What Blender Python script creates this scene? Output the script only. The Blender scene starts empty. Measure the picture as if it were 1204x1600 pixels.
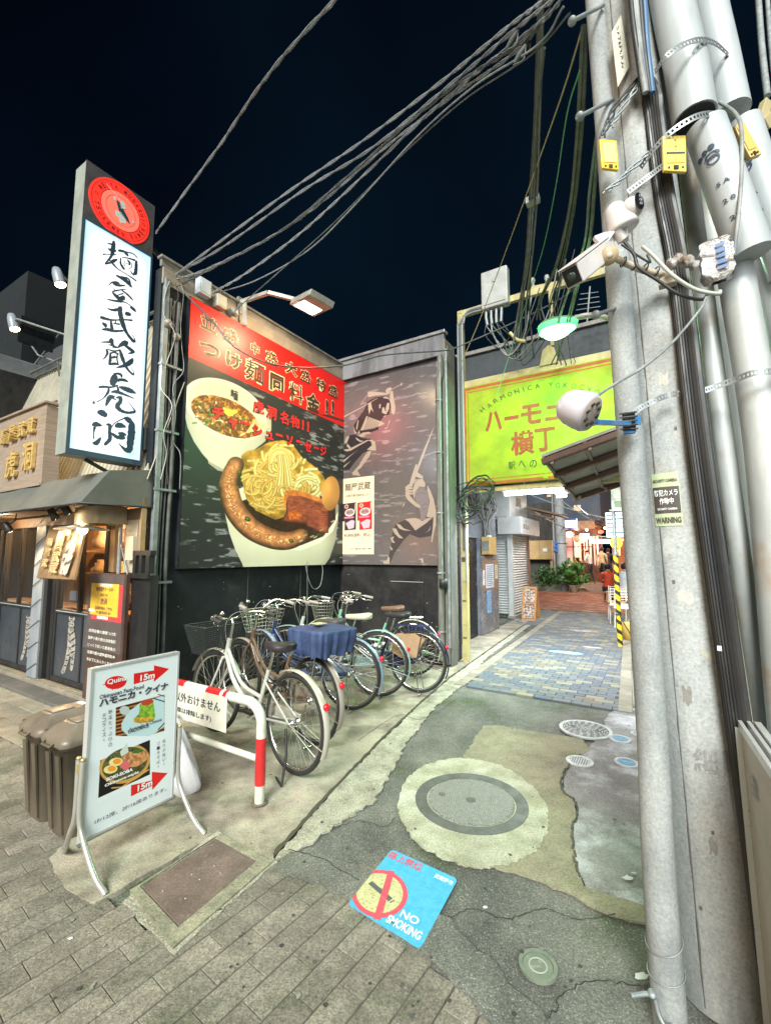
import bpy, math, random
import numpy as np
from mathutils import Vector, Matrix
random.seed(7); R=random.random
def U(a,b): return a+(b-a)*R()
SC=bpy.context.scene; COL=SC.collection
# ---------------------------------------------------------------- camera
F=692.;CX=602.;CY=800.;PIT=math.atan(68/692.);H=1.6
cP,sP=math.cos(PIT),math.sin(PIT)
cam=bpy.data.cameras.new('camera'); co=bpy.data.objects.new('camera',cam); COL.objects.link(co)
co.location=(0,0,H); co.rotation_euler=(math.pi/2+PIT,0,0)
cam.sensor_fit='VERTICAL'; cam.sensor_height=36; cam.lens=F/1600*36; cam.clip_start=.05; cam.clip_end=500
SC.camera=co
# ---------------------------------------------------------------- world (night sky)
w=bpy.data.worlds.new('World'); SC.world=w; w.use_nodes=True
nt=w.node_tree; bg=nt.nodes['Background']
sky=nt.nodes.new('ShaderNodeTexSky'); sky.sky_type='NISHITA'; sky.sun_disc=False
sky.sun_elevation=math.radians(-4); sky.sun_rotation=math.radians(200)
tc=nt.nodes.new('ShaderNodeTexCoord'); nz=nt.nodes.new('ShaderNodeTexNoise'); nz.inputs['Scale'].default_value=1.1; nz.inputs['Detail'].default_value=4
rp=nt.nodes.new('ShaderNodeValToRGB'); rp.color_ramp.elements[0].position=.35; rp.color_ramp.elements[0].color=(.00008,.0002,.0012,1)
rp.color_ramp.elements[1].position=.72; rp.color_ramp.elements[1].color=(.001,.0042,.0088,1)
mx=nt.nodes.new('ShaderNodeMixRGB'); mx.blend_type='ADD'; mx.inputs[0].default_value=.008
nt.links.new(tc.outputs['Generated'],nz.inputs['Vector']); nt.links.new(nz.outputs['Fac'],rp.inputs['Fac'])
nt.links.new(rp.outputs['Color'],mx.inputs[1]); nt.links.new(sky.outputs['Color'],mx.inputs[2]); nt.links.new(mx.outputs[0],bg.inputs['Color'])
bg.inputs['Strength'].default_value=.8
# ---------------------------------------------------------------- soft street glow (one weak wide sun)
def light(name,kind,loc,energy,color,size=.1,aim=None,**k):
    l=bpy.data.lights.new(name,kind); l.energy=energy; l.color=color
    if kind=='SUN': l.angle=size
    elif kind=='AREA': l.size=size
    else: l.shadow_soft_size=size
    for a,b in k.items(): setattr(l,a,b)
    o=bpy.data.objects.new(name,l); COL.objects.link(o); o.location=loc
    if aim is not None: o.rotation_euler=(Vector(aim)-Vector(loc)).to_track_quat('-Z','Y').to_euler()
    return o
SUN=light('sun','SUN',(0,-3,8),2.65,(.97,1,.94),math.radians(22),aim=(1.5,3.2,3.0))
light('street_fill_cool','AREA',(1.5,-4.5,4.2),135,(.86,.96,1),4.0,aim=(.9,2.2,1.2))  # unseen cool fill added behind the camera for the poles and foreground
light('street_fill_warm','AREA',(-4.5,-1.5,3.6),75,(1,.76,.5),2.5,aim=(-1.2,3,0))  # unseen warm fill added behind left, tints the lower left ground
SC.view_settings.view_transform='Standard'; SC.view_settings.look='None'; SC.view_settings.gamma=1
SC.view_settings.use_curve_mapping=False; SC.view_settings.exposure=1.3
cy=SC.cycles
try:
    cy.use_denoising=True; cy.denoiser='OPENIMAGEDENOISE'; cy.denoising_input_passes='RGB_ALBEDO_NORMAL'
    cy.max_bounces=6; cy.diffuse_bounces=3; cy.glossy_bounces=3; cy.transparent_max_bounces=8
    cy.sample_clamp_indirect=6; cy.caustics_reflective=False; cy.caustics_refractive=False
except Exception: pass
# ---------------------------------------------------------------- geometry: grid frame (a: out from the billboard wall, b: into the alley)
TH=math.radians(31.7)
nA=(math.cos(TH),-math.sin(TH)); dA=(math.sin(TH),math.cos(TH)); OX,OY=-.75,7.56
def W(p): return Vector((OX+p[0]*nA[0]+p[1]*dA[0],OY+p[0]*nA[1]+p[1]*dA[1],p[2] if len(p)>2 else 0))
def g(p):
    x=p[0]-OX;y=p[1]-OY;return (x*nA[0]+y*nA[1],x*dA[0]+y*dA[1],p[2])
def ray(x,y):
    v=y-CY;return (x-CX,F*cP+v*sP,F*sP-v*cP)
def hz(b): return max(0,b-8)*.022
def G(x,y,z=0):
    r=ray(x,y);t=(z-H)/r[2];return g((r[0]*t,r[1]*t,z))
def GS(x,y):
    z=0
    for i in range(12): z=.5*z+.5*hz(G(x,y,min(z,1.2))[1])
    return G(x,y,z)
def AT(x,y,Y):
    r=ray(x,y);t=Y/r[1];return g((r[0]*t,Y,H+r[2]*t))
def PA(x,y,a=0):
    r=ray(x,y);d=r[0]*nA[0]+r[1]*nA[1];t=(a+OX*nA[0]+OY*nA[1])/d;return g((r[0]*t,r[1]*t,H+r[2]*t))
def PB(x,y,b=0):
    r=ray(x,y);d=r[0]*dA[0]+r[1]*dA[1];t=(b+OX*dA[0]+OY*dA[1])/d;return g((r[0]*t,r[1]*t,H+r[2]*t))
def px(p):
    q=W(p);z=q.z-H;f=q.y*cP+z*sP;u=-q.y*sP+z*cP
    return (CX+F*q.x/f,CY-F*u/f) if f>.01 else (-9e3,-9e3)
V=Vector
class MB:
    def __init__(s): s.v=[];s.f=[];s.m=[];s.s=[];s.uv=None
    def add(s,vs,fs,m=0,sm=False):
        o=len(s.v); s.v+= [tuple(v) for v in vs]
        for f in fs: s.f.append(tuple(i+o for i in f)); s.m.append(m); s.s.append(sm)
        return s
    def box(s,a0,a1,b0,b1,z0,z1,m=0,M=None):
        vs=[(x,y,z) for z in (z0,z1) for y in (b0,b1) for x in (a0,a1)]
        if M is not None: vs=[M@V(v) for v in vs]
        return s.add(vs,[(0,2,3,1),(4,5,7,6),(0,1,5,4),(2,6,7,3),(0,4,6,2),(1,3,7,5)],m)
    def obox(s,c,ux,uy,uz,m=0):   # centre and half vectors
        c,ux,uy,uz=V(c),V(ux),V(uy),V(uz)
        vs=[c+i*ux+j*uy+k*uz for k in (-1,1) for j in (-1,1) for i in (-1,1)]
        return s.add(vs,[(0,2,3,1),(4,5,7,6),(0,1,5,4),(2,6,7,3),(0,4,6,2),(1,3,7,5)],m)
    def bar(s,p,q,w,h,up=(0,0,1),m=0):
        p,q=V(p),V(q);d=(q-p);L=d.length;d.normalize();x=d.cross(V(up))
        if x.length<1e-4: x=d.cross(V((1,0,0)))
        x.normalize();y=x.cross(d)
        return s.obox((p+q)/2,d*L/2,x*w/2,y*h/2,m)
    def tube(s,path,r,n=8,m=0,cap=True,closed=False):
        P=[V(p) for p in path];k=len(P);rr=r if isinstance(r,(list,tuple)) else [r]*k
        up=None;vs=[]
        for i in range(k):
            if closed: d=P[(i+1)%k]-P[i-1]
            else: d=P[min(i+1,k-1)]-P[max(i-1,0)]
            if d.length<1e-9: d=V((0,0,1))
            d.normalize()
            if up is None: up=d.orthogonal().normalized()
            else:
                up=up-d*up.dot(d)
                up=up.normalized() if up.length>1e-6 else d.orthogonal().normalized()
            w2=d.cross(up)
            for j in range(n):
                t=2*math.pi*j/n; vs.append(P[i]+(up*math.cos(t)+w2*math.sin(t))*rr[i])
        fs=[]
        for i in range(k if closed else k-1):
            i2=(i+1)%k
            for j in range(n): fs.append((i*n+j,i*n+(j+1)%n,i2*n+(j+1)%n,i2*n+j))
        s.add(vs,fs,m,n>4)
        if cap and not closed:
            s.add([vs[j] for j in range(n)][::-1],[tuple(range(n))],m); s.add([vs[(k-1)*n+j] for j in range(n)],[tuple(range(n))],m)
        return s
    def lathe(s,prof,c=(0,0,0),ax=(0,0,1),n=20,m=0,sm=True):
        ax=V(ax).normalized();x=ax.orthogonal().normalized();y=ax.cross(x);c=V(c);vs=[]
        for r,h in prof:
            for j in range(n):
                t=2*math.pi*j/n; vs.append(c+ax*h+(x*math.cos(t)+y*math.sin(t))*r)
        fs=[(i*n+j,i*n+(j+1)%n,(i+1)*n+(j+1)%n,(i+1)*n+j) for i in range(len(prof)-1) for j in range(n)]
        return s.add(vs,fs,m,sm)
    def poly(s,pts,m=0): return s.add(pts,[tuple(range(len(pts)))],m)
    def prism(s,pts,off,m=0):
        n=len(pts);off=V(off);b=[V(p)+off for p in pts]
        return s.add([V(p) for p in pts]+b,[tuple(range(n))[::-1],tuple(range(n,2*n))]+[(i,(i+1)%n,n+(i+1)%n,n+i) for i in range(n)],m)
    def grid(s,fn,nu,nv,m=0,sm=True):
        vs=[fn(i/nu,j/nv) for j in range(nv+1) for i in range(nu+1)]
        return s.add(vs,[(j*(nu+1)+i,j*(nu+1)+i+1,(j+1)*(nu+1)+i+1,(j+1)*(nu+1)+i) for j in range(nv) for i in range(nu)],m,sm)
    def sphere(s,c,r,n=12,m=0,sc=(1,1,1)):
        c=V(c);vs=[];k=n//2
        for i in range(k+1):
            t=math.pi*i/k
            for j in range(n):
                p=2*math.pi*j/n; vs.append(c+V((r*sc[0]*math.sin(t)*math.cos(p),r*sc[1]*math.sin(t)*math.sin(p),r*sc[2]*math.cos(t))))
        return s.add(vs,[(i*n+j,(i+1)*n+j,(i+1)*n+(j+1)%n,i*n+(j+1)%n) for i in range(k) for j in range(n)],m,True)
def mesh(name,mb,mats,L=(0,0,0)):
    me=bpy.data.meshes.new(name); L=V(L)
    me.from_pydata([tuple(V(v)-L) for v in mb.v],[],mb.f)
    me.polygons.foreach_set('material_index',mb.m); me.polygons.foreach_set('use_smooth',mb.s)
    if mb.uv:
        ul=me.uv_layers.new(name='UVMap'); ul.data.foreach_set('uv',[c for f in mb.f for i in f for c in mb.uv[i]])
    for m in (mats if isinstance(mats,(list,tuple)) else [mats]): me.materials.append(m)
    me.update(); return me
ORG={}
def props(o,label,cat,group,kind):
    if label: o['label']=label
    if cat: o['category']=cat
    if group: o['group']=group
    if kind: o['kind']=kind
def T(name,label,cat,loc,group=None,rot=0):
    o=bpy.data.objects.new(name,None); COL.objects.link(o); o.empty_display_size=.1
    o.location=W(loc); o.rotation_euler=(0,0,-TH+rot); ORG[o.name]=V(loc if rot==0 else (0,0,0)); props(o,label,cat,group,None); return o
def bev(o,w,seg=2):
    m=o.modifiers.new('bevel','BEVEL'); m.width=w; m.segments=seg; m.limit_method='ANGLE'; m.angle_limit=math.radians(40)
def part(name,mb,mat,par,label=None,kind=None,bevel=0):
    L=ORG[par.name]; o=bpy.data.objects.new(name,mesh(name,mb,mat,L)); COL.objects.link(o); o.parent=par; ORG[o.name]=L
    props(o,label,None,None,kind)
    if bevel: bev(o,bevel)
    return o
def each(name,mb,mat,par,label=None,bevel=0):
    fs={}
    p=list(range(len(mb.v)))
    def find(i):
        while p[i]!=i: p[i]=p[p[i]]; i=p[i]
        return i
    for f in mb.f:
        for i in f[1:]: p[find(f[0])]=find(i)
    for k,f in enumerate(mb.f): fs.setdefault(find(f[0]),[]).append(k)
    for ks in fs.values():
        q=MB(); ids=sorted({i for k in ks for i in mb.f[k]}); ix={i:j for j,i in enumerate(ids)}
        q.v=[mb.v[i] for i in ids]; q.f=[tuple(ix[i] for i in mb.f[k]) for k in ks]; q.m=[mb.m[k] for k in ks]; q.s=[mb.s[k] for k in ks]
        part(name,q,mat,par,label,None,bevel)
def solo(name,mb,mat,label,cat,group=None,kind=None,bevel=0):
    A=np.array(mb.v); L=V(((A[:,0].min()+A[:,0].max())/2,(A[:,1].min()+A[:,1].max())/2,A[:,2].min()))
    o=bpy.data.objects.new(name,mesh(name,mb,mat,L)); COL.objects.link(o); o.location=W(L); o.rotation_euler=(0,0,-TH); ORG[o.name]=L
    props(o,label,cat,group,kind)
    if bevel: bev(o,bevel)
    return o
def struct(name,mb,mat,par=None,bevel=0):
    if par: return part(name,mb,mat,par,kind=None,bevel=bevel)
    return solo(name,mb,mat,None,None,None,'structure',bevel)
def pieces(name,par,me,items,mat=None):   # items (a,b,z,rotz,sx,sy,sz)
    L=ORG[par.name]
    for it in items:
        o=bpy.data.objects.new(name,me); COL.objects.link(o); o.parent=par; o.location=V(it[:3])-L
        o.rotation_euler=(0,0,it[3] if len(it)>3 else 0)
        if len(it)>4: o.scale=it[4:7]
def cat(pts,n=6):    # catmull-rom through points
    P=[V(p) for p in pts]
    if len(P)<3: return [P[0].lerp(P[-1],i/n) for i in range(n+1)]
    out=[];Q=[P[0]*2-P[1]]+P+[P[-1]*2-P[-2]]
    for i in range(1,len(Q)-2):
        for j in range(n):
            t=j/n;a,b,c,d=Q[i-1],Q[i],Q[i+1],Q[i+2]
            out.append(.5*((2*b)+(c-a)*t+(2*a-5*b+4*c-d)*t*t+(3*b-a-3*c+d)*t**3))
    out.append(P[-1]);return out
# ---------------------------------------------------------------- materials
def rgb(h): # sRGB 0-255 -> linear
    return tuple((c/255/12.92 if c/255<=.04045 else ((c/255+.055)/1.055)**2.4) for c in h)
MATS={}
def mat(n,c,r=.6,c2=None,sc=4,lo=.4,hi=.62,bump=0,bsc=60,metal=0,em=0,emc=None,isl=0,spk=None,spsc=150,spt=.62,c3=None,sc3=1.2,t3=(.5,.6),coat=0,alpha=1,trans=0,stretch=None,nodet=0,grain=0,spec=None):
    if n in MATS: return MATS[n]
    m=bpy.data.materials.new(n); m.use_nodes=True; t=m.node_tree; N=t.nodes; Lk=t.links.new; b=N['Principled BSDF']; MATS[n]=m
    b.inputs['Roughness'].default_value=r; b.inputs['Metallic'].default_value=metal; b.inputs['Base Color'].default_value=(*c,1)
    if coat: b.inputs['Coat Weight'].default_value=coat
    if alpha<1: b.inputs['Alpha'].default_value=alpha
    if trans: b.inputs['Transmission Weight'].default_value=trans
    if em:
        b.inputs['Emission Color'].default_value=(*(emc or c),1); b.inputs['Emission Strength'].default_value=em
    geo=N.new('ShaderNodeNewGeometry'); pos=geo.outputs['Position']
    if stretch:
        mp=N.new('ShaderNodeMapping'); mp.inputs['Scale'].default_value=stretch; Lk(pos,mp.inputs['Vector']); spos=mp.outputs[0]
    else: spos=pos
    cur=None
    def noise(scale,detail=5,rough=.6,v=None):
        q=N.new('ShaderNodeTexNoise'); q.inputs['Scale'].default_value=scale; q.inputs['Detail'].default_value=detail; q.inputs['Roughness'].default_value=rough
        Lk(v or pos,q.inputs['Vector']); return q.outputs['Fac']
    def mr(v,a,b2,c0=0,c1=1):
        q=N.new('ShaderNodeMapRange'); q.inputs[1].default_value=a;q.inputs[2].default_value=b2;q.inputs[3].default_value=c0;q.inputs[4].default_value=c1; Lk(v,q.inputs[0]); return q.outputs[0]
    def mixc(f,a,b2,bt='MIX'):
        q=N.new('ShaderNodeMixRGB'); q.blend_type=bt
        if isinstance(f,(int,float)): q.inputs[0].default_value=f
        else: Lk(f,q.inputs[0])
        for i,v in ((1,a),(2,b2)):
            if isinstance(v,tuple): q.inputs[i].default_value=(*v,1)
            else: Lk(v,q.inputs[i])
        return q.outputs[0]
    if c2: cur=mixc(mr(noise(sc,6,.65,spos),lo,hi),c,c2)
    if c3: cur=mixc(mr(noise(sc3,5,.6),t3[0],t3[1]),cur or c,c3)
    if spk:
        vo=N.new('ShaderNodeTexVoronoi'); vo.inputs['Scale'].default_value=spsc; Lk(pos,vo.inputs['Vector'])
        sp=N.new('ShaderNodeSeparateColor'); Lk(vo.outputs['Color'],sp.inputs[0])
        cur=mixc(mr(sp.outputs[0],spt,spt+.12),cur or c,spk)
    if grain:
        cur=mixc(1.,cur or c,mr(noise(95,3,.75),.3,.7,1-grain,1+grain),'MULTIPLY'); cur=mixc(1.,cur,mr(noise(3.1,4,.7),.3,.7,1-grain*.5,1+grain*.5),'MULTIPLY')
    if spec is not None: b.inputs['Specular IOR Level'].default_value=spec
    if isl:
        oi=N.new('ShaderNodeObjectInfo'); ad=N.new('ShaderNodeMath'); ad.operation='ADD'; Lk(oi.outputs['Random'],ad.inputs[0]); Lk(geo.outputs['Random Per Island'],ad.inputs[1])
        fr=N.new('ShaderNodeMath'); fr.operation='FRACT'; Lk(ad.outputs[0],fr.inputs[0])
        if isinstance(isl,tuple):   # list of alternative colours
            cr=N.new('ShaderNodeValToRGB'); cr.color_ramp.interpolation='CONSTANT'
            for i,cc in enumerate(isl):
                if i<2: e=cr.color_ramp.elements[i]; e.position=i/len(isl)
                else: e=cr.color_ramp.elements.new(i/len(isl))
                e.color=(*cc,1)
            Lk(fr.outputs[0],cr.inputs[0]); cur=mixc(.75,cur or c,cr.outputs[0])
        else:
            cur=mixc(1.,cur or c,mixc(mr(fr.outputs[0],0,1),(1-isl,)*3,(1+isl*.6,)*3),'MULTIPLY')
    if cur is not None:
        Lk(cur,b.inputs['Base Color'])
        if em and emc is None: Lk(cur,b.inputs['Emission Color'])
    if not nodet and not em:
        Lk(mr(noise(9,3),.3,.7,max(0,r-.12),min(1,r+.12)),b.inputs['Roughness'])
    if bump:
        bp=N.new('ShaderNodeBump'); bp.inputs['Strength'].default_value=bump; bp.inputs['Distance'].default_value=.01
        Lk(noise(bsc,6,.7),bp.inputs['Height']); Lk(bp.outputs[0],b.inputs['Normal'])
    return m
def ccol(n,col,r=.6,em=0,bump=0): return mat(n,rgb(col),r,em=em,bump=bump)
# ---------------------------------------------------------------- text
_tc={}
def glyph(s,bold=0,ext=0,res=3):
    k=(s,bold,ext,res)
    if k in _tc: return _tc[k]
    c=bpy.data.curves.new('t','FONT'); c.body=s; c.size=1; c.offset=bold; c.extrude=ext; c.resolution_u=res; c.align_x='CENTER'; c.align_y='CENTER'
    o=bpy.data.objects.new('t',c); COL.objects.link(o); bpy.context.view_layer.update()
    dg=bpy.context.evaluated_depsgraph_get(); me=bpy.data.meshes.new_from_object(o.evaluated_get(dg))
    A=np.array([v.co[:] for v in me.vertices]) if len(me.vertices) else np.zeros((0,3)); fs=[tuple(p.vertices) for p in me.polygons]
    bpy.data.objects.remove(o); bpy.data.curves.remove(c); bpy.data.meshes.remove(me)
    if len(A): A[:,:2]-= (A[:,:2].max(0)+A[:,:2].min(0))/2
    _tc[k]=(A,fs); return A,fs
def text(mb,s,c,ux,uy,h,w=None,bold=0,ext=0,m=0,off=0,fit=True,wob=0,res=3):
    """text centred at c; ux,uy unit directions; h: height, w: total width"""
    A,fs=glyph(s,bold,ext/max(h,1e-6),res)
    if not len(A): return
    B=A.copy(); hh=B[:,1].max()-B[:,1].min(); ww=B[:,0].max()-B[:,0].min()
    sy=h/hh if fit else h; sx=(w/ww) if w else sy
    if wob:
        n=B.copy(); B[:,0]+=wob*np.sin(n[:,1]*9+len(s)+n[:,0]*5); B[:,1]+=wob*np.sin(n[:,0]*8+1.3)+wob*np.sin(n[:,1]*13)
    c,ux,uy=V(c),V(ux),V(uy); nn=ux.cross(uy)
    mb.add([c+ux*(v[0]*sx)+uy*(v[1]*sy)+nn*(v[2]*sy+off) for v in B],fs,m)
UA=V((1,0,0));UB=V((0,1,0));UZ=V((0,0,1))
# ---------------------------------------------------------------- printed pictures, painted in numpy on a flat panel
def sm(x,a,b):
    t=np.clip((x-a)/(b-a),0,1); return t*t*(3-2*t)
def vnoise(X,Y,sc,seed=0,oct=4):
    out=0;amp=1;tot=0;rs=np.random.RandomState(seed)
    for o in range(oct):
        T0=rs.rand(64,64); x=X/sc*(2**o);y=Y/sc*(2**o); xi=np.floor(x).astype(int);yi=np.floor(y).astype(int);fx=x-xi;fy=y-yi
        fx=fx*fx*(3-2*fx);fy=fy*fy*(3-2*fy)
        v=(T0[yi%64,xi%64]*(1-fx)+T0[yi%64,(xi+1)%64]*fx)*(1-fy)+(T0[(yi+1)%64,xi%64]*(1-fx)+T0[(yi+1)%64,(xi+1)%64]*fx)*fy
        out=out+v*amp;tot+=amp;amp*=.5
    return out/tot
class Canvas:
    """a print on the panel TL,TR,BL (grid coords); painted in the coordinates of the artwork seen square-on to X,Y"""
    def __init__(s,w,h,col,fn):   # fn(u,v)->(x,y) arrays
        u,v=np.meshgrid((np.arange(w)+.5)/w,(np.arange(h)+.5)/h); s.X,s.Y=fn(u,v); s.C=np.empty((h,w,3)); s.C[:]=col; s.w,s.h=w,h
    def bb(s,x0,y0,x1,y1):
        m=(s.X>=x0)&(s.X<=x1)&(s.Y>=y0)&(s.Y<=y1); r=np.where(m.any(1))[0];c=np.where(m.any(0))[0]
        if not len(r) or not len(c): return None
        return slice(r[0],r[-1]+1),slice(c[0],c[-1]+1)
    def blend(s,sl,a,col):
        a=a[...,None]; s.C[sl]=s.C[sl]*(1-a)+np.asarray(col)*a
    def ell(s,cx,cy,rx,ry,ang,col,soft=1.,fn=None,a=1):
        R0=max(rx,ry)+soft;sl=s.bb(cx-R0,cy-R0,cx+R0,cy+R0)
        if sl is None: return
        x=s.X[sl]-cx;y=s.Y[sl]-cy;t=math.radians(ang);c,q=math.cos(t),math.sin(t);p=(x*c+y*q)/rx;r=(-x*q+y*c)/ry;d=np.sqrt(p*p+r*r)
        m=np.clip((1-d)*min(rx,ry)/soft+.5,0,1)*a
        s.blend(sl,m,fn(p,r,s.X[sl],s.Y[sl]) if fn else col)
    def poly(s,pts,col,fn=None,a=1,soft=1):
        P=np.array(pts,float);sl=s.bb(P[:,0].min()-1,P[:,1].min()-1,P[:,0].max()+1,P[:,1].max()+1)
        if sl is None: return
        x=s.X[sl];y=s.Y[sl];ins=np.zeros(x.shape,bool);dm=np.full(x.shape,1e9)
        for i in range(len(P)):
            x0,y0=P[i-1];x1,y1=P[i]
            if y0!=y1:
                c=((y0>y)!=(y1>y))&(x<(x1-x0)*(y-y0)/(y1-y0)+x0); ins^=c
            L=(x1-x0)**2+(y1-y0)**2+1e-9;t=np.clip(((x-x0)*(x1-x0)+(y-y0)*(y1-y0))/L,0,1);dm=np.minimum(dm,(x-x0-t*(x1-x0))**2+(y-y0-t*(y1-y0))**2)
        d=np.sqrt(dm)*np.where(ins,1,-1);m=np.clip(d/soft+.5,0,1)*a
        s.blend(sl,m,fn(d,0,x,y) if fn else col)
    def stroke(s,pts,w,col,fn=None,a=1,soft=.7):
        P=np.array(pts,float);ws=np.array(w if isinstance(w,(list,tuple)) else [w]*len(P),float);mw=ws.max()+1
        sl=s.bb(P[:,0].min()-mw,P[:,1].min()-mw,P[:,0].max()+mw,P[:,1].max()+mw)
        if sl is None: return
        x=s.X[sl];y=s.Y[sl];best=np.full(x.shape,-1e9);side=np.zeros(x.shape)
        for i in range(len(P)-1):
            x0,y0=P[i];x1,y1=P[i+1];dx,dy=x1-x0,y1-y0;L=dx*dx+dy*dy+1e-9
            t=np.clip(((x-x0)*dx+(y-y0)*dy)/L,0,1);rr=(ws[i]+(ws[i+1]-ws[i])*t)/2
            ex=x-x0-t*dx;ey=y-y0-t*dy;d=np.sqrt(ex*ex+ey*ey);v=rr-d;k=v>best;best=np.where(k,v,best)
            side=np.where(k,(ey*abs(dx)+ex*-dy*np.sign(dx if dx else 1))/math.sqrt(L)/np.maximum(rr,.1),side)
        m=np.clip(best/soft+.5,0,1)*a
        s.blend(sl,m,fn(best,side,x,y) if fn else col)
    def image(s,name,rough=.5,em=0,spec=.5,bump=0):
        im=bpy.data.images.new(name,s.w,s.h,float_buffer=False); A=np.ones((s.h,s.w,4),np.float32); A[...,:3]=np.clip(s.C,0,1)[::-1]
        im.pixels.foreach_set(A.ravel()); im.update(); im.pack()
        m=bpy.data.materials.new(name); m.use_nodes=True;t=m.node_tree;b=t.nodes['Principled BSDF'];q=t.nodes.new('ShaderNodeTexImage');q.image=im;q.extension='EXTEND'
        t.links.new(q.outputs[0],b.inputs['Base Color']);b.inputs['Roughness'].default_value=rough
        if em: t.links.new(q.outputs[0],b.inputs['Emission Color']); b.inputs['Emission Strength'].default_value=em
        return m
def quad_uv(mb,TL,TR,BR,BL):
    mb.add([TL,TR,BR,BL],[(3,2,1,0)]); mb.uv=(mb.uv or [])+[(0,1),(1,1),(1,0),(0,0)]
def project(TL,TR,BL):
    TL,TR,BL=[np.array(W(p)) for p in (TL,TR,BL)]
    def fn(u,v):
        P=TL+u[...,None]*(TR-TL)+v[...,None]*(BL-TL);z=P[...,2]-H;f=P[...,1]*cP+z*sP;up=-P[...,1]*sP+z*cP
        return CX+F*P[...,0]/f,CY-F*up/f
    return fn
# ================================================================ GROUND
ASPH=mat('asphalt',(.105,.11,.098),.85,c2=(.17,.175,.15),sc=1.6,spk=(.3,.3,.26),spsc=240,spt=.86,c3=(.05,.075,.025),sc3=1.1,t3=(.52,.66),grain=.5,bump=.9,bsc=150)
CONC=mat('apron_concrete',(.38,.35,.27),.8,c2=(.17,.155,.115),sc=2.2,lo=.42,hi=.62,c3=(.36,.34,.25),sc3=5,t3=(.55,.75),spk=(.36,.34,.28),spsc=280,spt=.9,grain=.32,bump=.6,bsc=90)
CEM=mat('old_cement',(.38,.375,.29),.85,c2=(.22,.215,.155),sc=7,spk=(.5,.49,.42),spsc=260,spt=.75,grain=.32,bump=.9,bsc=100)
RINGC=mat('manhole_cement',(.46,.47,.36),.85,c2=(.32,.33,.22),sc=6,c3=(.62,.64,.57),sc3=2.5,t3=(.58,.72),spk=(.25,.25,.18),spsc=260,spt=.82,grain=.32,bump=.8,bsc=110)
OLIV=mat('worn_olive_concrete',(.29,.275,.18),.85,c2=(.2,.19,.125),sc=3,spk=(.3,.29,.22),spsc=260,spt=.84,c3=(.12,.15,.05),sc3=1.7,t3=(.55,.7),grain=.32,bump=.7,bsc=120)
GREYP=mat('grey_patch_concrete',(.19,.19,.175),.8,c2=(.29,.29,.285),sc=2.5,c3=(.55,.57,.6),sc3=2.8,t3=(.5,.7),grain=.32,bump=.5,bsc=80)
BRN=mat('brown_paver',(.185,.17,.135),.88,c2=(.25,.23,.185),sc=9,spk=(.3,.29,.25),spsc=260,spt=.93,c3=(.10,.11,.07),sc3=2.2,t3=(.5,.7),isl=.2,grain=.5,bump=.8,bsc=120)
TIL=mat('pale_sidewalk_tile',(.24,.22,.17),.8,c2=(.33,.3,.23),sc=6,isl=.2,grain=.32,bump=.4,bsc=80)
BED=mat('dark_joint_sand',(.065,.062,.05),.95,c2=(.1,.095,.075),sc=8)
BLU=mat('block_paver',(.14,.155,.16),.8,c2=(.2,.21,.21),sc=9,spk=(.3,.3,.3),spsc=170,spt=.9,isl=(rgb((84,96,106)),rgb((76,90,104)),rgb((98,104,106)),rgb((124,122,104)),rgb((82,90,98)),rgb((138,134,112)),rgb((72,86,102)),rgb((92,100,104)),rgb((112,104,88)),rgb((84,94,100))),bump=.4,bsc=120)
RBR=mat('red_block_paver',(.2,.09,.055),.8,c2=(.28,.14,.09),sc=8,isl=(rgb((150,92,72)),rgb((138,82,66)),rgb((160,104,82)),rgb((145,88,70)),rgb((176,138,118))),bump=.4)
BEI=mat('beige_edging',(.3,.28,.22),.85,c2=(.22,.21,.16),sc=6,isl=.15,bump=.4)
rg=random.Random(11)
def rough_poly(pts,amp=.012,step=.04,closed=True,smooth_from=None):
    out=[];n=len(pts)
    for i in range(n if closed else n-1):
        p=V(pts[i][:2]);q=V(pts[(i+1)%n][:2]);k=max(1,int((q-p).length/step))
        for j in range(k): 
            t=j/k; o=p.lerp(q,t); out.append(V((o.x+rg.uniform(-amp,amp),o.y+rg.uniform(-amp,amp))))
    return out
def sheet(name,pts,z,m,amp=.012,par=None,th=.0,step=.04):
    P=rough_poly(pts,amp,step) if amp else [V(p[:2]) for p in pts]
    # orientation
    A=sum(P[i].x*P[(i+1)%len(P)].y-P[(i+1)%len(P)].x*P[i].y for i in range(len(P)))
    if A<0: P=P[::-1]
    mb=MB(); mb.prism([(p.x,p.y,z-max(th,.003)) for p in P],(0,0,max(th,.003)))
    return struct(name,mb,m,par)
mb=MB(); 
xs=[-70,-8,-2,2,6,10,14,70]; ys=[-70,-8,-2,2,5,8,10,12,14,16,18,20,24,30,70]
mb.grid(lambda u,v:(xs[round(u*7)],ys[round(v*14)],-.012+min(hz(ys[round(v*14)]),.5)),7,14,sm=False)
struct('ground',mb,ASPH)
# concrete cycle parking apron (low slab) with the curb groove
curve=[G(424,1338)[:2],G(520,1232)[:2],G(600,1150)[:2],G(650,1103)[:2],G(700,1060)[:2],G(745,1028)[:2],G(830,968)[:2]]
apron=[(-3.6,-3.3),(-.2,-3.72),(.6,-4.33),(1.5,-4.45),(1.79,-4.84),(2.1,-4.9),(2.32,-4.87),(2.36,-4.3),(2.8,-4.22)]+curve+[(1.45,5.6),(1.45,.1),(.05,.1),(.05,-3.3)]
sheet('concrete_pavement',apron,.012,CONC,.007,th=.03)
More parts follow.
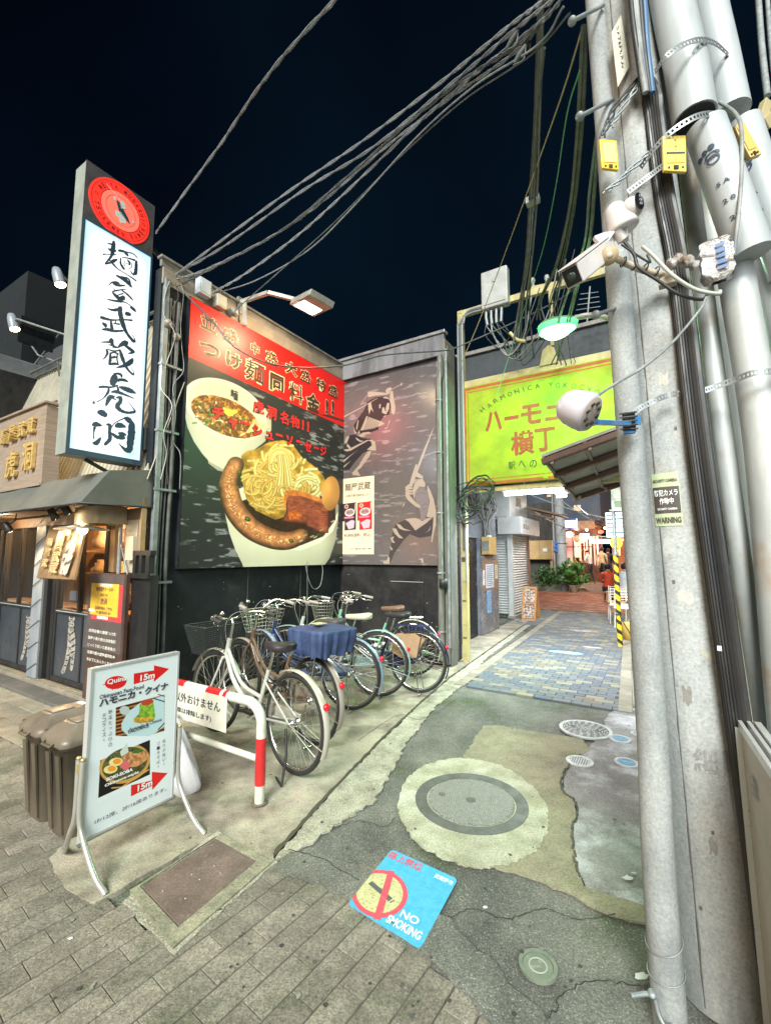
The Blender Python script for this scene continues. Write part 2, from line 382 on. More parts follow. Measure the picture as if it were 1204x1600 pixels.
# groove along the curb + cement strip
off=[(c[0]+.035,c[1]) for c in curve]
gut=MB()
for i in range(len(curve)-1):
    p,q=V((*curve[i],.013)),V((*curve[i+1],.013)); gut.bar(p+V((.01,0,-.006)),q+V((.01,0,-.006)),.024,.006)
struct('curb_groove',gut,mat('groove_dirt',(.06,.055,.035),.95))
def stripw(i): return [.05,.3,.2,.17,.22,.1,.12][i]
strip=[(c[0]+.02,c[1]) for c in curve]+[(c[0]+stripw(i)+.03,c[1]+.03) for i,c in reversed(list(enumerate(curve)))]
sheet('curb_cement_strip',strip,.006,CEM,.02,th=.012,step=.035)
pc=[G(424,1340),G(455,1335),G(520,1260),G(545,1235),G(520,1300),G(430,1352)]
# olive concrete patch round the manhole, grey repair at the pole foot
pat=[(725,1180),(747,1147),(757,1135),(780,1134),(816,1141),(870,1149),(909,1155),(920,1175),(903,1179),(878,1209),(877,1235),(896,1250),(899,1274),(894,1296),(898,1340),(906,1373),(913,1386),(1012,1419),(1040,1425),(1040,1445),(971,1437),(934,1423),(900,1402),(850,1381),(792,1361),(767,1352),(700,1300)]
sheet('ground_patch',[G(*p) for p in pat],.005,OLIV,.012,th=.01)
gp_=[(935,1150),(950,1115),(975,1103),(1100,1100),(1200,1260),(1120,1440),(1012,1418),(913,1385),(906,1372),(895,1338),(896,1296),(901,1274),(898,1250),(880,1235),(881,1212),(908,1181)]
sheet('ground_patch',[G(*p) for p in gp_],.0035,GREYP,.01,th=.008)
edge=[(902,1180),(880,1209),(878,1235),(897,1251),(900,1275),(894,1298),(897,1340),(906,1373)]
mb=MB()
E0=[V(G(*p)) for p in edge]
E0=cat(E0,4)
for i in range(len(E0)-1):
    j=lambda:V((rg.uniform(-.008,.008),rg.uniform(-.008,.008),.0065)); mb.bar(E0[i]+j(),E0[i+1]+j(),.012,.004)
struct('patch_crack',mb,BED)
# asphalt resurfacing sheet right of the strip
def ringpts(c,rx,ry,n,rot=0,amp=0):
    out=[]
    for i in range(n):
        t=2*math.pi*i/n; x=rx*math.cos(t);y=ry*math.sin(t); k=1+rg.uniform(-amp,amp)
        out.append((c[0]+k*(x*math.cos(rot)-y*math.sin(rot)),c[1]+k*(x*math.sin(rot)+y*math.cos(rot))))
    return out
mc=g((.555,3.055,0))
sheet('ground_cement',ringpts((mc[0],mc[1]),.47,.61,150,-TH+TH*2-.15,.02),.011,RINGC,0,th=.012)
# ---- pavers --------------------------------------------------------------
def block_mesh(name,l,w,h,m,ch=.0022):
    mb=MB();x,y=l/2,w/2
    b=[(-x,-y,-h),(x,-y,-h),(x,y,-h),(-x,y,-h)];c=[(-x,-y,-ch),(x,-y,-ch),(x,y,-ch),(-x,y,-ch)];t=[(-x+ch,-y+ch,0),(x-ch,-y+ch,0),(x-ch,y-ch,0),(-x+ch,y-ch,0)]
    mb.add(b+c+t,[(8,9,10,11)]+[(4+i,4+(i+1)%4,8+(i+1)%4,8+i) for i in range(4)]+[(i,(i+1)%4,4+(i+1)%4,4+i) for i in range(4)])
    return mesh(name,mb,m)
def pave(parname,bedpts,bedz,bm,name,me,stuffm,items,limit=290):
    par=sheet(parname,bedpts,bedz,bm,0)
    def key(it):
        x,y=px(it[:3]); vis=-40<x<1244 and 700<y<1640; return (0 if vis else 1,(W(it[:3])-V((0,0,H))).length)
    items.sort(key=key); pieces(name,par,me,items[:limit])
    rest=items[limit:]
    if rest:
        mb=MB(); src=[v.co.copy() for v in me.vertices]; fs=[tuple(p.vertices) for p in me.polygons]
        for it in rest:
            M=Matrix.Translation(V(it[:3]))@Matrix.Rotation(it[3],4,'Z'); mb.add([M@v for v in src],fs)
        part(name,mb,stuffm,par,kind='stuff')
    return par
def inside(p,poly):
    c=False
    for i in range(len(poly)):
        x0,y0=poly[i-1][:2];x1,y1=poly[i][:2]
        if (y0>p[1])!=(y1>p[1]) and p[0]<(x1-x0)*(p[1]-y0)/(y1-y0)+x0: c=not c
    return c
bound=[(-5,-4.35),(.5,-4.36),(1.45,-4.5),(1.78,-4.9),(2.38,-4.92),(2.38,-4.82),(2.86,-4.84),(2.87,-4.25),(3.26,-4.21),(3.5,-4.29),(3.69,-4.36),(4.02,-4.5),(4.4,-4.95)]
area=bound+[(4.4,-6.3),(-5,-6.3)]
band=[G(*p)[:2] for p in ((424,1362),(540,1402),(650,1492),(705,1530),(762,1604),(800,1680),(900,1680),(860,1600),(760,1500),(700,1440),(600,1370),(520,1340),(455,1335))]
sheet('road_surface',band,.0125,ASPH,.016,th=.006)
it=[];pl,pw=.235,.118
for i in range(-46,40):
    for j in range(-28,0):
        a=i*pw+.03;b=j*pl+(pl/2 if i%2 else 0)
        q=(a+.09*(b+4.5),b)
        if any(inside((q[0]+dx,q[1]+dy),area) for dx in (-.05,0,.05) for dy in (-.1,0,.1)):
            it.append((q[0],q[1],.008+rg.uniform(-.0008,.0008)-.001,-.09+rg.uniform(-.012,.012)))
pave('brick_pavement',area,.001,BED,'paver',block_mesh('paver',pw-.0075,pl-.002,.03,BRN),BRN,it)
# pale tiles in front of the shop step
area2=[(-6,-3.74),(-.55,-3.74),(.5,-4.35),(-6,-4.35)]
it=[]
for i in range(-20,4):
    for j in range(0,3):
        a=i*.3+.1;b=-3.84-j*.2
        if inside((a,b),area2) : it.append((a,b,.010+rg.uniform(-.001,.002),0))
pave('shop_front_pavement',area2,.0015,BED,'tile',block_mesh('tile',.293,.193,.03,TIL),TIL,it)
# blue blocks in the alley
def aleft(b): return 2.36-.037*b
def aright(b): return 4.12-.052*b
areaB=[(aleft(-.42)+.02,-.42),(4.35,-.42),(aright(7.8),7.8),(1.3,7.8),(1.3,6.1),(aleft(3)-.02,4.9)]
areaB=[(2.4,-.36),(4.2,-.36),(3.8,7.8),(1.3,7.8),(1.3,3.75),(2.25,3.75)]
it=[]
for j in range(-4,80):
    for i in range(-6,40):
        l,ww=.2,.1
        b=-.3+j*ww; a=1.2+i*l+(l/2 if j%2 else 0)
        if b<7.75 and aleft(b)+.03<a<aright(b)+.06 or (4.6<b<7.75 and 1.4<a<=aleft(b)+.2): it.append((a,b,.012+rg.uniform(-.001,.0015),rg.uniform(-.01,.01)))
blockm=block_mesh('block',.195,.095,.03,BLU,.003)
pave('alley_pavement',areaB,.003,BED,'block',blockm,BLU,it)
it=[]
for j in range(-2,40):
    b=-.25+j*.2; it.append((aleft(b)+.02,b,.0155,math.pi/2+.037))
    it.append((aright(b)+.06,b,.0155,math.pi/2+.052))
par=sheet('alley_edging',[(2.28,-.4),(2.5,-.4),(2.2,7.8),(1.98,7.8)],.0032,BED,0)
pieces('edging_block',par,block_mesh('edging',.196,.13,.03,BEI,.003),it)
# concrete flags right of the alley and red paving further in
sheet('alley_ground',[(4.25,-.4),(6.5,-.4),(6.5,8),(3.85,8)],.004,mat('alley_concrete',(.26,.25,.2),.85,c2=(.18,.18,.15),sc=4,bump=.4),0,th=.01)
it=[];mbr=MB()
for j in range(60):
    for i in range(-4,22):
        b=7.86+j*.105;a=.2+i*.21+(.105 if j%2 else 0)
        if 0<a<4.6: it.append((a,b,.014+hz(b),0))
mb=MB();
mb.grid(lambda u,v:(-.6+u*6,7.8+v*6.4,.006+hz(7.8+v*6.4)),1,12,sm=False)
rp_=struct('red_pavement',mb,BED); me=block_mesh('red_block',.205,.1,.03,RBR,.003)
it.sort(key=lambda t:t[1]); pieces('block',rp_,me,it[:280]); mb=MB(); src=[v.co.copy() for v in me.vertices];fs=[tuple(p.vertices) for p in me.polygons]
for q in it[280:]: mb.add([v+V(q[:3]) for v in src],fs)
part('block',mb,RBR,rp_,kind='stuff')
mb=MB(); mb.grid(lambda u,v:(-4+u*12,14.1+v*20,.02+hz(14.1+v*20)),1,16,sm=False)
struct('inner_alley_floor',mb,mat('inner_floor',(.1,.075,.055),.7,c2=(.15,.12,.09),sc=3))
# ---- covers --------------------------------------------------------------
IRON=mat('cast_iron',(.13,.14,.13),.55,c2=(.2,.2,.18),sc=20,spk=(.3,.31,.28),spsc=150,spt=.6,bump=.5,bsc=150,metal=.3)
IRR=mat('iron_rim',(.13,.135,.125),.6,c2=(.09,.1,.09),sc=12,bump=.3,metal=.3)
t=T('manhole','large round speckled iron manhole cover set in the pale cement ring','manhole cover',(mc[0],mc[1],.012))
def disc(c,r0,r1,z0,z1,n=64): 
    mb=MB();mb.lathe([(r0,z0),(r0,z1),(r1,z1),(r1,z0)],c,(0,0,1),n,sm=False);return mb
part('rim',disc((mc[0],mc[1],0),.285,.36,.0,.0145),IRR,t)
mb=disc((mc[0],mc[1],0),.0005,.276,.0,.015)
# raised studs
cov=part('cover',mb,IRON,t)
mb=MB()
for i in range(-21,22):
    for j in range(-21,22):
        x=(i+(.5 if j%2 else 0))*.0125;y=j*.0125
        if x*x+y*y<.262**2 and x*x+y*y>.035**2: mb.box(mc[0]+x-.0035,mc[0]+x+.0035,mc[1]+y-.0035,mc[1]+y+.0035,.014,.0172)
part('stud',mb,mat('worn_stud',(.24,.26,.23),.5),cov,kind='stuff')
part('boss',disc((mc[0],mc[1],0),.0005,.032,.01,.017,24),IRR,cov)
k=V(G(690,1245)); part('key_hole',disc((k.x,k.y,0),.0005,.024,.01,.0165,20),mat('hole',(.05,.04,.03),.9),cov)
# plate cover in concrete frame
PLT=mat('rusty_brown_plate',(.115,.085,.07),.7,c2=(.16,.12,.1),sc=5,spk=(.3,.27,.24),spsc=60,spt=.97,grain=.32,bump=.4,bsc=60)
q=[V(G(*p)) for p in [(345,1308),(426,1352),(270,1489),(203,1398)]]
c0=(q[0]+q[1]+q[2]+q[3])/4
t=T('access_plate','rusty brown rectangular access plate in a chipped concrete frame','access cover',(c0.x,c0.y,.0))
inn=[c0+(p-c0)*.74 for p in q]
inn=[V(G(*p))for p in [(337,1313),(403,1350),(278,1457),(218,1392)]]
mb=MB()
for i in range(4):
    j=(i+1)%4; mb.prism([(*q[i][:2],.0),(*q[j][:2],.0),(*inn[j][:2],.0),(*inn[i][:2],.0)],(0,0,.021))
part('frame',mb,mat('frame_concrete',(.3,.29,.2),.85,c2=(.17,.17,.12),sc=14,grain=.32,bump=1,bsc=50),t,bevel=.006)
sh=[c0+(p-c0)*.965 for p in inn]
mb=MB();mb.prism([(*p[:2],.0) for p in sh],(0,0,.018)); pt=part('plate',mb,PLT,t,bevel=.003)
mb=MB()
for x,y in ((255,1398),(300,1372),(312,1380),(335,1358),(345,1370),(290,1410)):
    e=G(x,y);mb.lathe([(.0005,.016),(.0005,.0205),(.006,.0205),(.006,.016)],(e[0],e[1],0),(0,0,1),10)
part('rivet',mb,mat('rivet',(.3,.28,.26),.4,metal=.6),pt,kind='stuff')
sheet('ground_cement',[V(G(*p))[:2] for p in [(341,1302),(431,1351),(271,1496),(192,1412)]],.0128,CEM,.008,th=.01)
# oval ornate cover etc
WHI=mat('white_cover_paint',(.55,.6,.6),.6,c2=(.4,.42,.42),sc=20)
t=T('ornate_manhole','white and grey ornate manhole cover at the edge of the olive patch','manhole cover',(*G(914,1141)[:2],0)); c=V(G(914,1141))
part('rim',disc(c,.195,.225,.0,.014,40),WHI,t)
cv=part('cover',disc(c,.0005,.193,.0,.011,40),IRR,t)
mb=MB()
for k in range(9):
    r=.18-.02*k
    n=max(6,int(r*110))
    for i in range(n):
        a=2*math.pi*(i+.5*(k%2))/n; d=V((math.cos(a),math.sin(a),0))*r; tg=V((-math.sin(a),math.cos(a),0))
        mb.obox(c+d+V((0,0,.0125)),tg*(.011 if k%3 else .014),d.normalized()*.004,(0,0,.0018))
part('relief',mb,WHI,cv,kind='stuff')
part('key_hole',MB().add(*[[(c.x+s*.11+x,c.y+y,.0149) for s in (-1,1) for x,y in ((-.015,-.012),(.015,-.012),(.015,.012),(-.015,.012))],[(0,1,2,3),(4,5,6,7)]]),mat('rusthole',(.1,.05,.03),.9),cv)
BLC=mat('blue_cover_paint',(.12,.3,.45),.55,c2=(.2,.38,.5),sc=25)
for nm,x,y,r,lab,mm in (('valve_cover',968,1156,.085,'small blue valve cover nearest the ornate manhole','b'),('valve_cover',978,1193,.085,'small blue valve cover on the grey repair beside the conduit','b'),('drain_cover',905,1191,.1,'small round white cover at the crack of the grey repair','w'),('drain_cover',996,1148,.06,'tiny white cover half hidden behind the grey conduit','w')):
    c=V(G(x,y)); t=T(nm,lab,'valve cover' if mm=='b' else 'drain cover',(c.x,c.y,0),'small covers by the pole')
    part('rim',disc(c,r*.78,r,0,.012,32),WHI,t); cv=part('lid',disc(c,.0005,r*.77,0,.010,32),BLC if mm=='b' else WHI,t)
    mb=MB()
    if mm=='b':
        mb.obox(c+V((0,0,.011)),(r*.4,0,0),(0,r*.12,0),(0,0,.002)); mb.lathe([(r*.5,.01),(r*.5,.0125),(r*.58,.0125),(r*.58,.01)],(c.x,c.y,0),(0,0,1),24)
    else:
        for i in range(-4,5):
            for j in range(-4,5):
                if i*i+j*j<17: mb.obox(c+V((i*r*.17,j*r*.17,.0105)),(r*.045,0,0),(0,r*.045,0),(0,0,.0015))
    part('relief',mb,BLC if mm=='b' else mat('hole2',(.2,.2,.2),.8),cv,kind='stuff')
c=V(G(840,1512)); t=T('handhole_cover','small greenish round iron cover lettered in relief near the bottom','handhole cover',(c.x,c.y,0))
GI=mat('greenish_iron',(.12,.15,.11),.6,c2=(.17,.19,.15),sc=20,bump=.4)
part('rim',disc(c,.058,.073,0,.012,32),GI,t); cv=part('lid',disc(c,.0005,.056,0,.009,32),GI,t)
mb=MB(); mb.lathe([(.03,.009),(.033,.0115),(.036,.009)],(c.x,c.y,0),(0,0,1),24); ux=V((.8,.6,0));uy=V((-.6,.8,0))
text(mb,'水',c+V((.005,.018,.010)),ux,uy,.02,off=0.001); text(mb,'BENRI',c+V((-.006,-.014,.010)),ux,uy,.012,off=.001)
mb.v=mb.v
part('lettering',mb,mat('relief_light',(.3,.32,.27),.6),cv)
# ---- NO SMOKING floor sticker ---------------------------------------------
q=[V(G(*p)) for p in [(612,1331),(715,1378),(656,1489),(543,1417)]]   # TL TR BR BL
t=T('no_smoking_floor_sign','square blue no smoking sticker on the asphalt beside the manhole','floor sign',(*q[0][:2],.0))
def fs_(u,v,z=.0145):  # u right, v down, in 0..1
    p=(q[0]*(1-u)+q[1]*u)*(1-v)+(q[3]*(1-u)+q[2]*u)*v; return V((p.x,p.y,z))
mb=MB(); rr=.05;pts=[]
for cx,cy_,a0 in ((1-rr,rr,-90),(1-rr,1-rr,0),(rr,1-rr,90),(rr,rr,180)):
    for k in range(5):
        a=math.radians(a0+k*22.5); pts.append((cx+rr*math.cos(a),cy_+rr*math.sin(a)))
mb.prism([fs_(u,v,.010) for u,v in pts][::-1],(0,0,.004))
st=part('sticker',mb,mat('sticker_blue',rgb((60,160,200)),.7,c2=rgb((78,170,200)),sc=30,spk=rgb((120,170,180)),spsc=150,spt=.93,bump=.5,bsc=130),t)
def fdisc(cx,cy_,r,z,r0=0,clip=True):
    mb=MB();n=60;ar=(q[1]-q[0]).length/(q[3]-q[0]).length
    def P(r,a):
        u=cx+r*math.cos(a);v=cy_+r*math.sin(a)*ar
        return fs_(min(max(u,.0),1),min(max(v,0),1),z)
    if r0: mb.add([P(x,2*math.pi*i/n) for i in range(n) for x in (r0,r)],[(2*i,2*i+1,(2*i+3)%(2*n),(2*i+2)%(2*n)) for i in range(n)])
    else: mb.add([P(r,2*math.pi*i/n) for i in range(n)][::-1],[tuple(range(n))])
    return mb
def fbar(u0,v0,u1,v1,w,z):
    a=fs_(u0,v0,z);b=fs_(u1,v1,z);d=(b-a).normalized();n=V((-d.y,d.x,0))*w/2
    return [a-n,b-n,b+n,a+n]
RED2=mat('sticker_red',rgb((200,75,90)),.7,spk=rgb((170,120,110)),spsc=150,spt=.93,bump=.5,bsc=130);CRM=mat('sticker_cream',rgb((190,190,140)),.7,c2=rgb((180,175,130)),sc=40,spk=rgb((150,145,110)),spsc=150,spt=.85,bump=.5,bsc=130)
part('red_ring',fdisc(.24,.67,.36,.0152,.30),RED2,st)
part('cream_disc',fdisc(.24,.67,.30,.0151),CRM,st)
mb=MB(); mb.add(fbar(.2,.33,.42,.98,.032,.0165),[(0,1,2,3)]); part('red_slash',mb,RED2,st)
mb=MB(); mb.add(fbar(.06,.62,.42,.69,.026,.0158),[(0,1,2,3)]); mb.add(fbar(.44,.695,.455,.70,.026,.0158),[(0,1,2,3)]); part('cigarette',mb,mat('sticker_grey',rgb((80,85,85)),.7),st)
ux=(q[1]-q[0]).normalized(); uy=(q[0]-q[3]).normalized()
mb=MB(); text(mb,'NO',fs_(.73,.76,.0155),ux,uy,.042,.09,bold=.02); text(mb,'SMOKING',fs_(.73,.89,.0155),ux,uy,.045,.17,bold=.025); text(mb,'武蔵野市',fs_(.85,.1,.0155),ux,uy,.03,.1,bold=.012)
part('lettering',mb,mat('sticker_white',rgb((225,232,225)),.7,spk=rgb((150,170,175)),spsc=150,spt=.95),st)
mb=MB(); text(mb,'路上禁煙',fs_(.27,.09,.0155),ux,uy,.055,.2,bold=.015); part('red_lettering',mb,RED2,st)
for nm,lab,x,y,w_,h_,c_,lb in (('floor_sticker','worn turquoise and white floor sticker on the blue alley blocks',884,1021,.26,.1,(.2,.5,.6),'sticker'),('floor_sticker','faint pinkish worn sticker further up the alley blocks',925,1013,.16,.06,(.5,.4,.4),'sticker'),('drain_grate','rusty reddish drain grate set in the alley blocks',912,987,.3,.14,(.3,.2,.17),'drain')):
    c=G(x,y); mb=MB(); mb.prism([(p[0],p[1],.0135) for p in ringpts((c[0],c[1]),w_,h_,16,.1,.12)],(0,0,.003)); solo(nm,mb,mat('mark_%s%d'%(nm,x),c_,.8,c2=(.4,.42,.42),sc=14),lab,lb)
mb=MB()
for k in range(150):
    x=rg.uniform(60,1050);y=rg.uniform(1130,1600);c=G(x,y); r_=rg.uniform(.003,.011); P=ringpts((c[0],c[1]),r_,r_*rg.uniform(.6,1),7,rg.uniform(0,3),.25); mb.prism([(p[0],p[1],.0122) for p in P],(0,0,.0012))
solo('gum_spots',mb,mat('gum_dark',(.05,.05,.045),.8,isl=(( .03,.03,.028),(.08,.08,.07),(.28,.28,.25),(.045,.045,.04))),None,None,None,'stuff')
mb=MB()
for P in (((520,1300),(560,1285),(600,1296),(618,1280)),((700,1440),(740,1425),(790,1440),(850,1425),(900,1440),(960,1432)),((860,1600),(880,1560),(930,1540),(1000,1545)),((450,1330),(500,1345),(560,1380)),((560,1160),(620,1120),(660,1125),(720,1090))):
    Q=cat([V((*G(*p)[:2],.0135)) for p in P],8); Q=[q_+V((rg.uniform(-.008,.008),rg.uniform(-.008,.008),0)) for q_ in Q]
    for i in range(len(Q)-1): mb.bar(Q[i],Q[i+1],rg.uniform(.002,.005),.0012)
solo('ground_crack',mb,mat('crack_dark',(.025,.025,.02),.95),None,None,None,'structure')
# litter
for k,(x,y,s,lab) in enumerate(((1055,1376,.03,'flat white splash of dried paint on the grey repair'),(110,1471,.009,'small white scrap on the brown pavers'),(1001,1530,.025,'splayed white bird dropping by the conduit foot'),(757,1422,.010,'white spatter on the asphalt right of the sticker'),(990,1368,.012,'thin white fleck beside the dried paint splash'))):
    c=V(G(x if k else 980,y)); mb=MB(); P=ringpts((c.x,c.y),s,s*.55,14,.6,.35); mb.prism([(p[0],p[1],.011) for p in P],(0,0,.0025))
    solo('litter',mb,mat('litter_white',(.6,.62,.62),.7),lab,'spot')
# ================================================================ BLACK BUILDING WITH THE BILLBOARDS
BLK=mat('black_wall_paint',(.009,.011,.014),.5,spec=.25,c2=(.02,.023,.026),sc=1.4,c3=(.05,.05,.05),sc3=4,t3=(.6,.85),bump=.25,bsc=14)
BLK2=mat('black_wall_scuffed',(.014,.014,.016),.5,spec=.3,c2=(.05,.047,.045),sc=1.6,lo=.45,hi=.75,bump=.3,bsc=25)
CAPM=mat('wall_cap_metal',(.25,.23,.2),.6,c2=(.17,.16,.15),sc=6,stretch=(1,1,.3),bump=.2)
UPG=mat('upper_grey_render',(.2,.2,.22),.8,c2=(.09,.09,.1),sc=3,stretch=(1,1,.25),bump=.3)
t=T('black_building','black painted building with two printed boards above the parked bicycles','building',(-.5,-1.5,0))
mb=MB(); mb.box(-.12,0,-3.36,.0,0,4.84); part('wall',mb,BLK,t)
mb=MB(); mb.box(-1.8,1.93,.0,.55,0,4.84); part('wall',mb,BLK2,t,label='scuffed black rear wall with the swordsmen board')
mb=MB(); mb.box(-.02,.02,-3.38,.0,4.845,4.93); mb.box(-.04,.05,-3.4,-.055,4.93,4.96); part('cap',mb,CAPM,t,bevel=.006)
mb=MB(); mb.box(.003,.03,-3.36,-.05,4.645,4.84); part('fascia_board',mb,mat('tan_fascia',(.3,.25,.19),.6,c2=(.22,.19,.15),sc=4),t,bevel=.004)
mb=MB(); mb.box(-.3,1.955,-.045,.03,4.66,5.0); part('parapet',mb,UPG,t,bevel=.008)
mb=MB(); mb.box(-.35,1.98,-.07,.06,5.003,5.05); part('coping',mb,mat('coping_metal',(.32,.32,.33),.4,c2=(.2,.2,.2),sc=5,metal=.3),t,bevel=.006)
mb=MB(); mb.box(1.932,1.98,-.06,.3,.05,4.9); mb.box(1.985,2.0,.0,.2,0,4.8); each('corner_board',mb,mat('weathered_board',(.19,.18,.15),.8,c2=(.1,.1,.09),sc=4,stretch=(1,1,.2),bump=.4),t)
# lower wall panels joints
mb=MB()
for z0,z1,a0,a1 in ((.05,1.2,.98,1.56),): mb.box(a0,a1,-.012,.0,z0,z1)
part('access_panel',mb,BLK2,t,bevel=.003)
mb=MB(); mb.box(.985,1.56,-.02,-.0125,1.195,1.205); part('panel_edge',mb,mat('edge_grey',(.3,.29,.27),.6),t)
mb=MB()
for b in (-2.0,-1.0,): mb.box(0,.006,b-.004,b+.004,0,1.44)
part('joint_strip',mb,BED,t)
# scraps stuck on black wall
mb=MB()
for i in range(26):
    b=rg.uniform(-3.2,-.1);z=rg.uniform(.1,1.3);s=rg.uniform(.002,.006); mb.box(.0,.004,b-s,b+s,z-s,z+s)
for i in range(16):
    a=rg.uniform(.1,1.8);z=rg.uniform(.3,1.3);s=rg.uniform(.002,.006); mb.box(a-s,a+s,-.004,0,z-s,z+s)
part('staple',mb,mat('staple',(.35,.35,.33),.5),t,kind='stuff')
# ---------------------------------------------------------------- food billboard (print)
TLb,TRb,BLb,BRb=(.075,-3.04,4.635),(.075,.01,4.635),(.075,-3.04,1.455),(.075,.01,1.455)
cv=Canvas(860,880,(.17,.17,.175),project(TLb,TRb,BLb)); X,Y=cv.X,cv.Y
u_,v_=np.meshgrid(np.linspace(0,3,860),np.linspace(0,3.1,880))
n1=vnoise(u_,v_,.7,1);n2=vnoise(u_,v_,.12,2);n3=vnoise(u_*.5,v_*2,.09,3)
base=(.135+.06*n1)[...,None]*np.array((1,1,1.02))
scr=sm(n3,.58,.72)*sm(n1,.35,.6)*.38; base=base+scr[...,None]; cv.C[:]=base
def jit(col,amt,sc,seed): 
    def f(d,s,x,y):
        n=vnoise(x,y,sc,seed); return np.clip(np.asarray(col)*(1-amt+2*amt*n[...,None]),0,1)
    return f
# upper bowl
def bowl(d,s,x,y):   # cream porcelain, darker to lower left
    k=np.clip(.86+.10*np.sin((x-285)/34)-.10*sm(y,655,745)*0-.12*sm(295-x+ (y-650)*.35,-20,60),0,1)[...,None]; return k*np.array((.93,.91,.82))
cv.poly([(286,612),(287,640),(293,668),(303,690),(316,709),(325,719),(326,724),(352,737),(356,722),(380,716),(414,690),(424,672),(424,640)],(.9,.88,.8),fn=bowl)
cv.poly([(325,720),(352,735),(353,738),(340,735),(327,725)],(.72,.7,.62))
cv.ell(352,639,70,42,27,(.95,.93,.85),fn=lambda p,r,x,y:(np.clip(.97-.16*sm(p*.4-r,-.4,1),0,1)[...,None])*np.array((.96,.94,.86)))
cv.ell(354,641,64,37,27,(.8,.77,.68),fn=lambda p,r,x,y:(.86+.14*sm(r,-1,.2))[...,None]*np.array((.9,.87,.76)))
cv.ell(352,651,57,27,24,(.62,.36,.12),fn=lambda p,r,x,y:(np.array((.62,.36,.12))*(1-.5*vnoise(x,y,7,5)[...,None])+sm(vnoise(x,y,4,6),.52,.7)[...,None]*np.array((.35,.25,.1))+sm(vnoise(x,y,3,8),.62,.7)[...,None]*.25))
r2=random.Random(3)
for i in range(60):
    a=r2.uniform(0,6.28);rad=r2.uniform(.2,.92);x=352+53*rad*math.cos(a);y=651+25*rad*math.sin(a)+ .42*(53*rad*math.cos(a));k=r2.random()
    if (x-352)/60+(0)>1: continue
    col=[(.3,.5,.15),(.85,.75,.4),(.75,.45,.2),(.95,.92,.75),(.4,.28,.1)][int(k*5)]
    if i<26: col=[(.25,.42,.14),(.45,.58,.25),(.9,.88,.7)][i%3]; x=315+r2.uniform(-10,28);y=640+r2.uniform(-5,26)+(x-315)*.3
    L=r2.uniform(2,7);t_=r2.uniform(0,3.14)
    cv.stroke([(x,y),(x+L*math.cos(t_),y+L*math.sin(t_)*.6)],r2.uniform(1.2,2.6),col)
cv.stroke([(349,640),(358,645),(368,643)],[7,10,6],(.95,.84,.3))
for i in range(9): cv.stroke([(385+i*2.4,676-i*.5),(400+i*2.6,655+i*1.4)],1.8,(.9,.82,.6))
# lower bowl
def bowl2(d,s,x,y):
    k=np.clip(.9+.08*np.sin((x-349)/60*1.2)-.1*sm(y,840,884)-.22*sm(x,500,530),0,1)[...,None]; return k*np.array((.98,.95,.84))
cv.poly([(349,772),(351,800),(358,832),(368,860),(378,880),(380,886),(505,886),(515,872),(524,845),(528,815),(529,790),(520,770),(440,740)],(.9,.88,.8),fn=bowl2)
cv.poly([(352,792),(365,822),(395,846),(430,858),(470,860),(500,848),(520,830),(527,812),(528,800),(522,810),(505,830),(470,848),(435,848),(395,832),(365,808)],(.97,.95,.87))
cv.poly([(358,790),(380,826),(430,850),(470,852),(505,838),(524,812),(524,780),(440,760)],(.16,.1,.05),fn=jit((.2,.12,.06),.5,6,31))
# noodles
hp=[(377,712),(385,705),(400,702),(412,695),(418,692),(430,689),(444,688),(455,693),(463,702),(473,716),(485,724),(495,732),(504,742),(509,752),(500,775),(470,800),(430,812),(400,798),(385,780),(378,750)]
cv.poly(hp,(.8,.62,.25),fn=jit((.74,.56,.2),.5,9,12))
def noodle(col):
    def f(d,s,x,y):
        k=np.clip(.76+.3*sm(d,0,2.4)-.10*s,0,1.15)[...,None]; return np.clip(k*np.asarray(col),0,1)
    return f
r3=random.Random(5)
def in_hp(x,y): return inside((x,y),hp)
cols=[(.99,.86,.52),(.95,.78,.42),(1,.91,.64),(.91,.72,.35)]
for i in range(190):
    cx_,cy_,R_=((440,722,46),(404,762,40),(480,762,42),(436,770,50))[i%4]; r0=r3.uniform(6,R_); th=r3.uniform(0,6.28); dr=r3.uniform(-14,14); dt=r3.choice((1,-1))*r3.uniform(.5,1.5)*min(1.6,26/r0); pts=[]
    for k in range(11):
        r1=r0+dr*k/10; a=th+dt*k/10; q_=(cx_+r1*math.cos(a),cy_+r1*.82*math.sin(a))
        if not in_hp(*q_): break
        pts.append(q_)
    if len(pts)>3: cv.stroke(pts,r3.uniform(4.2,5.6),None,fn=noodle(cols[i%4]))
# central loop of noodles
for k in range(6):
    rr=19-k*2.6; pts=[(437+rr*.9*math.cos(t),722+rr*1.15*math.sin(t)) for t in np.linspace(2.9+.1*k,6.5-.05*k,10)]; cv.stroke(pts,4.6,None,fn=noodle(cols[k%3]))
for k in range(6):
    x0=434+k*2.8; cv.stroke([(p.x,p.y) for p in cat([(x0,712,0),(x0+1+k*.6,735,0),(x0-3+k*2.2,758,0)],5)],4.2,None,fn=noodle(cols[(k+1)%3]))
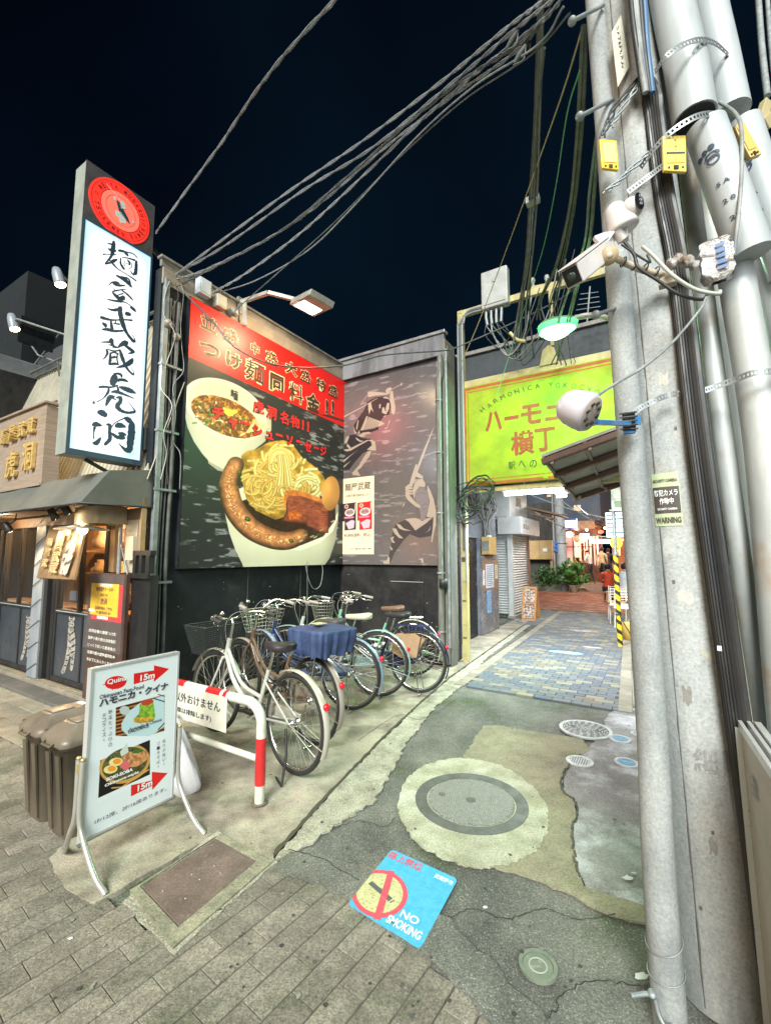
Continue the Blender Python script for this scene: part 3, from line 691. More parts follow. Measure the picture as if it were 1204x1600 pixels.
# pork block
def pork(d,s,x,y):
    n=vnoise(x,y,5,41);m=vnoise(x*.4+y,y*2-x*.7,4,42);c=np.array((.62,.3,.2))*(.65+.6*n[...,None]); f=sm(m,.55,.68)[...,None]*.35; c=c*(1-f)+np.array((.85,.5,.35))*f
    return np.clip(c*(.6+.4*sm(d,0,4))[...,None],0,1)
cv.poly([(444,772),(450,766),(470,769),(495,777),(510,785),(513,795),(513,833),(500,832),(480,822),(478,818),(455,816),(440,814),(447,800),(447,788)],None,fn=pork)
cv.poly([(444,772),(452,765),(475,769),(500,778),(512,787),(512,792),(495,783),(470,775),(450,774),(446,790),(443,797)],None,fn=jit((.88,.5,.22),.3,5,43))
cv.poly([(450,800),(462,797),(472,806),(466,812),(452,812)],None,fn=jit((.85,.42,.16),.4,4,44))
for k in range(14): 
    x=r3.uniform(455,505);y=r3.uniform(782,822); cv.stroke([(x,y),(x+r3.uniform(4,12),y+r3.uniform(-1,6))],1.2,(.38,.16,.1),a=.6)
# egg
cv.ell(516.5,771,14,27,4,None,fn=lambda p,r,x,y:np.clip((1.02-.28*(p*.5+.5)-.2*sm(r,.1,1.1)+.15*np.exp(-((p+.35)**2+(r+.35)**2)*7))[...,None]*np.array((.96,.66,.34)),0,1))
# sausage
sp=[(p.x,p.y) for p in cat([(368,727,0),(360,745,0),(358,768,0),(368,798,0),(392,826,0),(425,842,0),(450,845,0),(470,838,0)],6)]
def saus(d,s,x,y):
    n=vnoise(x,y,5,51);m=vnoise(x,y,2.2,52);k=(.5+.55*sm(d,0,9)-.18*s)[...,None]
    c=np.array((.78,.5,.31))*(.72+.5*n[...,None])*k; hi=sm(d,8,13)[...,None]*sm(m,.5,.75)[...,None]*.5; return np.clip(c+hi*np.array((1,.85,.7)),0,1)
cv.stroke(sp,[26,31,35,37,37,36,33,26],None,fn=saus) if False else cv.stroke(sp,[23+10*math.sin(math.pi*min(1,max(.12,i/(len(sp)-1)*.9+.08))) for i in range(len(sp))],None,fn=saus)
for x,y,r_ in ((374,738,4),(387,811,5),(455,845,4),(371,765,2)): cv.ell(x,y,r_,r_*.7,30,(.22,.28,.1)); cv.ell(x-.5,y-.7,r_*.5,r_*.3,30,(.5,.55,.3))
for k in range(10):
    x=r3.uniform(468,522);y=835+r3.uniform(-12,12)-(x-470)*.3; cv.stroke([(x,y),(x+4,y-2)],2,[(.75,.7,.5),(.3,.35,.15),(.9,.88,.8)][k%3],a=.8)
# red band
cv.poly([(286,455),(545,600),(545,671),(286,553.5)],(.86,.1,.09),fn=jit((.87,.1,.09),.05,30,7))
cv.poly([(500,648),(545,662),(545,659),(512,648)],(.2,.17,.17))
cv.C*= (.96+.08*vnoise(u_,v_*.3,.5,9))[...,None]
t=T('food_billboard','big printed board of noodle bowls under a red banner strip on black wall','billboard',(.04,-1.5,1.45))
mb=MB(); mb.box(.003,.07,-3.045,.0,1.45,4.64); pn=part('panel',mb,BLK,t)
mb=MB(); quad_uv(mb,TLb,TRb,BRb,BLb); part('print',mb,cv.image('food_print',.42),pn)
# outlined lettering
def on(x,y,a): p=PA(x,y,a); return V(p)
CRMT=mat('cream_outline',rgb((235,215,170)),.5);DKT=mat('dark_brown_ink',rgb((62,50,38)),.5);REDT=mat('red_ink',rgb((215,38,40)),.5);BKT=mat('black_ink',rgb((28,24,24)),.5)
ol=MB();fi=MB();rd=MB();ro=MB()
def pxs(x,y,w,h,d=.078): return PA(x+w/2,y,d)[1]-PA(x-w/2,y,d)[1],PA(x,y-h/2,d)[2]-PA(x,y+h/2,d)[2]
Z1=lambda a,b:(V((280+a/4.63,480+b/4.63)))
def outl(ch,zx,zy,h,w,d=.078):
    p=Z1(zx,zy); w,h=pxs(p.x,p.y,w/4.63,h/4.63,d); c=on(p.x,p.y,d); ux=V((0,1,0));uy=V((0,0,1))
    cx=ch in '盛麺料特並'; text(ol,ch,c,ux,uy,h*1.08,w*1.1,bold=.034 if cx else .07,wob=.012,off=.0); text(fi,ch,c,ux,uy,h,w,bold=.01 if cx else .036,wob=.012,off=.0025)
for ch,zx,zy,h,w in (('並',215,118,105,118),('盛',372,205,100,110),('中',548,300,80,60),('盛',665,368,95,95),('・',748,402,10,10),('大',810,445,90,85),('盛',912,500,88,78),('・',972,530,10,10),('特',1025,563,84,68),('盛',1112,607,84,64),
    ('つ',222,310,90,150),('け',395,388,112,112),('麺',548,465,150,138),('同',706,550,128,100),('料',846,620,135,100),('金',968,692,128,98),('!',1066,722,105,20),('!',1110,728,105,20)):
    outl(ch,zx,zy,h,w)
part('lettering_outline',ol,CRMT,pn); part('lettering',fi,DKT,pn)
for ch,x,y,h,w in (('虎',404,636,20,16.5),('洞',424,645,20,16),('名',444,653,19,14),('物',461,659,19,14),('!',473,664,17,3.5),('!',481,667,17,3.5),
    ('チ',341,646,21,19),('ャ',364,662,17,14),('ー',383,661,4,13),('シ',402,673,18,15),('ュ',421,681,12,12),('ー',436,680,3.5,11),('ソ',452,688,16,11),('ー',467,690,3.5,9),('セ',481,698,16,12),('ー',494,700,3,8),('ジ',505,705,16,10)):
    c=on(x,y,.078); w,h=pxs(x,y,w,h); cx=ch in '虎洞物名'; text(ro,ch,c,UB,UZ,h*1.1,w*1.12,bold=.04 if cx else .09,wob=.01); text(rd,ch,c,UB,UZ,h,w,bold=.018 if cx else .05,wob=.01,off=.0025)
part('red_lettering_outline',ro,BKT,pn); part('red_lettering',rd,REDT,pn)
mb=MB(); c=on(366,617,.079); text(mb,'麺',c,UB,UZ,.13,.12,bold=.012); part('bowl_mark',mb,BKT,pn)
# ---------------------------------------------------------------- swordsmen board
TLc,TRc,BLc,BRc=(.03,-.055,4.57),(1.84,-.055,4.57),(.03,-.055,1.455),(1.84,-.055,1.455)
cv=Canvas(560,960,(.3,.28,.28),project(TLc,TRc,BLc)); u_,v_=np.meshgrid(np.linspace(0,1.8,560),np.linspace(0,3.1,960))
n1=vnoise(u_,v_,.8,21);n3=vnoise(u_*.45,v_*2.2,.1,23);n4=vnoise(u_,v_,.05,25)
k=(.29+.09*n1+.03*n4+sm(n3,.6,.75)*.13)[...,None]; cv.C[:]=k*np.array((1.0,.95,.97))
rd_=np.exp(-(((u_-.75)/.5)**2+((v_-.85)/.5)**2))[...,None]; cv.C+=rd_*np.array((.16,.02,.03))   # printed red smoke behind the leaping figure
wm=np.exp(-(((u_-1.5)/.5)**2+((v_-2.7)/.4)**2))[...,None]; cv.C+=wm*np.array((.1,.05,.02))
Zc=lambda pts:[(520+x/7.08,560+y/7.08) for x,y in pts]
Zd=lambda pts:[(520+x/6.689,730+y/6.689) for x,y in pts]
WH=(.62,.56,.51);DK=(.16,.15,.17)
P_=lambda z,pts,col=WH:cv.poly(z(pts),col,soft=.5)
S_=lambda z,pts,w,col=WH:cv.stroke(z(pts),w,col,soft=.5)
# leaping figure
P_(Zc,[(240,840),(180,850),(110,1000),(80,1100),(110,1240),(180,1230),(240,1150),(330,1050),(390,1020),(470,1010),(475,930),(420,890),(330,880)],(.19,.17,.19))
P_(Zc,[(380,480),(470,430),(560,420),(620,450),(640,520),(620,620),(560,640),(520,700),(500,790),(380,830),(280,840),(230,830),(230,740),(280,660),(350,560)],(.2,.16,.18))
P_(Zc,[(385,370),(470,368),(590,382),(600,400),(540,408),(470,412),(400,428),(385,425)])
P_(Zc,[(632,360),(662,362),(672,440),(690,540),(686,600),(665,625),(645,600),(640,520),(628,440)])
P_(Zc,[(580,360),(600,330),(640,318),(650,335),(630,360),(625,390),(600,400)])
S_(Zc,[(755,287),(700,315),(600,372)],.9);cv.ell(520+757/7.08,560+285/7.08,1.4,2.3,10,WH)
S_(Zc,[(490,440),(340,530),(105,655)],[.8,1.2,1.7]); S_(Zc,[(380,405),(330,475),(305,515)],.7)
P_(Zc,[(550,430),(590,425),(615,440),(625,460),(600,445),(560,440)])
for pts in ([(600,490),(625,495),(620,560),(600,600),(580,560)],[(510,510),(530,505),(525,550),(512,555)],[(545,545),(565,540),(575,575),(600,590),(590,620),(560,610),(540,600)],[(560,640),(590,625),(570,650)],[(620,690),(635,680),(600,770),(580,785),(570,770),(600,760)]): P_(Zc,pts)
P_(Zc,[(390,500),(420,480),(430,540),(450,600),(420,560),(400,620),(390,560)])
for k in range(8):
    x0=330+k*20; P_(Zc,[(x0-30,800-k*3),(x0+40+k*4,640+k*8),(x0+60+k*6,640+k*12),(x0+10,790-k*4)],WH)
for k in range(7): S_(Zc,[(350+k*20,790-k*4),(400+k*18,640+k*12)],.6,(.22,.17,.19))
P_(Zc,[(225,740),(245,800),(270,830),(235,832)]);P_(Zc,[(275,680),(285,690),(265,800),(255,770)]);P_(Zc,[(290,790),(300,830),(270,838)])
P_(Zc,[(280,850),(330,820),(400,812),(425,830),(360,840),(320,870),(300,865)])
P_(Zc,[(175,850),(180,870),(150,945),(125,930),(140,890)]);P_(Zc,[(160,940),(210,1000),(190,1010),(150,970)]);P_(Zc,[(250,870),(300,905),(345,915),(300,925),(260,900)])
P_(Zc,[(110,1010),(180,1000),(260,960),(380,900),(400,905),(300,960),(200,1020),(150,1030)])
P_(Zc,[(375,1010),(430,960),(420,920),(380,905),(430,897),(470,925),(476,1020),(430,1018)])
P_(Zc,[(385,1030),(425,1025),(400,1090),(350,1150),(310,1210),(270,1240),(300,1290),(305,1300),(215,1290),(215,1265),(245,1230),(290,1180),(340,1090)])
for pts in ([(30,1140),(60,1160),(110,1130),(280,1010),(180,1090),(100,1170),(50,1180)],[(60,1060),(90,1050),(140,1080),(90,1100)],[(30,1210),(70,1260),(200,1130),(90,1210)],[(0,1120),(40,1150),(20,1160)]): P_(Zc,pts)
# seated figure
P_(Zd,[(650,600),(760,545),(860,640),(1060,530),(1060,650),(1020,720),(900,740),(800,700),(740,760),(640,900),(600,1000),(560,1010),(600,860),(620,700)],(.26,.23,.24))
P_(Zd,[(860,230),(900,205),(960,220),(1000,300),(1000,420),(975,480),(960,540),(920,560),(905,430),(860,340)],(.46,.42,.43))
P_(Zd,[(870,130),(935,120),(965,170),(960,210),(900,200),(860,260),(850,340),(830,250),(850,180)])
P_(Zd,[(985,185),(1010,230),(1050,330),(1075,450),(1075,600),(1050,700),(1035,785),(1025,780),(1040,650),(1050,520),(990,520),(975,510),(1000,420),(1010,350),(985,240)])
P_(Zd,[(850,55),(880,50),(940,95),(940,120),(890,110),(850,85)]); P_(Zd,[(835,140),(870,120),(890,140),(860,180),(840,170)],(.55,.5,.52))
P_(Zd,[(760,275),(790,280),(830,330),(880,380),(910,400),(910,430),(860,410),(800,360),(765,325)])
for y in (180,205,235,262): P_(Zd,[(752,y+30),(785,y),(835,y+6),(830,y+22),(790,y+26),(760,y+50)])
S_(Zd,[(870,-20),(830,100),(800,200)],[3.2,3,2.6]);cv.poly([(520+1122/7.08,560+748/7.08),(520+1095/7.08,560+800/7.08),(520+1010/7.08,560+990/7.08),(520+930/7.08,560+1200/7.08),(520+850/7.08,560+1400/7.08),(520+880/7.08,560+1400/7.08),(520+960/7.08,560+1190/7.08),(520+1050/7.08,560+950/7.08)],WH,soft=.5)
P_(Zd,[(748,545),(800,535),(860,530),(900,545),(930,565),(1000,530),(1040,515),(980,580),(860,662),(820,610),(790,570)])
for pts in ([(660,590),(690,640),(740,660),(820,665),(740,640),(700,600)],[(620,640),(640,690),(690,740),(735,745),(690,700),(660,640)],[(600,740),(620,790),(650,790),(625,760),(640,720)],[(592,830),(610,870),(625,860),(605,830)],[(525,985),(560,975),(580,930),(592,950),(590,1010),(530,1010)],[(890,960),(940,950),(945,1000),(920,1000),(925,975)],[(960,690),(1000,660),(1020,610),(1010,660)],[(720,420),(750,360),(745,400)]): P_(Zd,pts)
for pts in ([(880,240),(930,225),(970,250)],[(870,290),(930,260),(985,290)],[(930,400),(960,380),(990,390)],[(935,450),(965,430)]): S_(Zd,pts,.5,(.3,.27,.28))
t=T('swordsmen_board','dark board printed with a leaping and a crouching swordsman on the rear wall','billboard',(.9,-.02,1.45))
mb=MB(); mb.box(.0,1.845,-.05,-.003,1.45,4.575); pn=part('panel',mb,BLK,t)
mb=MB(); quad_uv(mb,TLc,TRc,BRc,BLc); part('print',mb,cv.image('swordsmen_print',.25),pn)
mb=MB(); mb.box(.024,.036,-.062,-.05,1.45,4.3); mb.box(1.838,1.85,-.06,-.045,1.45,4.57); part('edge_trim',mb,mat('trim_alu',(.6,.62,.62),.3,metal=.8),pn)
# mail order poster
t=T('mail_order_poster','tall cream poster with two product photos and a price on the swordsmen board','poster',(.37,-.06,1.6))
p0=V(PB(532,748,-.062));p1=V(PB(587,742,-.062));p3=V(PB(587,866,-.062));za,zb=1.62,2.9;a0,a1=.045,.70
mb=MB(); mb.box(a0,a1,-.062,-.0565,za,zb); ps=part('sheet',mb,mat('poster_cream',rgb((214,200,176)),.6),t)
def pp(u,v,d=-.0635): return V((a0+(a1-a0)*u,d,zb-(zb-za)*v))
tx=MB(); text(tx,'麺屋武蔵',pp(.5,.12),UA,UZ,.13,.52,bold=.01,wob=.01); text(tx,'〜お取り寄せ始めました〜',pp(.5,.235),UA,UZ,.045,.54,bold=.01); text(tx,'¥3,800(送料、税込)',pp(.5,.755),UA,UZ,.07,.54,bold=.01); text(tx,'または「麺屋武蔵 お取寄」で検索',pp(.6,.93),UA,UZ,.028,.42)
part('lettering',tx,DKT,ps)
def cell(cx,bg):
    c=Canvas(90,170,bg,lambda u,v:(u*90,v*170)); c.ell(25,20,14,14,0,(.75,.6,.55));c.ell(25,20,7,7,0,(.5,.2,.3) if bg[0]<.5 else (.5,.5,.4))
    c.ell(48,60,34,24,0,(.82,.78,.78));c.ell(48,58,27,17,0,(.6,.5,.48),fn=lambda p,r,x,y:np.clip(np.array((.6,.5,.5))*(.6+.8*vnoise(x,y,7,3)[...,None]),0,1));c.stroke([(15,90),(70,92)],12,(.75,.45,.55));c.poly([(20,125),(60,108),(82,115),(76,160),(40,165)],(.72,.66,.72));c.stroke([(85,8),(83,50)],5,(.8,.75,.7));c.poly([(0,112),(14,112),(14,170),(0,170)],(.8,.76,.68))
    return c
for i,(u0,u1,bg) in enumerate(((.04,.46,(.2,.15,.17)),(.5,.94,(.78,.1,.12)))):
    mb=MB(); quad_uv(mb,pp(u0,.335),pp(u1,.325),pp(u1,.68),pp(u0,.69)); part('product_photo',mb,cell(0,bg).image('product_print%d'%i,.5),ps)
# ---------------------------------------------------------------- flood lamp on the billboard
LH=mat('lamp_housing',(.4,.39,.34),.45,c2=(.28,.27,.24),sc=8,metal=.3)
t=T('billboard_floodlight','square floodlight on a bent bracket above the food billboard','floodlight',(.1,-2.45,4.4))
FH=V(PA(488,474,.92))
mb=MB(); base=V((.03,-2.38,4.93)); el=V((.45,-2.38,4.98)); mb.bar(V((.02,-2.3,4.2+.6)),V((.02,-2.3,5.02)),.06,.04); mb.bar(V((.0,-2.3,4.95)),V((.45,-2.2,5.0)),.045,.045); mb.bar((.45,-2.2,5.0),FH+V((-.08,0,.03)),.045,.045); mb.bar((.1,-2.26,4.62),(.12,-2.3,4.95),.05,.03)
part('bracket',mb,LH,t)
aim=V((.05,-1.6,3.4))
d=(aim-FH).normalized(); ux=d.cross(V((0,0,1))).normalized(); uy=ux.cross(d)
ux=V((.15,.98,0)).normalized(); d=V((-.1,-.3,-.95)).normalized(); uy=d.cross(ux).normalized()
mb=MB(); mb.obox(FH,ux*.2,uy*.2,d*.05); hs=part('housing',mb,LH,t,bevel=.01)
mb=MB(); 
for k in range(9): mb.obox(FH-d*.055+ux*(-.12+.03*k),ux*.004,uy*.14,d*.02)
part('cooling_fin',mb,LH,hs,kind='stuff')
mb=MB(); mb.obox(FH+d*.049-uy*.06,ux*.15,uy*.1,d*.003); part('lens',mb,mat('flood_lens',(1,.85,.62),.4,em=9),t)
light('floodlight','AREA',W(FH+d*.07),30,(1,.72,.42),.24,aim=W((.05,-1.9,2.9)))
# ---------------------------------------------------------------- utility kit at the billboard's top left
GAL=mat('galvanised_steel',(.2,.22,.23),.5,c2=(.3,.32,.32),sc=9,metal=.35,bump=.15)
t=T('service_post','square galvanised service post with conduits between shop front and food billboard','post',(.03,-3.3,0))
mb=MB(); mb.box(.0,.055,-3.34,-3.285,0,4.72); part('post',mb,GAL,t,bevel=.004)
mb=MB()
for x,y0,y1,r in ((.03,-3.26,-3.2,.014),(.03,-3.16,-3.2,.02),(.02,-3.21,-3.2,.01)):
    P=[(x+.012*math.sin(z*3),y0,z) for z in np.linspace(.3,4.5,16)]; mb.tube(P,r,8)
part('conduit',mb,mat('grey_conduit',(.07,.075,.075),.6,c2=(.13,.13,.125),sc=6),t)
mb=MB()
for z in (1.3,2.3,2.95,3.7): mb.box(.0,.06,-3.35,-3.1,z,z+.025)
part('clamp',mb,GAL,t)
def boxthing(name,lab,catg,c,hs_,m,bevel=.008,rot=None):
    t=T(name,lab,catg,c); mb=MB(); mb.obox(c,(hs_[0],0,0),(0,hs_[1],0),(0,0,hs_[2])); b=part('case',mb,m,t,bevel=bevel)
    mb=MB(); mb.obox(V(c)+V((hs_[0]+.004,0,0)),(.004,0,0),(0,hs_[1]*.8,0),(0,0,hs_[2]*.8)); part('lid',mb,m,t,bevel=.003); return t
boxthing('junction_box','pale blue-grey junction box at the top left corner of the food billboard','junction box',(.1,-2.9,4.8),(.05,.08,.1),mat('paleblue_plastic',(.5,.56,.62),.5))
boxthing('sensor_box','cream sensor box right of the pale junction box above the billboard','sensor',(.1,-2.66,4.74),(.05,.07,.08),mat('cream_plastic',(.5,.46,.38),.5))
mb=MB(); mb.sphere((.1,-2.43,4.72),.05,12); mb.tube([(.0,-2.43,4.8),(.1,-2.43,4.76)],.015); solo('wire_clamp',mb,LH,'small round cable clamp on the wall cap beside the sensor box','clamp')
# coil of cables & meters behind the post
mb=MB(); mb.lathe([(.0005,.0),(.045,.0),(.05,.04),(.04,.08),(.0005,.09)],(.02,-3.28,4.18),(1,-.4,0),16); mb.lathe([(.0005,.0),(.04,.0),(.045,.04),(.035,.07),(.0005,.08)],(.02,-3.17,4.08),(1,-.4,0),16)
solo('insulator_pair',mb,mat('brown_insulator',(.2,.15,.12),.4,c2=(.3,.27,.25),sc=9),'two round brown insulators behind the service post','insulator')
BCB=mat('black_cable',(.02,.022,.022),.5);GCB=mat('grey_cable',(.16,.17,.17),.6,c2=(.3,.3,.29),sc=8);WCB=mat('white_cable',(.4,.4,.36),.5)
wr=random.Random(4)
for k,(lab,mm) in enumerate((('loose pale cable drooping down beside the service post',WCB),('tangled dark cable behind the service post',BCB),('thin grey wire looping at the billboard corner',GCB))):
    mb=MB(); P=[(.06+.03*k,-3.3+.05*k,4.68)]
    for i in range(9): P.append((.08+wr.uniform(-.05,.08),-3.3+.07*k+wr.uniform(-.05,.06),4.55-.27*i+wr.uniform(-.06,.06)))
    mb.tube(cat(P,5),.004,6); solo('loose_cable',mb,mm,lab,'cable')
mb=MB(); P=[on(x,y,.09) for x,y in ((477,882),(482,905),(490,920),(500,915),(504,895),(503,880))]; mb.tube(cat(P,5),.006,6); mb.tube([on(480,876,.09),on(480,900,.06),on(480,1000,.03)],.004,5)
solo('cable_loop',mb,GCB,'grey cable loop hanging below the food billboard on the black wall','cable')
# ---------------------------------------------------------------- corner pipes by the gate (right end of rear wall)
t=T('corner_downpipe','old dark downpipe with brackets at the right corner of the black building','downpipe',(2.0,-.12,0))
DP=mat('old_downpipe',(.09,.1,.09),.5,c2=(.2,.2,.17),sc=5,stretch=(1,1,.3),bump=.3)
mb=MB(); mb.tube([(1.9,-.13,.12),(1.9,-.13,4.2),(1.93,-.13,4.35),(1.93,-.13,4.6)],.045,14); mb.lathe([(.05,0),(.05,.1)],(1.9,-.13,3.95),(0,0,1),14); part('pipe',mb,DP,t)
mb=MB(); mb.tube([(2.01,-.1,.3),(2.01,-.1,4.7)],.022,8); mb.tube([(1.955,-.2,1.2),(1.955,-.2,4.5)],.012,6); part('pipe',mb,GAL,t,label='thin galvanised pipe')
mb=MB()
for z in (.5,1.33,2.2,3.1,3.9): mb.lathe([(.048,0),(.054,0),(.054,.03),(.048,.03)],(1.9,-.13,z),(0,0,1),14)
part('bracket',mb,GAL,t)
mb=MB(); mb.lathe([(.0005,0),(.06,0),(.06,.12),(.0005,.12)],(1.95,-.16,1.15),(0,0,1),12); part('meter_cover',mb,BCB,t)
# ================================================================ VERTICAL LIGHT-BOX SIGN
SF=-.14
t=T('projecting_lightbox_sign','tall lit white vertical sign with brushed characters and a red round emblem on top','sign',(-.25,-3.75,2.57))
GRN=mat('sign_edge_metal',(.33,.36,.32),.5,c2=(.25,.27,.25),sc=3,spk=(.12,.13,.1),spsc=60,spt=.96)
mb=MB(); mb.box(-.37,SF-.012,-4.115,-3.40,2.575,5.61); cab=part('cabinet',mb,GRN,t,bevel=.004)
mb=MB(); mb.box(SF-.012,SF-.004,-4.117,-3.398,4.99,5.612); part('top_panel',mb,mat('sign_dark_panel',(.05,.048,.05),.6,c2=(.075,.07,.07),sc=6),cab)
FR=mat('sign_frame_blue',(.035,.06,.09),.5)
mb=MB(); 
for q in ((-4.118,-4.09,2.57,5.0),(-3.415,-3.396,2.57,5.0),(-4.09,-3.415,2.57,2.625),(-4.09,-3.415,4.975,5.0)): mb.box(SF-.012,SF+.004,*q)
part('frame',mb,FR,cab)
m=mat('sign_light',(.9,.95,1),.4); b_=m.node_tree; N=b_.nodes; pr=N['Principled BSDF']
tcn=N.new('ShaderNodeTexCoord'); 
def mathn(op,a,b2=None):
    q=N.new('ShaderNodeMath'); q.operation=op
    for i,v in enumerate((a,b2)):
        if v is None: continue
        if isinstance(v,(int,float)): q.inputs[i].default_value=v
        else: b_.links.new(v,q.inputs[i])
    return q.outputs[0]
sx=N.new('ShaderNodeSeparateXYZ'); b_.links.new(tcn.outputs['Generated'],sx.inputs[0])
dy=mathn('MULTIPLY',mathn('ABSOLUTE',mathn('SUBTRACT',sx.outputs[1],.5)),2.); dz=mathn('MULTIPLY',mathn('ABSOLUTE',mathn('SUBTRACT',sx.outputs[2],.5)),2.)
ed=mathn('ADD',mathn('POWER',dy,3.5),mathn('POWER',dz,14.))
rmp=N.new('ShaderNodeValToRGB'); rmp.color_ramp.elements[0].color=(1,1,1,1); rmp.color_ramp.elements[1].position=.9; rmp.color_ramp.elements[1].color=(.36,.68,.85,1)
b_.links.new(ed,rmp.inputs[0]); b_.links.new(rmp.outputs[0],pr.inputs['Emission Color']); pr.inputs['Emission Strength'].default_value=.42; pr.inputs['Base Color'].default_value=(.5,.5,.5,1)
mb=MB(); mb.box(SF-.011,SF-.003,-4.09,-3.415,2.625,4.975); lp=part('light_panel',mb,m,cab)
INK=mat('brush_ink',(.02,.045,.075),.6)
def brush(mb,pts,fn,a):
    """tapering brush stroke as a flat ribbon; fn maps picture units to the sign face"""
    P=cat([(x,y,w) for x,y,w in pts],5) if len(pts)>2 else cat([(pts[0][0],pts[0][1],pts[0][2]),((pts[0][0]+pts[1][0])/2,(pts[0][1]+pts[1][1])/2,(pts[0][2]+pts[1][2])/2),pts[1]],5)
    Lf=[];Rt=[];n=len(P)
    for i in range(n):
        d=(P[min(i+1,n-1)]-P[max(i-1,0)]); d=V((d.x,d.y,0)); d=d.normalized() if d.length>0 else V((1,0,0)); nn=V((-d.y,d.x,0)); w=1.22*max(P[i].z,1.5)*(.55 if i in (0,n-1) else 1)*(1+.10*math.sin(i*2.3+P[0].x))
        Lf.append(fn(P[i].x+nn.x*w/2,P[i].y+nn.y*w/2,a)); Rt.append(fn(P[i].x-nn.x*w/2,P[i].y-nn.y*w/2,a))
    mb.add(Lf+Rt,[(i,i+1,n+i+1,n+i) for i in range(n-1)])
def fA(x,y,a): return V(PA(120+x/6.954,270+y/6.954,a))
def fB(x,y,a): return V(PA(110+x/6.4,480+y/6.4,a))
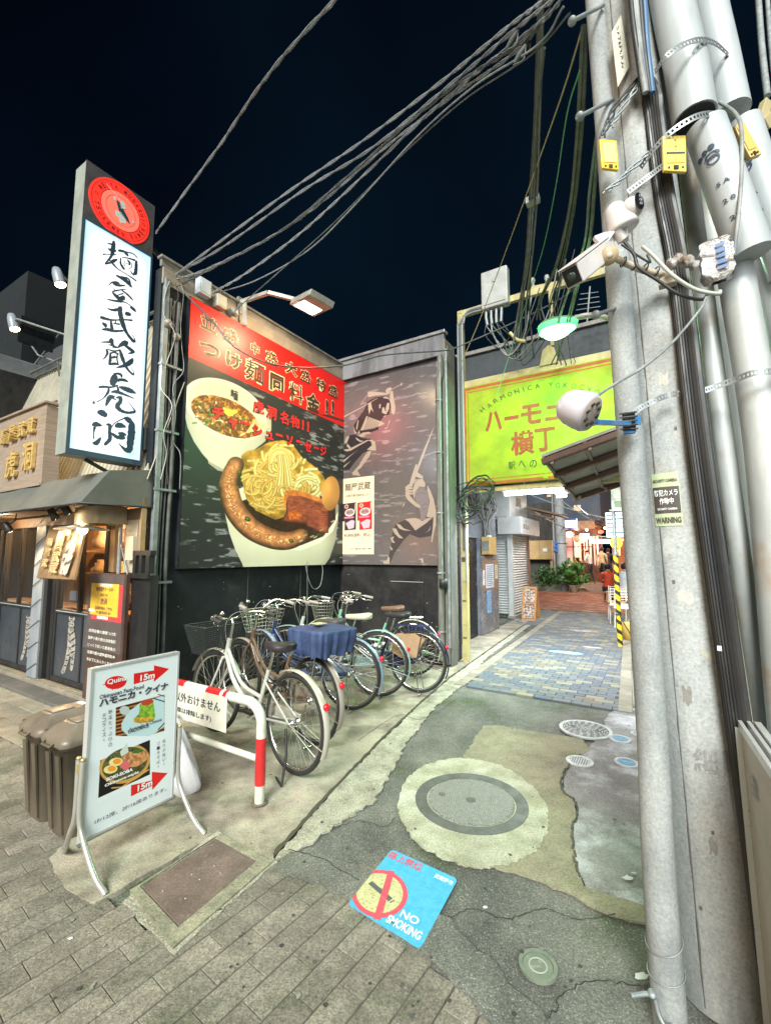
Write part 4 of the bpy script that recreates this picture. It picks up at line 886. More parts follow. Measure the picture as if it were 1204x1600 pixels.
CH=[(fA,[[(403,738,22),(398,800,40),(385,900,30)],[(332,762,8),(375,775,16),(422,782,12)],[(340,822,10),(380,842,28),(432,850,20)],[(283,886,16),(330,884,9),(432,890,12)],[(395,872,30),(360,930,22),(308,990,14)],[(338,935,6),(365,955,14),(400,992,16)],[(445,940,14),(400,958,34),(370,975,22),(305,992,14)],[(390,985,20),(450,1045,10),(550,1108,8),(600,1140,12),(652,1178,12)],[(448,842,20),(495,850,24),(540,862,14),(610,878,10),(664,926,8)],[(520,862,18),(545,885,22),(560,905,14)],[(482,918,10),(478,985,18),(520,1052,22)],[(490,918,8),(560,928,12),(640,952,20)],[(648,952,24),(645,1040,30),(635,1112,36)],[(520,955,7),(516,1000,8),(528,1020,6)],[(548,942,8),(575,975,20),(572,1005,20)],[(600,975,6),(596,1025,7),(560,1042,6)],[(630,1112,20),(600,1090,12),(585,1060,6)],[(530,985,6),(560,990,6)]]),
(fA,[[(428,1112,16),(480,1140,24),(545,1180,34),(600,1245,14)],[(425,1120,10),(560,1150,14),(590,1240,10)],[(340,1240,3),(375,1195,14),(430,1190,22),(470,1205,10)],[(395,1200,20),(450,1222,24),(530,1225,12)],[(400,1255,8),(420,1272,8)],[(385,1292,14),(430,1280,16),(545,1262,8)],[(385,1295,14),(430,1340,28),(460,1365,30)],[(430,1335,10),(510,1310,14)],[(480,1270,10),(550,1320,16),(612,1385,14)],[(445,1370,30),(500,1362,44),(525,1345,14)],[(328,1372,8),(380,1385,16),(470,1398,22),(520,1405,10),(580,1440,8),(645,1508,14)],[(600,1445,6),(620,1490,14),(645,1508,8)],[(500,1330,14),(520,1385,18)]]),
(fB,[[(370,12,8),(430,28,22),(500,20,34)],[(498,-10,40),(500,60,38),(525,165,38),(570,265,22),(640,352,26)],[(650,355,14),(640,310,7),(612,262,3)],[(298,95,20),(330,108,26),(420,128,16),(540,125,12),(625,132,18)],[(548,58,28),(578,68,34),(608,78,20)],[(318,155,14),(350,178,30),(358,205,12)],[(315,222,14),(370,222,26),(440,238,22),(535,235,18)],[(405,128,14),(412,180,24),(420,235,30)],[(430,160,10),(500,172,16)],[(455,120,8),(452,160,10)],[(595,-4,10),(630,18,24),(658,46,10)]]),
(fB,[[(300,350,6),(350,348,14),(420,350,18)],[(390,322,26),(408,335,44),(425,372,20),(440,390,12)],[(380,372,8),(440,390,14),(475,402,8)],[(475,405,12),(510,375,34),(548,358,46),(580,368,24)],[(545,378,20),(600,420,26),(642,452,22)],[(575,462,8),(610,458,18),(645,448,14)],[(358,418,14),(372,455,22),(350,500,14),(322,526,6)],[(365,418,8),(440,438,14),(500,428,12)],[(402,450,14),(400,520,26),(392,580,22)],[(400,462,14),(440,452,14),(485,470,14)],[(472,462,14),(468,520,12),(478,560,14)],[(410,510,12),(440,498,22),(468,505,10)],[(390,575,14),(440,565,24),(490,572,14)],[(495,420,14),(515,490,30),(550,580,22),(590,640,16),(636,680,16)],[(636,680,12),(630,640,5),(608,600,3)],[(625,508,14),(605,545,44),(550,580,34),(460,606,10)],[(420,400,8),(480,405,12)]]),
(fB,[[(440,672,34),(440,710,62),(430,755,60),(440,785,24)],[(430,668,14),(480,664,20),(512,680,20),(510,705,10)],[(470,735,30),(500,725,26),(545,730,24),(582,748,8)],[(282,800,20),(340,795,22),(410,800,16),(480,780,16)],[(385,800,10),(378,850,24),(330,910,10),(260,950,10)],[(222,952,22),(248,955,24)],[(405,850,10),(460,845,28),(560,880,16),(642,915,8)],[(485,795,14),(540,812,36),(600,835,40),(658,862,8)],[(470,790,12),(480,830,22),(470,860,14)],[(450,895,10),(400,900,40),(375,940,34),(355,992,12)],[(410,905,10),(460,925,12)],[(455,905,10),(500,905,30),(500,945,34),(470,990,40),(510,1035,28),(580,1055,22),(652,1045,26)],[(655,1045,14),(610,985,7),(565,925,3)]]),
(fB,[[(270,1048,24),(315,1055,52),(368,1090,34)],[(215,1182,12),(255,1170,44),(320,1185,10)],[(245,1195,30),(236,1250,12),(236,1320,12)],[(222,1355,14),(260,1358,40),(290,1325,28),(305,1300,8)],[(300,1325,3),(320,1290,5),(338,1240,3)],[(355,1170,10),(395,1182,30),(392,1250,26),(395,1320,34),(340,1380,24)],[(400,1215,12),(450,1155,9),(545,1108,14)],[(535,1105,14),(580,1125,44),(645,1188,18)],[(612,1150,46),(612,1250,62),(600,1350,58),(592,1450,46)],[(610,1440,34),(560,1430,34),(510,1390,14),(482,1355,4)],[(445,1192,22),(490,1180,48),(558,1198,14)],[(395,1250,10),(440,1280,26),(485,1315,24)],[(475,1258,12),(520,1268,34),(560,1280,18)],[(455,1295,6),(500,1300,40),(550,1310,22)]])]
for k,(fn,sts) in enumerate(CH):
    mb=MB()
    for i,s in enumerate(sts): brush(mb,s,fn,SF+.0015+.0006*i)
    part('character',mb,INK,lp)
# emblem
ec=V((SF,-3.765,5.288)); er=.315
def dsc(mb,r0,r1,off,n=56,m=0,c=None):
    c=ec if c is None else c
    P=lambda r,i:V((SF+off,c[1]+r*math.cos(2*math.pi*i/n),c[2]+r*math.sin(2*math.pi*i/n)))
    if r0==0: mb.add([P(r1,i) for i in range(n)],[tuple(range(n))],m)
    else: mb.add([P(r,i) for i in range(n) for r in (r0,r1)],[(2*i,2*i+1,(2*i+3)%(2*n),(2*i+2)%(2*n)) for i in range(n)],m)
RE=mat('emblem_red',(.75,.03,.02),.5,em=.28,emc=(1,.035,.02)); RL=mat('emblem_light_red',(.8,.16,.11),.5,em=.3,emc=(1,.13,.09)); RDk=mat('emblem_dark_red',(.3,.01,.01),.5)
mb=MB(); mb.lathe([(.0005,0),(er,0),(er,.014),(.0005,.014)],(SF-.012,ec[1],ec[2]),(1,0,0),56,sm=False); em_=part('emblem',mb,RE,cab)
mb=MB(); dsc(mb,0,.2,.004); part('emblem_centre',mb,RL,em_)
mb=MB(); dsc(mb,.2,.206,.0045); dsc(mb,.288,.293,.0045); dsc(mb,.15,.154,.0048)
def arc_text(s,r,a0,a1,flip=False):
    n=len(s)
    for i,ch in enumerate(s):
        if ch==' ': continue
        a=math.radians(a0+(a1-a0)*i/(n-1)); c=ec+V((.0055,r*math.cos(a),r*math.sin(a))); ux=V((0,-math.sin(a),math.cos(a))); uy=V((0,math.cos(a),math.sin(a)))
        if not flip: ux=-ux
        else: uy=-uy
        text(mb,ch,c,ux,uy,.05,.028 if ch!='I' else .009,bold=.03)
arc_text('MENYA MUSASHI',.247,150,14); arc_text('TSUKEMEN RAMEN',.247,196,348,True)
for a in (172,3): 
    a=math.radians(a); c=ec+V((0,.247*math.cos(a),.247*math.sin(a))); dsc(mb,.012,.018,.0055,16,0,c)
part('emblem_lettering',mb,RDk,em_)
mb=MB(); q=lambda pts:mb.add([V((SF+.0075,ec[1]+y,ec[2]+z)) for y,z in pts],[tuple(range(len(pts)))])
q([(-.06,.1),(-.01,.085),(.03,.03),(.08,-.03),(.1,-.09),(.05,-.06),(-.02,-.02),(-.04,.04)]); part('emblem_figure',mb,INK,em_)
mb=MB(); q([(-.09,.11),(-.06,.12),(-.05,.08),(-.075,.08)]);q([(0,.12),(.03,.11),(.045,.06),(.0,.03),(-.02,.07)]);q([(-.06,-.03),(0,-.01),(.05,-.05),(.06,-.1),(.0,-.13),(-.02,-.09),(-.05,-.08)]);q([(.12,-.02),(.15,-.03),(.13,-.05)])
mb.bar(V((SF+.0078,ec[1]-.16,ec[2]+.2)),V((SF+.0078,ec[1]+.02,ec[2]+.09)),.006,.001,(1,0,0)); part('emblem_figure',mb,mat('emblem_pale',(.6,.66,.6),.5),em_,label='pale highlights of the emblem figure')
mb=MB(); mb.bar((-.25,-3.9,2.56),(-.25,-3.4,2.35),.03,.03); mb.bar((-.25,-3.42,3.0),(-.25,-3.3,3.0),.05,.05); mb.bar((-.25,-3.42,5.2),(-.25,-3.2,5.1),.04,.04); mb.box(-.2,-.1,-3.385,-3.3,2.75,3.0)
each('bracket',mb,BCB,t)
light('sign_glow','AREA',W((SF+.25,-3.75,3.9)),14,(.85,.95,1),.6,aim=W((2.5,-3.75,2.6)))
# ================================================================ RAMEN SHOP FRONT
t=T('ramen_shop','small ramen shop with a corrugated roof front, dark awning and black sliding doors','shop',(-2.5,-3.3,0))
COR=mat('corrugated_beige',(.45,.42,.34),.5,c2=(.33,.31,.25),sc=2.2,stretch=(1,1,.4),bump=.15)
DKW=mat('dark_timber',(.014,.014,.016),.45,c2=(.03,.029,.028),sc=3,stretch=(1,1,.2),bump=.2)
DRP=mat('door_bluegrey',(.035,.042,.055),.35,c2=(.05,.057,.07),sc=2)
PST=mat('pale_bluegrey_post',(.2,.23,.27),.5,c2=(.3,.32,.34),sc=3,stretch=(1,1,.3))
AWN=mat('awning_canvas',(.09,.095,.085),.85,c2=(.13,.13,.115),sc=1.5,bump=.1,bsc=90)
sl=math.radians(72.5)
def rf(a,s,o=0): return V((a,-3.4+s*math.cos(sl)-o*math.sin(sl),2.4+s*math.sin(sl)+o*math.cos(sl)))
mb=MB(); per=.105;a=-5.2;prev=None;pro=[]
while a<-.03:
    pro+=[(a,0),(a+.07,0),(a+.078,.022),(a+.097,.022)]; a+=per
n=len(pro); mb.add([rf(x,0,o) for x,o in pro]+[rf(x,2.62,o) for x,o in pro],[(i,i+1,n+i+1,n+i) for i in range(n-1)])
part('corrugated_roof_panel',mb,COR,t)
mb=MB(); mb.box(-5.4,-.05,-2.58,.5,2.4,4.8); mb.box(-5.4,-.02,-3.34,-2.6,2.4,2.5); mb.box(-5.4,-5.2,-3.4,.5,0,4.9); part('wall',mb,DKW,t)
mb=MB(); mb.bar(rf(-5.2,2.64,.02),rf(-.05,2.64,.02),.06,.05); part('ridge_cap',mb,LH,t)
mb=MB(); mb.tube([rf(-5.2,2.66,.14),rf(-.1,2.66,.14)],.02,8); mb.tube([rf(-3.6,2.75,.1),rf(-2.0,3.0,.5)],.012,6)
for a in (-4.1,-2.9,-1.9,-.9): mb.bar(rf(a,2.66,.14),rf(a,2.4,.02),.025,.02)
part('ridge_pipe',mb,mat('dull_pipe',(.2,.2,.18),.5,metal=.4),t)
# awning
mb=MB(); prof=[(-3.32,2.52),(-3.79,2.44),(-4.03,2.10),(-4.03,2.085),(-3.3,2.12)]
x0,x1=-5.2,.02;n=len(prof)
N_=40
for k in range(N_):
    p0_,p1_=x0+(x1-x0)*k/N_,x0+(x1-x0)*(k+1)/N_
    s=lambda a:.006*math.sin(a*7)
    mb.add([(p0_,prof[i][0]+s(p0_)*(i in (1,2)),prof[i][1]+s(p0_*1.3)) for i in range(4)]+[(p1_,prof[i][0]+s(p1_)*(i in (1,2)),prof[i][1]+s(p1_*1.3)) for i in range(4)],[(i,i+1,5+i,4+i) for i in range(3)],0,False)
mb.add([(x1,p[0],p[1]) for p in prof],[tuple(range(n))]); 
aw=part('awning',mb,AWN,t)
mb=MB(); mb.tube([(x0,-4.03,2.09),(x1,-4.03,2.09),(x1,-3.3,2.115)],.012,6); mb.box(.015,.035,-3.36,-3.3,2.1,2.52)
for z in (2.15,2.25,2.35,2.45): mb.box(.035,.045,-3.34,-3.32,z,z+.015)
for a in (-4,-2.7,-1.4,-.2): mb.tube([(a,-3.35,2.15),(a,-4.0,2.1)],.01,6)
part('awning_frame',mb,BCB,aw)
# soffit boards, head beam
mb=MB(); mb.box(-5.2,0,-3.45,-3.38,1.98,2.1); mb.box(-5.2,-.02,-3.9,-3.46,2.13,2.145); part('head_beam',mb,mat('soffit',(.14,.1,.07),.6,c2=(.2,.12,.08),sc=3),t)
# posts
mb=MB(); mb.box(-2.27,-2.0,-3.52,-3.36,.09,1.98); part('post',mb,PST,t,bevel=.006,label='pale blue-grey wrapped post')
mb=MB(); mb.box(-1.99,-1.9,-3.5,-3.38,.09,1.98); mb.box(-1.87,-1.79,-3.46,-3.36,.09,1.98); mb.box(-3.62,-3.5,-3.5,-3.36,.09,1.98); each('post',mb,DKW,t,bevel=.004)
mb=MB()
for k in range(8): 
    z=.15+k*.26; mb.bar((-2.28,-3.53,z),(-1.99,-3.53,z+.13),.004,.008,(0,-1,0))
each('post_binding',mb,BCB,t)
# doors with lower panels, tiger paintings and glass
GLS=mat('shop_glass',(.1,.1,.1),.05,alpha=.1,nodet=1)
TIG=mat('tiger_print',(.36,.34,.31),.6,c2=(.24,.22,.2),sc=16)
def tiger(mb,ca,cz,s,b):
    el=lambda x,z,rx,rz,n=14:[(x+rx*math.cos(6.283*i/n),z+rz*math.sin(6.283*i/n)) for i in range(n)]
    for p in (el(0,.33,.1,.11),el(-.075,.43,.03,.03,8),el(.075,.43,.03,.03,8),[(-.1,.27),(.09,.27),(.17,.12),(.19,-.1),(.12,-.2),(.0,-.16),(-.09,-.05)],[(-.09,-.04),(.03,-.12),(-.04,-.3),(-.12,-.46),(-.24,-.45),(-.15,-.3)],[(.06,-.16),(.18,-.1),(.16,-.34),(.12,-.4),(.05,-.38)],el(-.19,-.45,.06,.03,8)): mb.add([V((ca+x*s,b,cz+z*s)) for x,z in p],[tuple(range(len(p)))])
def tiger_stripes(mb,ca,cz,s,b):
    for x,z,w_,h_,k in ((-.06,.38,.05,.012,.3),(.06,.38,.05,.012,-.3),(0,.41,.05,.01,0),(-.035,.335,.022,.014,0),(.035,.335,.022,.014,0),(0,.285,.03,.02,0),(-.07,.29,.04,.01,-.4),(.07,.29,.04,.01,.4),(.05,.2,.1,.016,.5),(-.04,.17,.07,.014,-.4),(.09,.1,.11,.018,.5),(-.03,.06,.07,.014,-.5),(.11,0,.11,.018,.4),(.1,-.1,.11,.016,.3),(0,-.05,.07,.014,-.4),(-.03,-.16,.07,.014,.2),(-.07,-.25,.06,.013,.2),(-.11,-.34,.06,.013,.1),(.11,-.2,.07,.013,-.2),(.11,-.29,.06,.012,-.1)):
        mb.add([V((ca+(x-w_)*s,b,cz+(z-k*w_)*s)),V((ca+x*s,b,cz+(z-h_)*s)),V((ca+(x+w_)*s,b,cz+(z+k*w_)*s)),V((ca+x*s,b,cz+(z+h_)*s))],[(0,1,2,3)])
def door(a0,a1,nm):
    d=MB(); d.box(a0,a1,-3.44,-3.40,.12,.92); dr=part('sliding_door',d,DRP,t,bevel=.003)
    d=MB(); d.box(a0,a0+.05,-3.455,-3.405,.1,1.97); d.box(a1-.05,a1,-3.455,-3.405,.1,1.97); d.box(a0+.05,a1-.05,-3.455,-3.405,.9,.95); d.box(a0+.05,a1-.05,-3.455,-3.405,.08,.16); d.box((a0+a1)/2+.1,(a0+a1)/2+.13,-3.452,-3.441,.16,.9); part('door_frame',d,DKW,dr)
    d=MB(); d.box(a0+.05,a1-.05,-3.425,-3.42,.95,1.95); part('glass',d,GLS,dr)
    d=MB(); d.box(a0+.05,a1-.05,-3.46,-3.456,.925,.935); part('rail_strip',d,mat('strip_pale',(.35,.38,.42),.4),dr)
    d=MB(); d.box((a0+a1)/2+.02,(a0+a1)/2+.07,-3.47,-3.43,.95,1.98); part('mullion',d,DKW,dr)
    return dr
d1=door(-3.5,-2.29,''); d2=door(-1.78,-.62,'')
mb=MB(); tiger(mb,-2.53,.52,.62,-3.4435); tp=part('tiger_painting',mb,TIG,d1); mb=MB(); tiger_stripes(mb,-2.53,.52,.62,-3.4445); part('tiger_stripe',mb,BCB,d1,kind='stuff'); mb=MB(); tiger(mb,-1.35,.55,.72,-3.4435); part('tiger_painting',mb,TIG,d2); mb=MB(); tiger_stripes(mb,-1.35,.55,.72,-3.4445); part('tiger_stripe',mb,BCB,d2,kind='stuff')
mb=MB(); mb.box(-5.2,-.45,-3.56,-3.38,.0,.085); part('sill',mb,mat('stone_sill',(.27,.24,.19),.7,c2=(.2,.18,.14),sc=5,bump=.3),t,bevel=.006)
mb=MB(); mb.box(-5.2,-.5,-3.76,-3.565,.0,.05); part('step',mb,mat('dark_step',(.09,.09,.085),.7,c2=(.14,.13,.12),sc=5,bump=.3),t,bevel=.005)
mb=MB(); mb.box(-5.2,-.5,-3.50,-3.47,.086,.1); part('door_track',mb,mat('brass_track',(.5,.42,.3),.4,metal=.6),t)
# interior
INW=mat('interior_wood',(.3,.17,.07),.6,c2=(.16,.08,.035),sc=3,stretch=(1,1,.3))
mb=MB(); mb.box(-5.1,-.1,-2.2,-2.15,0,2.4); mb.box(-5.1,-.1,-3.3,-2.2,2.36,2.39); mb.box(-.12,-.08,-3.35,-2.2,0,2.4); part('interior_wall',mb,INW,t)
mb=MB(); mb.box(-4.8,-.9,-3.0,-2.7,.8,.88); part('counter',mb,mat('counter_wood',(.4,.22,.1),.4),t)
ir=random.Random(9); PAL=[(.75,.5,.22),(.6,.4,.25),(.08,.05,.04),(.5,.12,.06),(.7,.62,.5),(.2,.25,.35),(.45,.28,.12)]
for k in range(26):
    a=-3.5+ir.uniform(0,3.1);z=ir.choice((.9,1.35,1.7));w_=ir.uniform(.04,.13);h_=ir.uniform(.12,.36);b0=ir.uniform(-2.9,-2.4);mb=MB()
    if k%3: mb.lathe([(.0005,0),(w_,0),(w_*1.1,h_*.4),(w_*.6,h_*.75),(w_*.7,h_),(.0005,h_)],(a,b0,z),(0,0,1),10)
    else: mb.box(a-w_,a+w_,b0,b0+.03,z,z+h_)
    part('shelf_ornament',mb,mat('orn%d'%(k%7),PAL[k%7],.5),t)
mb=MB(); 
for z in (1.33,1.68): mb.box(-3.5,-.3,-2.6,-2.25,z-.025,z)
each('shelf',mb,INW,t)
mb=MB()
for p in ((-.75,-2.6,1.0),(-.62,-2.65,1.15),(-.68,-2.62,1.32),(-.55,-2.6,1.45)): mb.sphere(p,.13,10,0,(1,.6,1.1))
part('wooden_carving',mb,mat('carving_gold',(.6,.36,.14),.45,c2=(.3,.15,.05),sc=25,bump=.6,bsc=30),t)
for a,e in ((-3.0,24),(-1.3,28),(-.5,15)): light('shop_interior_lamp','POINT',W((a,-2.75,2.1)),e*1.3,(1,.62,.28),.08)
light('awning_lamp','POINT',W((-2.9,-3.72,2.0)),7,(1,.72,.42),.06)
# right end : corrugated strip, posts, timber panel
mb=MB(); mb.box(-.02,.02,-3.45,-3.4,1.45,2.2); mb.box(-.6,-.5,-3.44,-3.39,1.42,1.97); each('corner_board',mb,mat('warm_board',(.4,.27,.14),.6,c2=(.3,.19,.1),sc=4),t)
mb=MB(); mb.box(-.3,-.06,-3.44,-3.40,1.42,2.05); part('side_panel',mb,COR,t)
mb=MB(); mb.tube([(-.33,-3.47,1.0),(-.33,-3.47,2.1)],.022,8); mb.tube([(-.15,-3.47,1.4),(-.33,-3.47,1.75)],.008,6); part('downpipe',mb,GAL,t)
mb=MB(); mb.box(-.02,.3,-3.49,-3.40,.02,1.40); mb.box(-.02,.3,-3.52,-3.49,1.37,1.42); mb.box(-.01,.04,-3.5,-3.44,1.42,1.6);mb.box(.1,.15,-3.5,-3.44,1.42,1.6);mb.box(.22,.28,-3.5,-3.44,1.42,1.6); mb.box(-.02,.3,-3.5,-3.44,1.6,1.65)
part('timber_screen',mb,DKW,t)
mb=MB(); mb.box(-.75,-.25,-3.75,-3.45,1.93,2.12); part('extractor_box',mb,mat('aged_cardboard',(.42,.34,.22),.7,c2=(.3,.24,.16),sc=8),t,bevel=.01)
mb=MB(); mb.lathe([(.0005,.03),(.1,.03),(.24,0),(.25,-.01)],(-.55,-3.75,1.88),(0,0,1),20); part('lamp_shade',mb,LH,t)
mb=MB(); mb.sphere((-.55,-3.75,1.87),.05,12); part('bulb',mb,mat('warm_bulb',(1,.8,.5),.5,em=14),t)
light('awning_lamp','POINT',W((-.55,-3.8,1.78)),4,(1,.7,.4),.05)
mb=MB(); mb.box(-.17,-.03,-3.5,-3.42,1.55,1.8); part('meter_box',mb,mat('cream_box',(.55,.48,.36),.6),t,bevel=.004)
# spotlights below awning
for k,(x,y,lab) in enumerate(((15,828,'bright round spotlight under the awning at the left edge'),(86,808,'black spotlight under the awning left of its twin, over the carved board'),(106,800,'black spotlight under the awning right of its twin, over the carved board'))):
    c=V(PB(x,y,-3.85)); q=T('awning_spotlight',lab,'spotlight',c,'spotlights under the awning'); dd=V((.15,.45,-.85)).normalized()
    mb=MB(); mb.lathe([(.0005,-.1),(.035,-.1),(.04,0),(.045,.03),(.04,.03)],c,dd,16); part('head',mb,BCB,q)
    mb=MB(); mb.tube([c-dd*.05,c+V((0,.05,.12)),(c.x,c.y+.06,2.12)],.008,6); part('arm',mb,BCB,q)
    mb=MB(); mb.lathe([(.0005,.0),(.036,.0)],c+dd*.028,dd,16); part('lens',mb,mat('warm_lens',(1,.85,.6),.5,em=16 if k==0 else 5),q)
    light('awning_spot_light','SPOT',W(c+dd*.06),16,(1,.72,.4),.03,aim=W(c+dd),spot_size=1.3,spot_blend=.6)
# slanted carved board
c=[V(PB(x,y,b)) for x,y,b in ((77,822,-3.72),(133,822,-3.72),(115,906,-3.9),(57,903,-3.9))]
q=T('slanted_carved_board','leaning wooden board with gilded vertical characters and a painted tiger under the awning','signboard',c[3])
mb=MB(); nn=(c[1]-c[0]).cross(c[3]-c[0]).normalized(); mb.prism(c,nn*.03); bd=part('board',mb,mat('carved_wood',(.3,.19,.1),.5,c2=(.2,.12,.06),sc=5,bump=.3),q,bevel=.006)
if nn.y>0: nn=-nn
o=.034 if (c[0]+nn-c[0]).y<0 else .034
ux=(c[1]-c[0]).normalized();uy=(c[0]-c[3]).normalized()
def cb(u,v): return (c[0]*(1-u)+c[1]*u)*(1-v)+(c[3]*(1-u)+c[2]*u)*v
ux2=ux if ux.cross(uy).dot(nn)>0 else ux
mb=MB()
for i,ch in enumerate('麺屋武蔵'): text(mb,ch,cb(.52,.2+.2*i)+V((0,-.036,0)),UA,uy,.13,.15,bold=.01,ext=.008)
for i,ch in enumerate('麺屋武'): text(mb,ch,cb(.25,.32+.2*i)+V((0,-.036,0)),UA,uy,.1,.1,bold=.01,ext=.008)
part('gilded_character',mb,mat('gilt',(.75,.6,.32),.4,metal=.3),bd)
mb=MB(); pz=[cb(u,v)+V((0,-.037,0)) for u,v in ((.78,.06),(.95,.12),(.97,.5),(.9,.93),(.72,.9),(.7,.6),(.76,.3))]; mb.poly(pz[::-1]); part('tiger_painting',mb,mat('tiger_pale',(.55,.5,.4),.6,c2=(.12,.1,.08),sc=16,lo=.5,hi=.56),bd)
# big wooden sign on the roof
q=T('roof_wood_sign','pale wooden box sign with raised gilded characters on the corrugated roof','signboard',(-2.4,-3.7,2.44))
WD=mat('pale_sign_wood',(.36,.28,.22),.6,c2=(.26,.2,.15),sc=14,stretch=(.2,.2,6),bump=.15)
mb=MB(); mb.box(-3.55,-1.50,-3.80,-3.62,2.44,3.40); bd=part('box',mb,WD,q,bevel=.006)
mb=MB(); mb.box(-3.58,-1.47,-3.83,-3.60,3.402,3.43); mb.box(-3.58,-1.47,-3.83,-3.60,2.41,2.438); part('edge_board',mb,WD,bd,bevel=.004)
mb=MB()
for ch,x,y,s in (('麺',8,683,.2),('屋',21,677,.2),('武',35,671,.2),('蔵',50,665,.2),('虎',19,726,.34),('洞',45,713,.34)):
    p=V(PB(x,y,-3.825)); text(mb,ch,p,UA,UZ,s,s*.9,bold=.014,ext=.018)
part('gilded_character',mb,mat('gilt_wood',(.62,.43,.16),.5,c2=(.45,.3,.1),sc=20),bd)
mb=MB(); mb.bar((-1.5,-3.7,3.38),(-1.05,-3.45,3.3),.015,.015); mb.tube([(-3.5,-3.7,3.46),(-1.5,-3.7,3.46)],.018,8); part('fixing',mb,GAL,q)
# two arm lamps over the roof
for k,(x,y,ax,ay,lab) in enumerate(((93,438,108,441,'arm spotlight nearest the vertical sign above the shop roof'),(22,508,102,523,'arm spotlight further left on a long arm above the shop roof'))):
    c=V(PB(x,y,-3.75 if k==0 else -3.75)); q=T('roof_spotlight',lab,'spotlight',c,'spotlights over the shop roof')
    dd=V((.12,.25,-.95)).normalized() if 0 else V((.30,-.1,-.93)).normalized()
    hd=V((.35,.1,-.9)).normalized(); ux=hd.orthogonal().normalized(); uy=hd.cross(ux)
    mb=MB(); mb.lathe([(.0005,-.17),(.045,-.17),(.06,-.1),(.065,.06),(.06,.075),(.055,.06),(.0005,.05)],c,hd,20); part('head',mb,mat('lamp_blue_white',(.25,.28,.32),.4),q)
    mb=MB(); mb.lathe([(.0005,.0),(.056,.0)],c+hd*.065,hd,20); part('lens',mb,mat('warm_lens_bright',(1,.8,.5),.5,em=20),q)
    e=V(PB(ax,ay,-3.4)); mb=MB(); mb.tube([c-hd*.06,c-hd*.09+V((.05,0,.02)),e] if k==0 else [c-hd*.06,c+V((.1,0,.06)),e],.014,8); part('arm',mb,GAL,q)
    light('roof_spot_light','SPOT',W(c+hd*.1),75,(1,.68,.34),.05,aim=W((c.x-.25,-3.3,2.9)),spot_size=1.9,spot_blend=.7)
# poster stand in acrylic with menu text
q=T('door_poster_panel','tall brown panel with a yellow and red poster behind clear film beside the shop door','poster panel',(-.36,-3.55,.1))
mb=MB(); mb.box(-.74,-.0,-3.56,-3.52,.08,1.41); bd=part('panel',mb,mat('brown_panel',(.06,.035,.03),.4,c2=(.09,.055,.045),sc=4),q,bevel=.003)
def pq(x,y,d=-3.566): return V(PB(x,y,d))
def flat(mb,c4): mb.add(c4[::-1],[(0,1,2,3)]); return mb
def rect(mb,a0,a1,z0,z1,b): mb.add([(a0,b,z0),(a1,b,z0),(a1,b,z1),(a0,b,z1)],[(0,1,2,3)]); return mb
mb=MB(); rect(mb,-.66,-.05,.92,1.30,-3.562); ps=part('poster',mb,mat('poster_red',rgb((205,40,50)),.3),bd)
mb=MB(); rect(mb,-.68,-.12,.97,1.305,-3.5645); part('poster_centre',mb,mat('poster_yellow',rgb((235,190,20)),.3,c2=rgb((215,175,20)),sc=5),ps)
mb=MB(); text(mb,'感謝感激セール中',V((-.4,-3.567,1.245)),UA,UZ,.045,.34,bold=.015); text(mb,'虎洞',V((-.4,-3.567,1.12)),UA,UZ,.07,.13,bold=.015); text(mb,'麺屋武蔵',V((-.4,-3.567,1.185)),UA,UZ,.03,.15); text(mb,'営業時間のご案内',V((-.4,-3.567,1.045)),UA,UZ,.035,.34,bold=.015); text(mb,'大盛同料金',V((-.4,-3.567,1.0)),UA,UZ,.035,.3,bold=.015)
part('lettering',mb,mat('poster_brown_ink',rgb((120,50,20)),.5),ps)
mb=MB(); rect(mb,-.5,-.25,1.275,1.3,-3.5655);rect(mb,-.52,-.3,.935,.965,-3.5655);rect(mb,-.7,-.58,1.0,1.03,-3.5665); part('white_strip',mb,mat('white_ink',(.7,.7,.65),.5),ps)
mb=MB()
for k,s in enumerate(('虎洞自慢の濃厚つけ麺','国産小麦の極太自家製麺','じっくり炊いた豚骨魚介','並盛中盛大盛特盛同料金','お気軽にお入りください')): text(mb,s,V((-.4,-3.564,.80-.075*k)),UA,UZ,.035,.56,bold=.015)
part('white_lettering',mb,mat('white_ink',(.7,.7,.65),.5),bd)
mb=MB(); mb.box(-.745,.0,-3.585,-3.58,.62,1.40); part('clear_film',mb,mat('clear_film',(.8,.85,.9),.08,alpha=.025,nodet=1),bd)
# blocks of the city behind the shop
CG=mat('distant_dark_concrete',(.008,.011,.015),.8,c2=(.005,.008,.011),sc=.4)
zt=PA(45,423,-8)[2]
mb=MB(); mb.box(-22,-8,-2,22,0,zt); q=T('office_block','tall dark concrete block rising behind the ramen shop','building',(-15,10,0)); part('wall',mb,CG,q)
mb=MB()
for k in range(7):
    for j in range(3): mb.box(-8.0,-7.96,1+k*2.6,2.4+k*2.6,zt-3-3*j,zt-1.8-3*j)
part('window',mb,mat('dark_window',(.02,.022,.025),.2),q)
zt2=PA(22,490,-6)[2]
q=T('grey_annex_building','lower lilac grey building with two small dark windows behind the shop roof','building',(-8,2,0))
mb=MB(); mb.box(-7.9,-6,-1.7,5,0,zt2); part('wall',mb,mat('lilac_render',(.06,.058,.068),.8,c2=(.04,.04,.048),sc=1),q); 
for k,(x,y) in enumerate(((61,516),(57,529))):
    p=PA(x,y,-5.98); mb=MB(); mb.box(-6,-5.97,p[1]-.3,p[1]+.3,p[2]-.18,p[2]+.18); part('window',mb,BLK,q)
mb=MB(); mb.box(-6.02,-5.9,-1.8,5,zt2,zt2+.08); mb.box(-6.02,-5.5,-1.5,3.5,zt2-1.9,zt2-1.8); part('ledge',mb,CAPM,q)
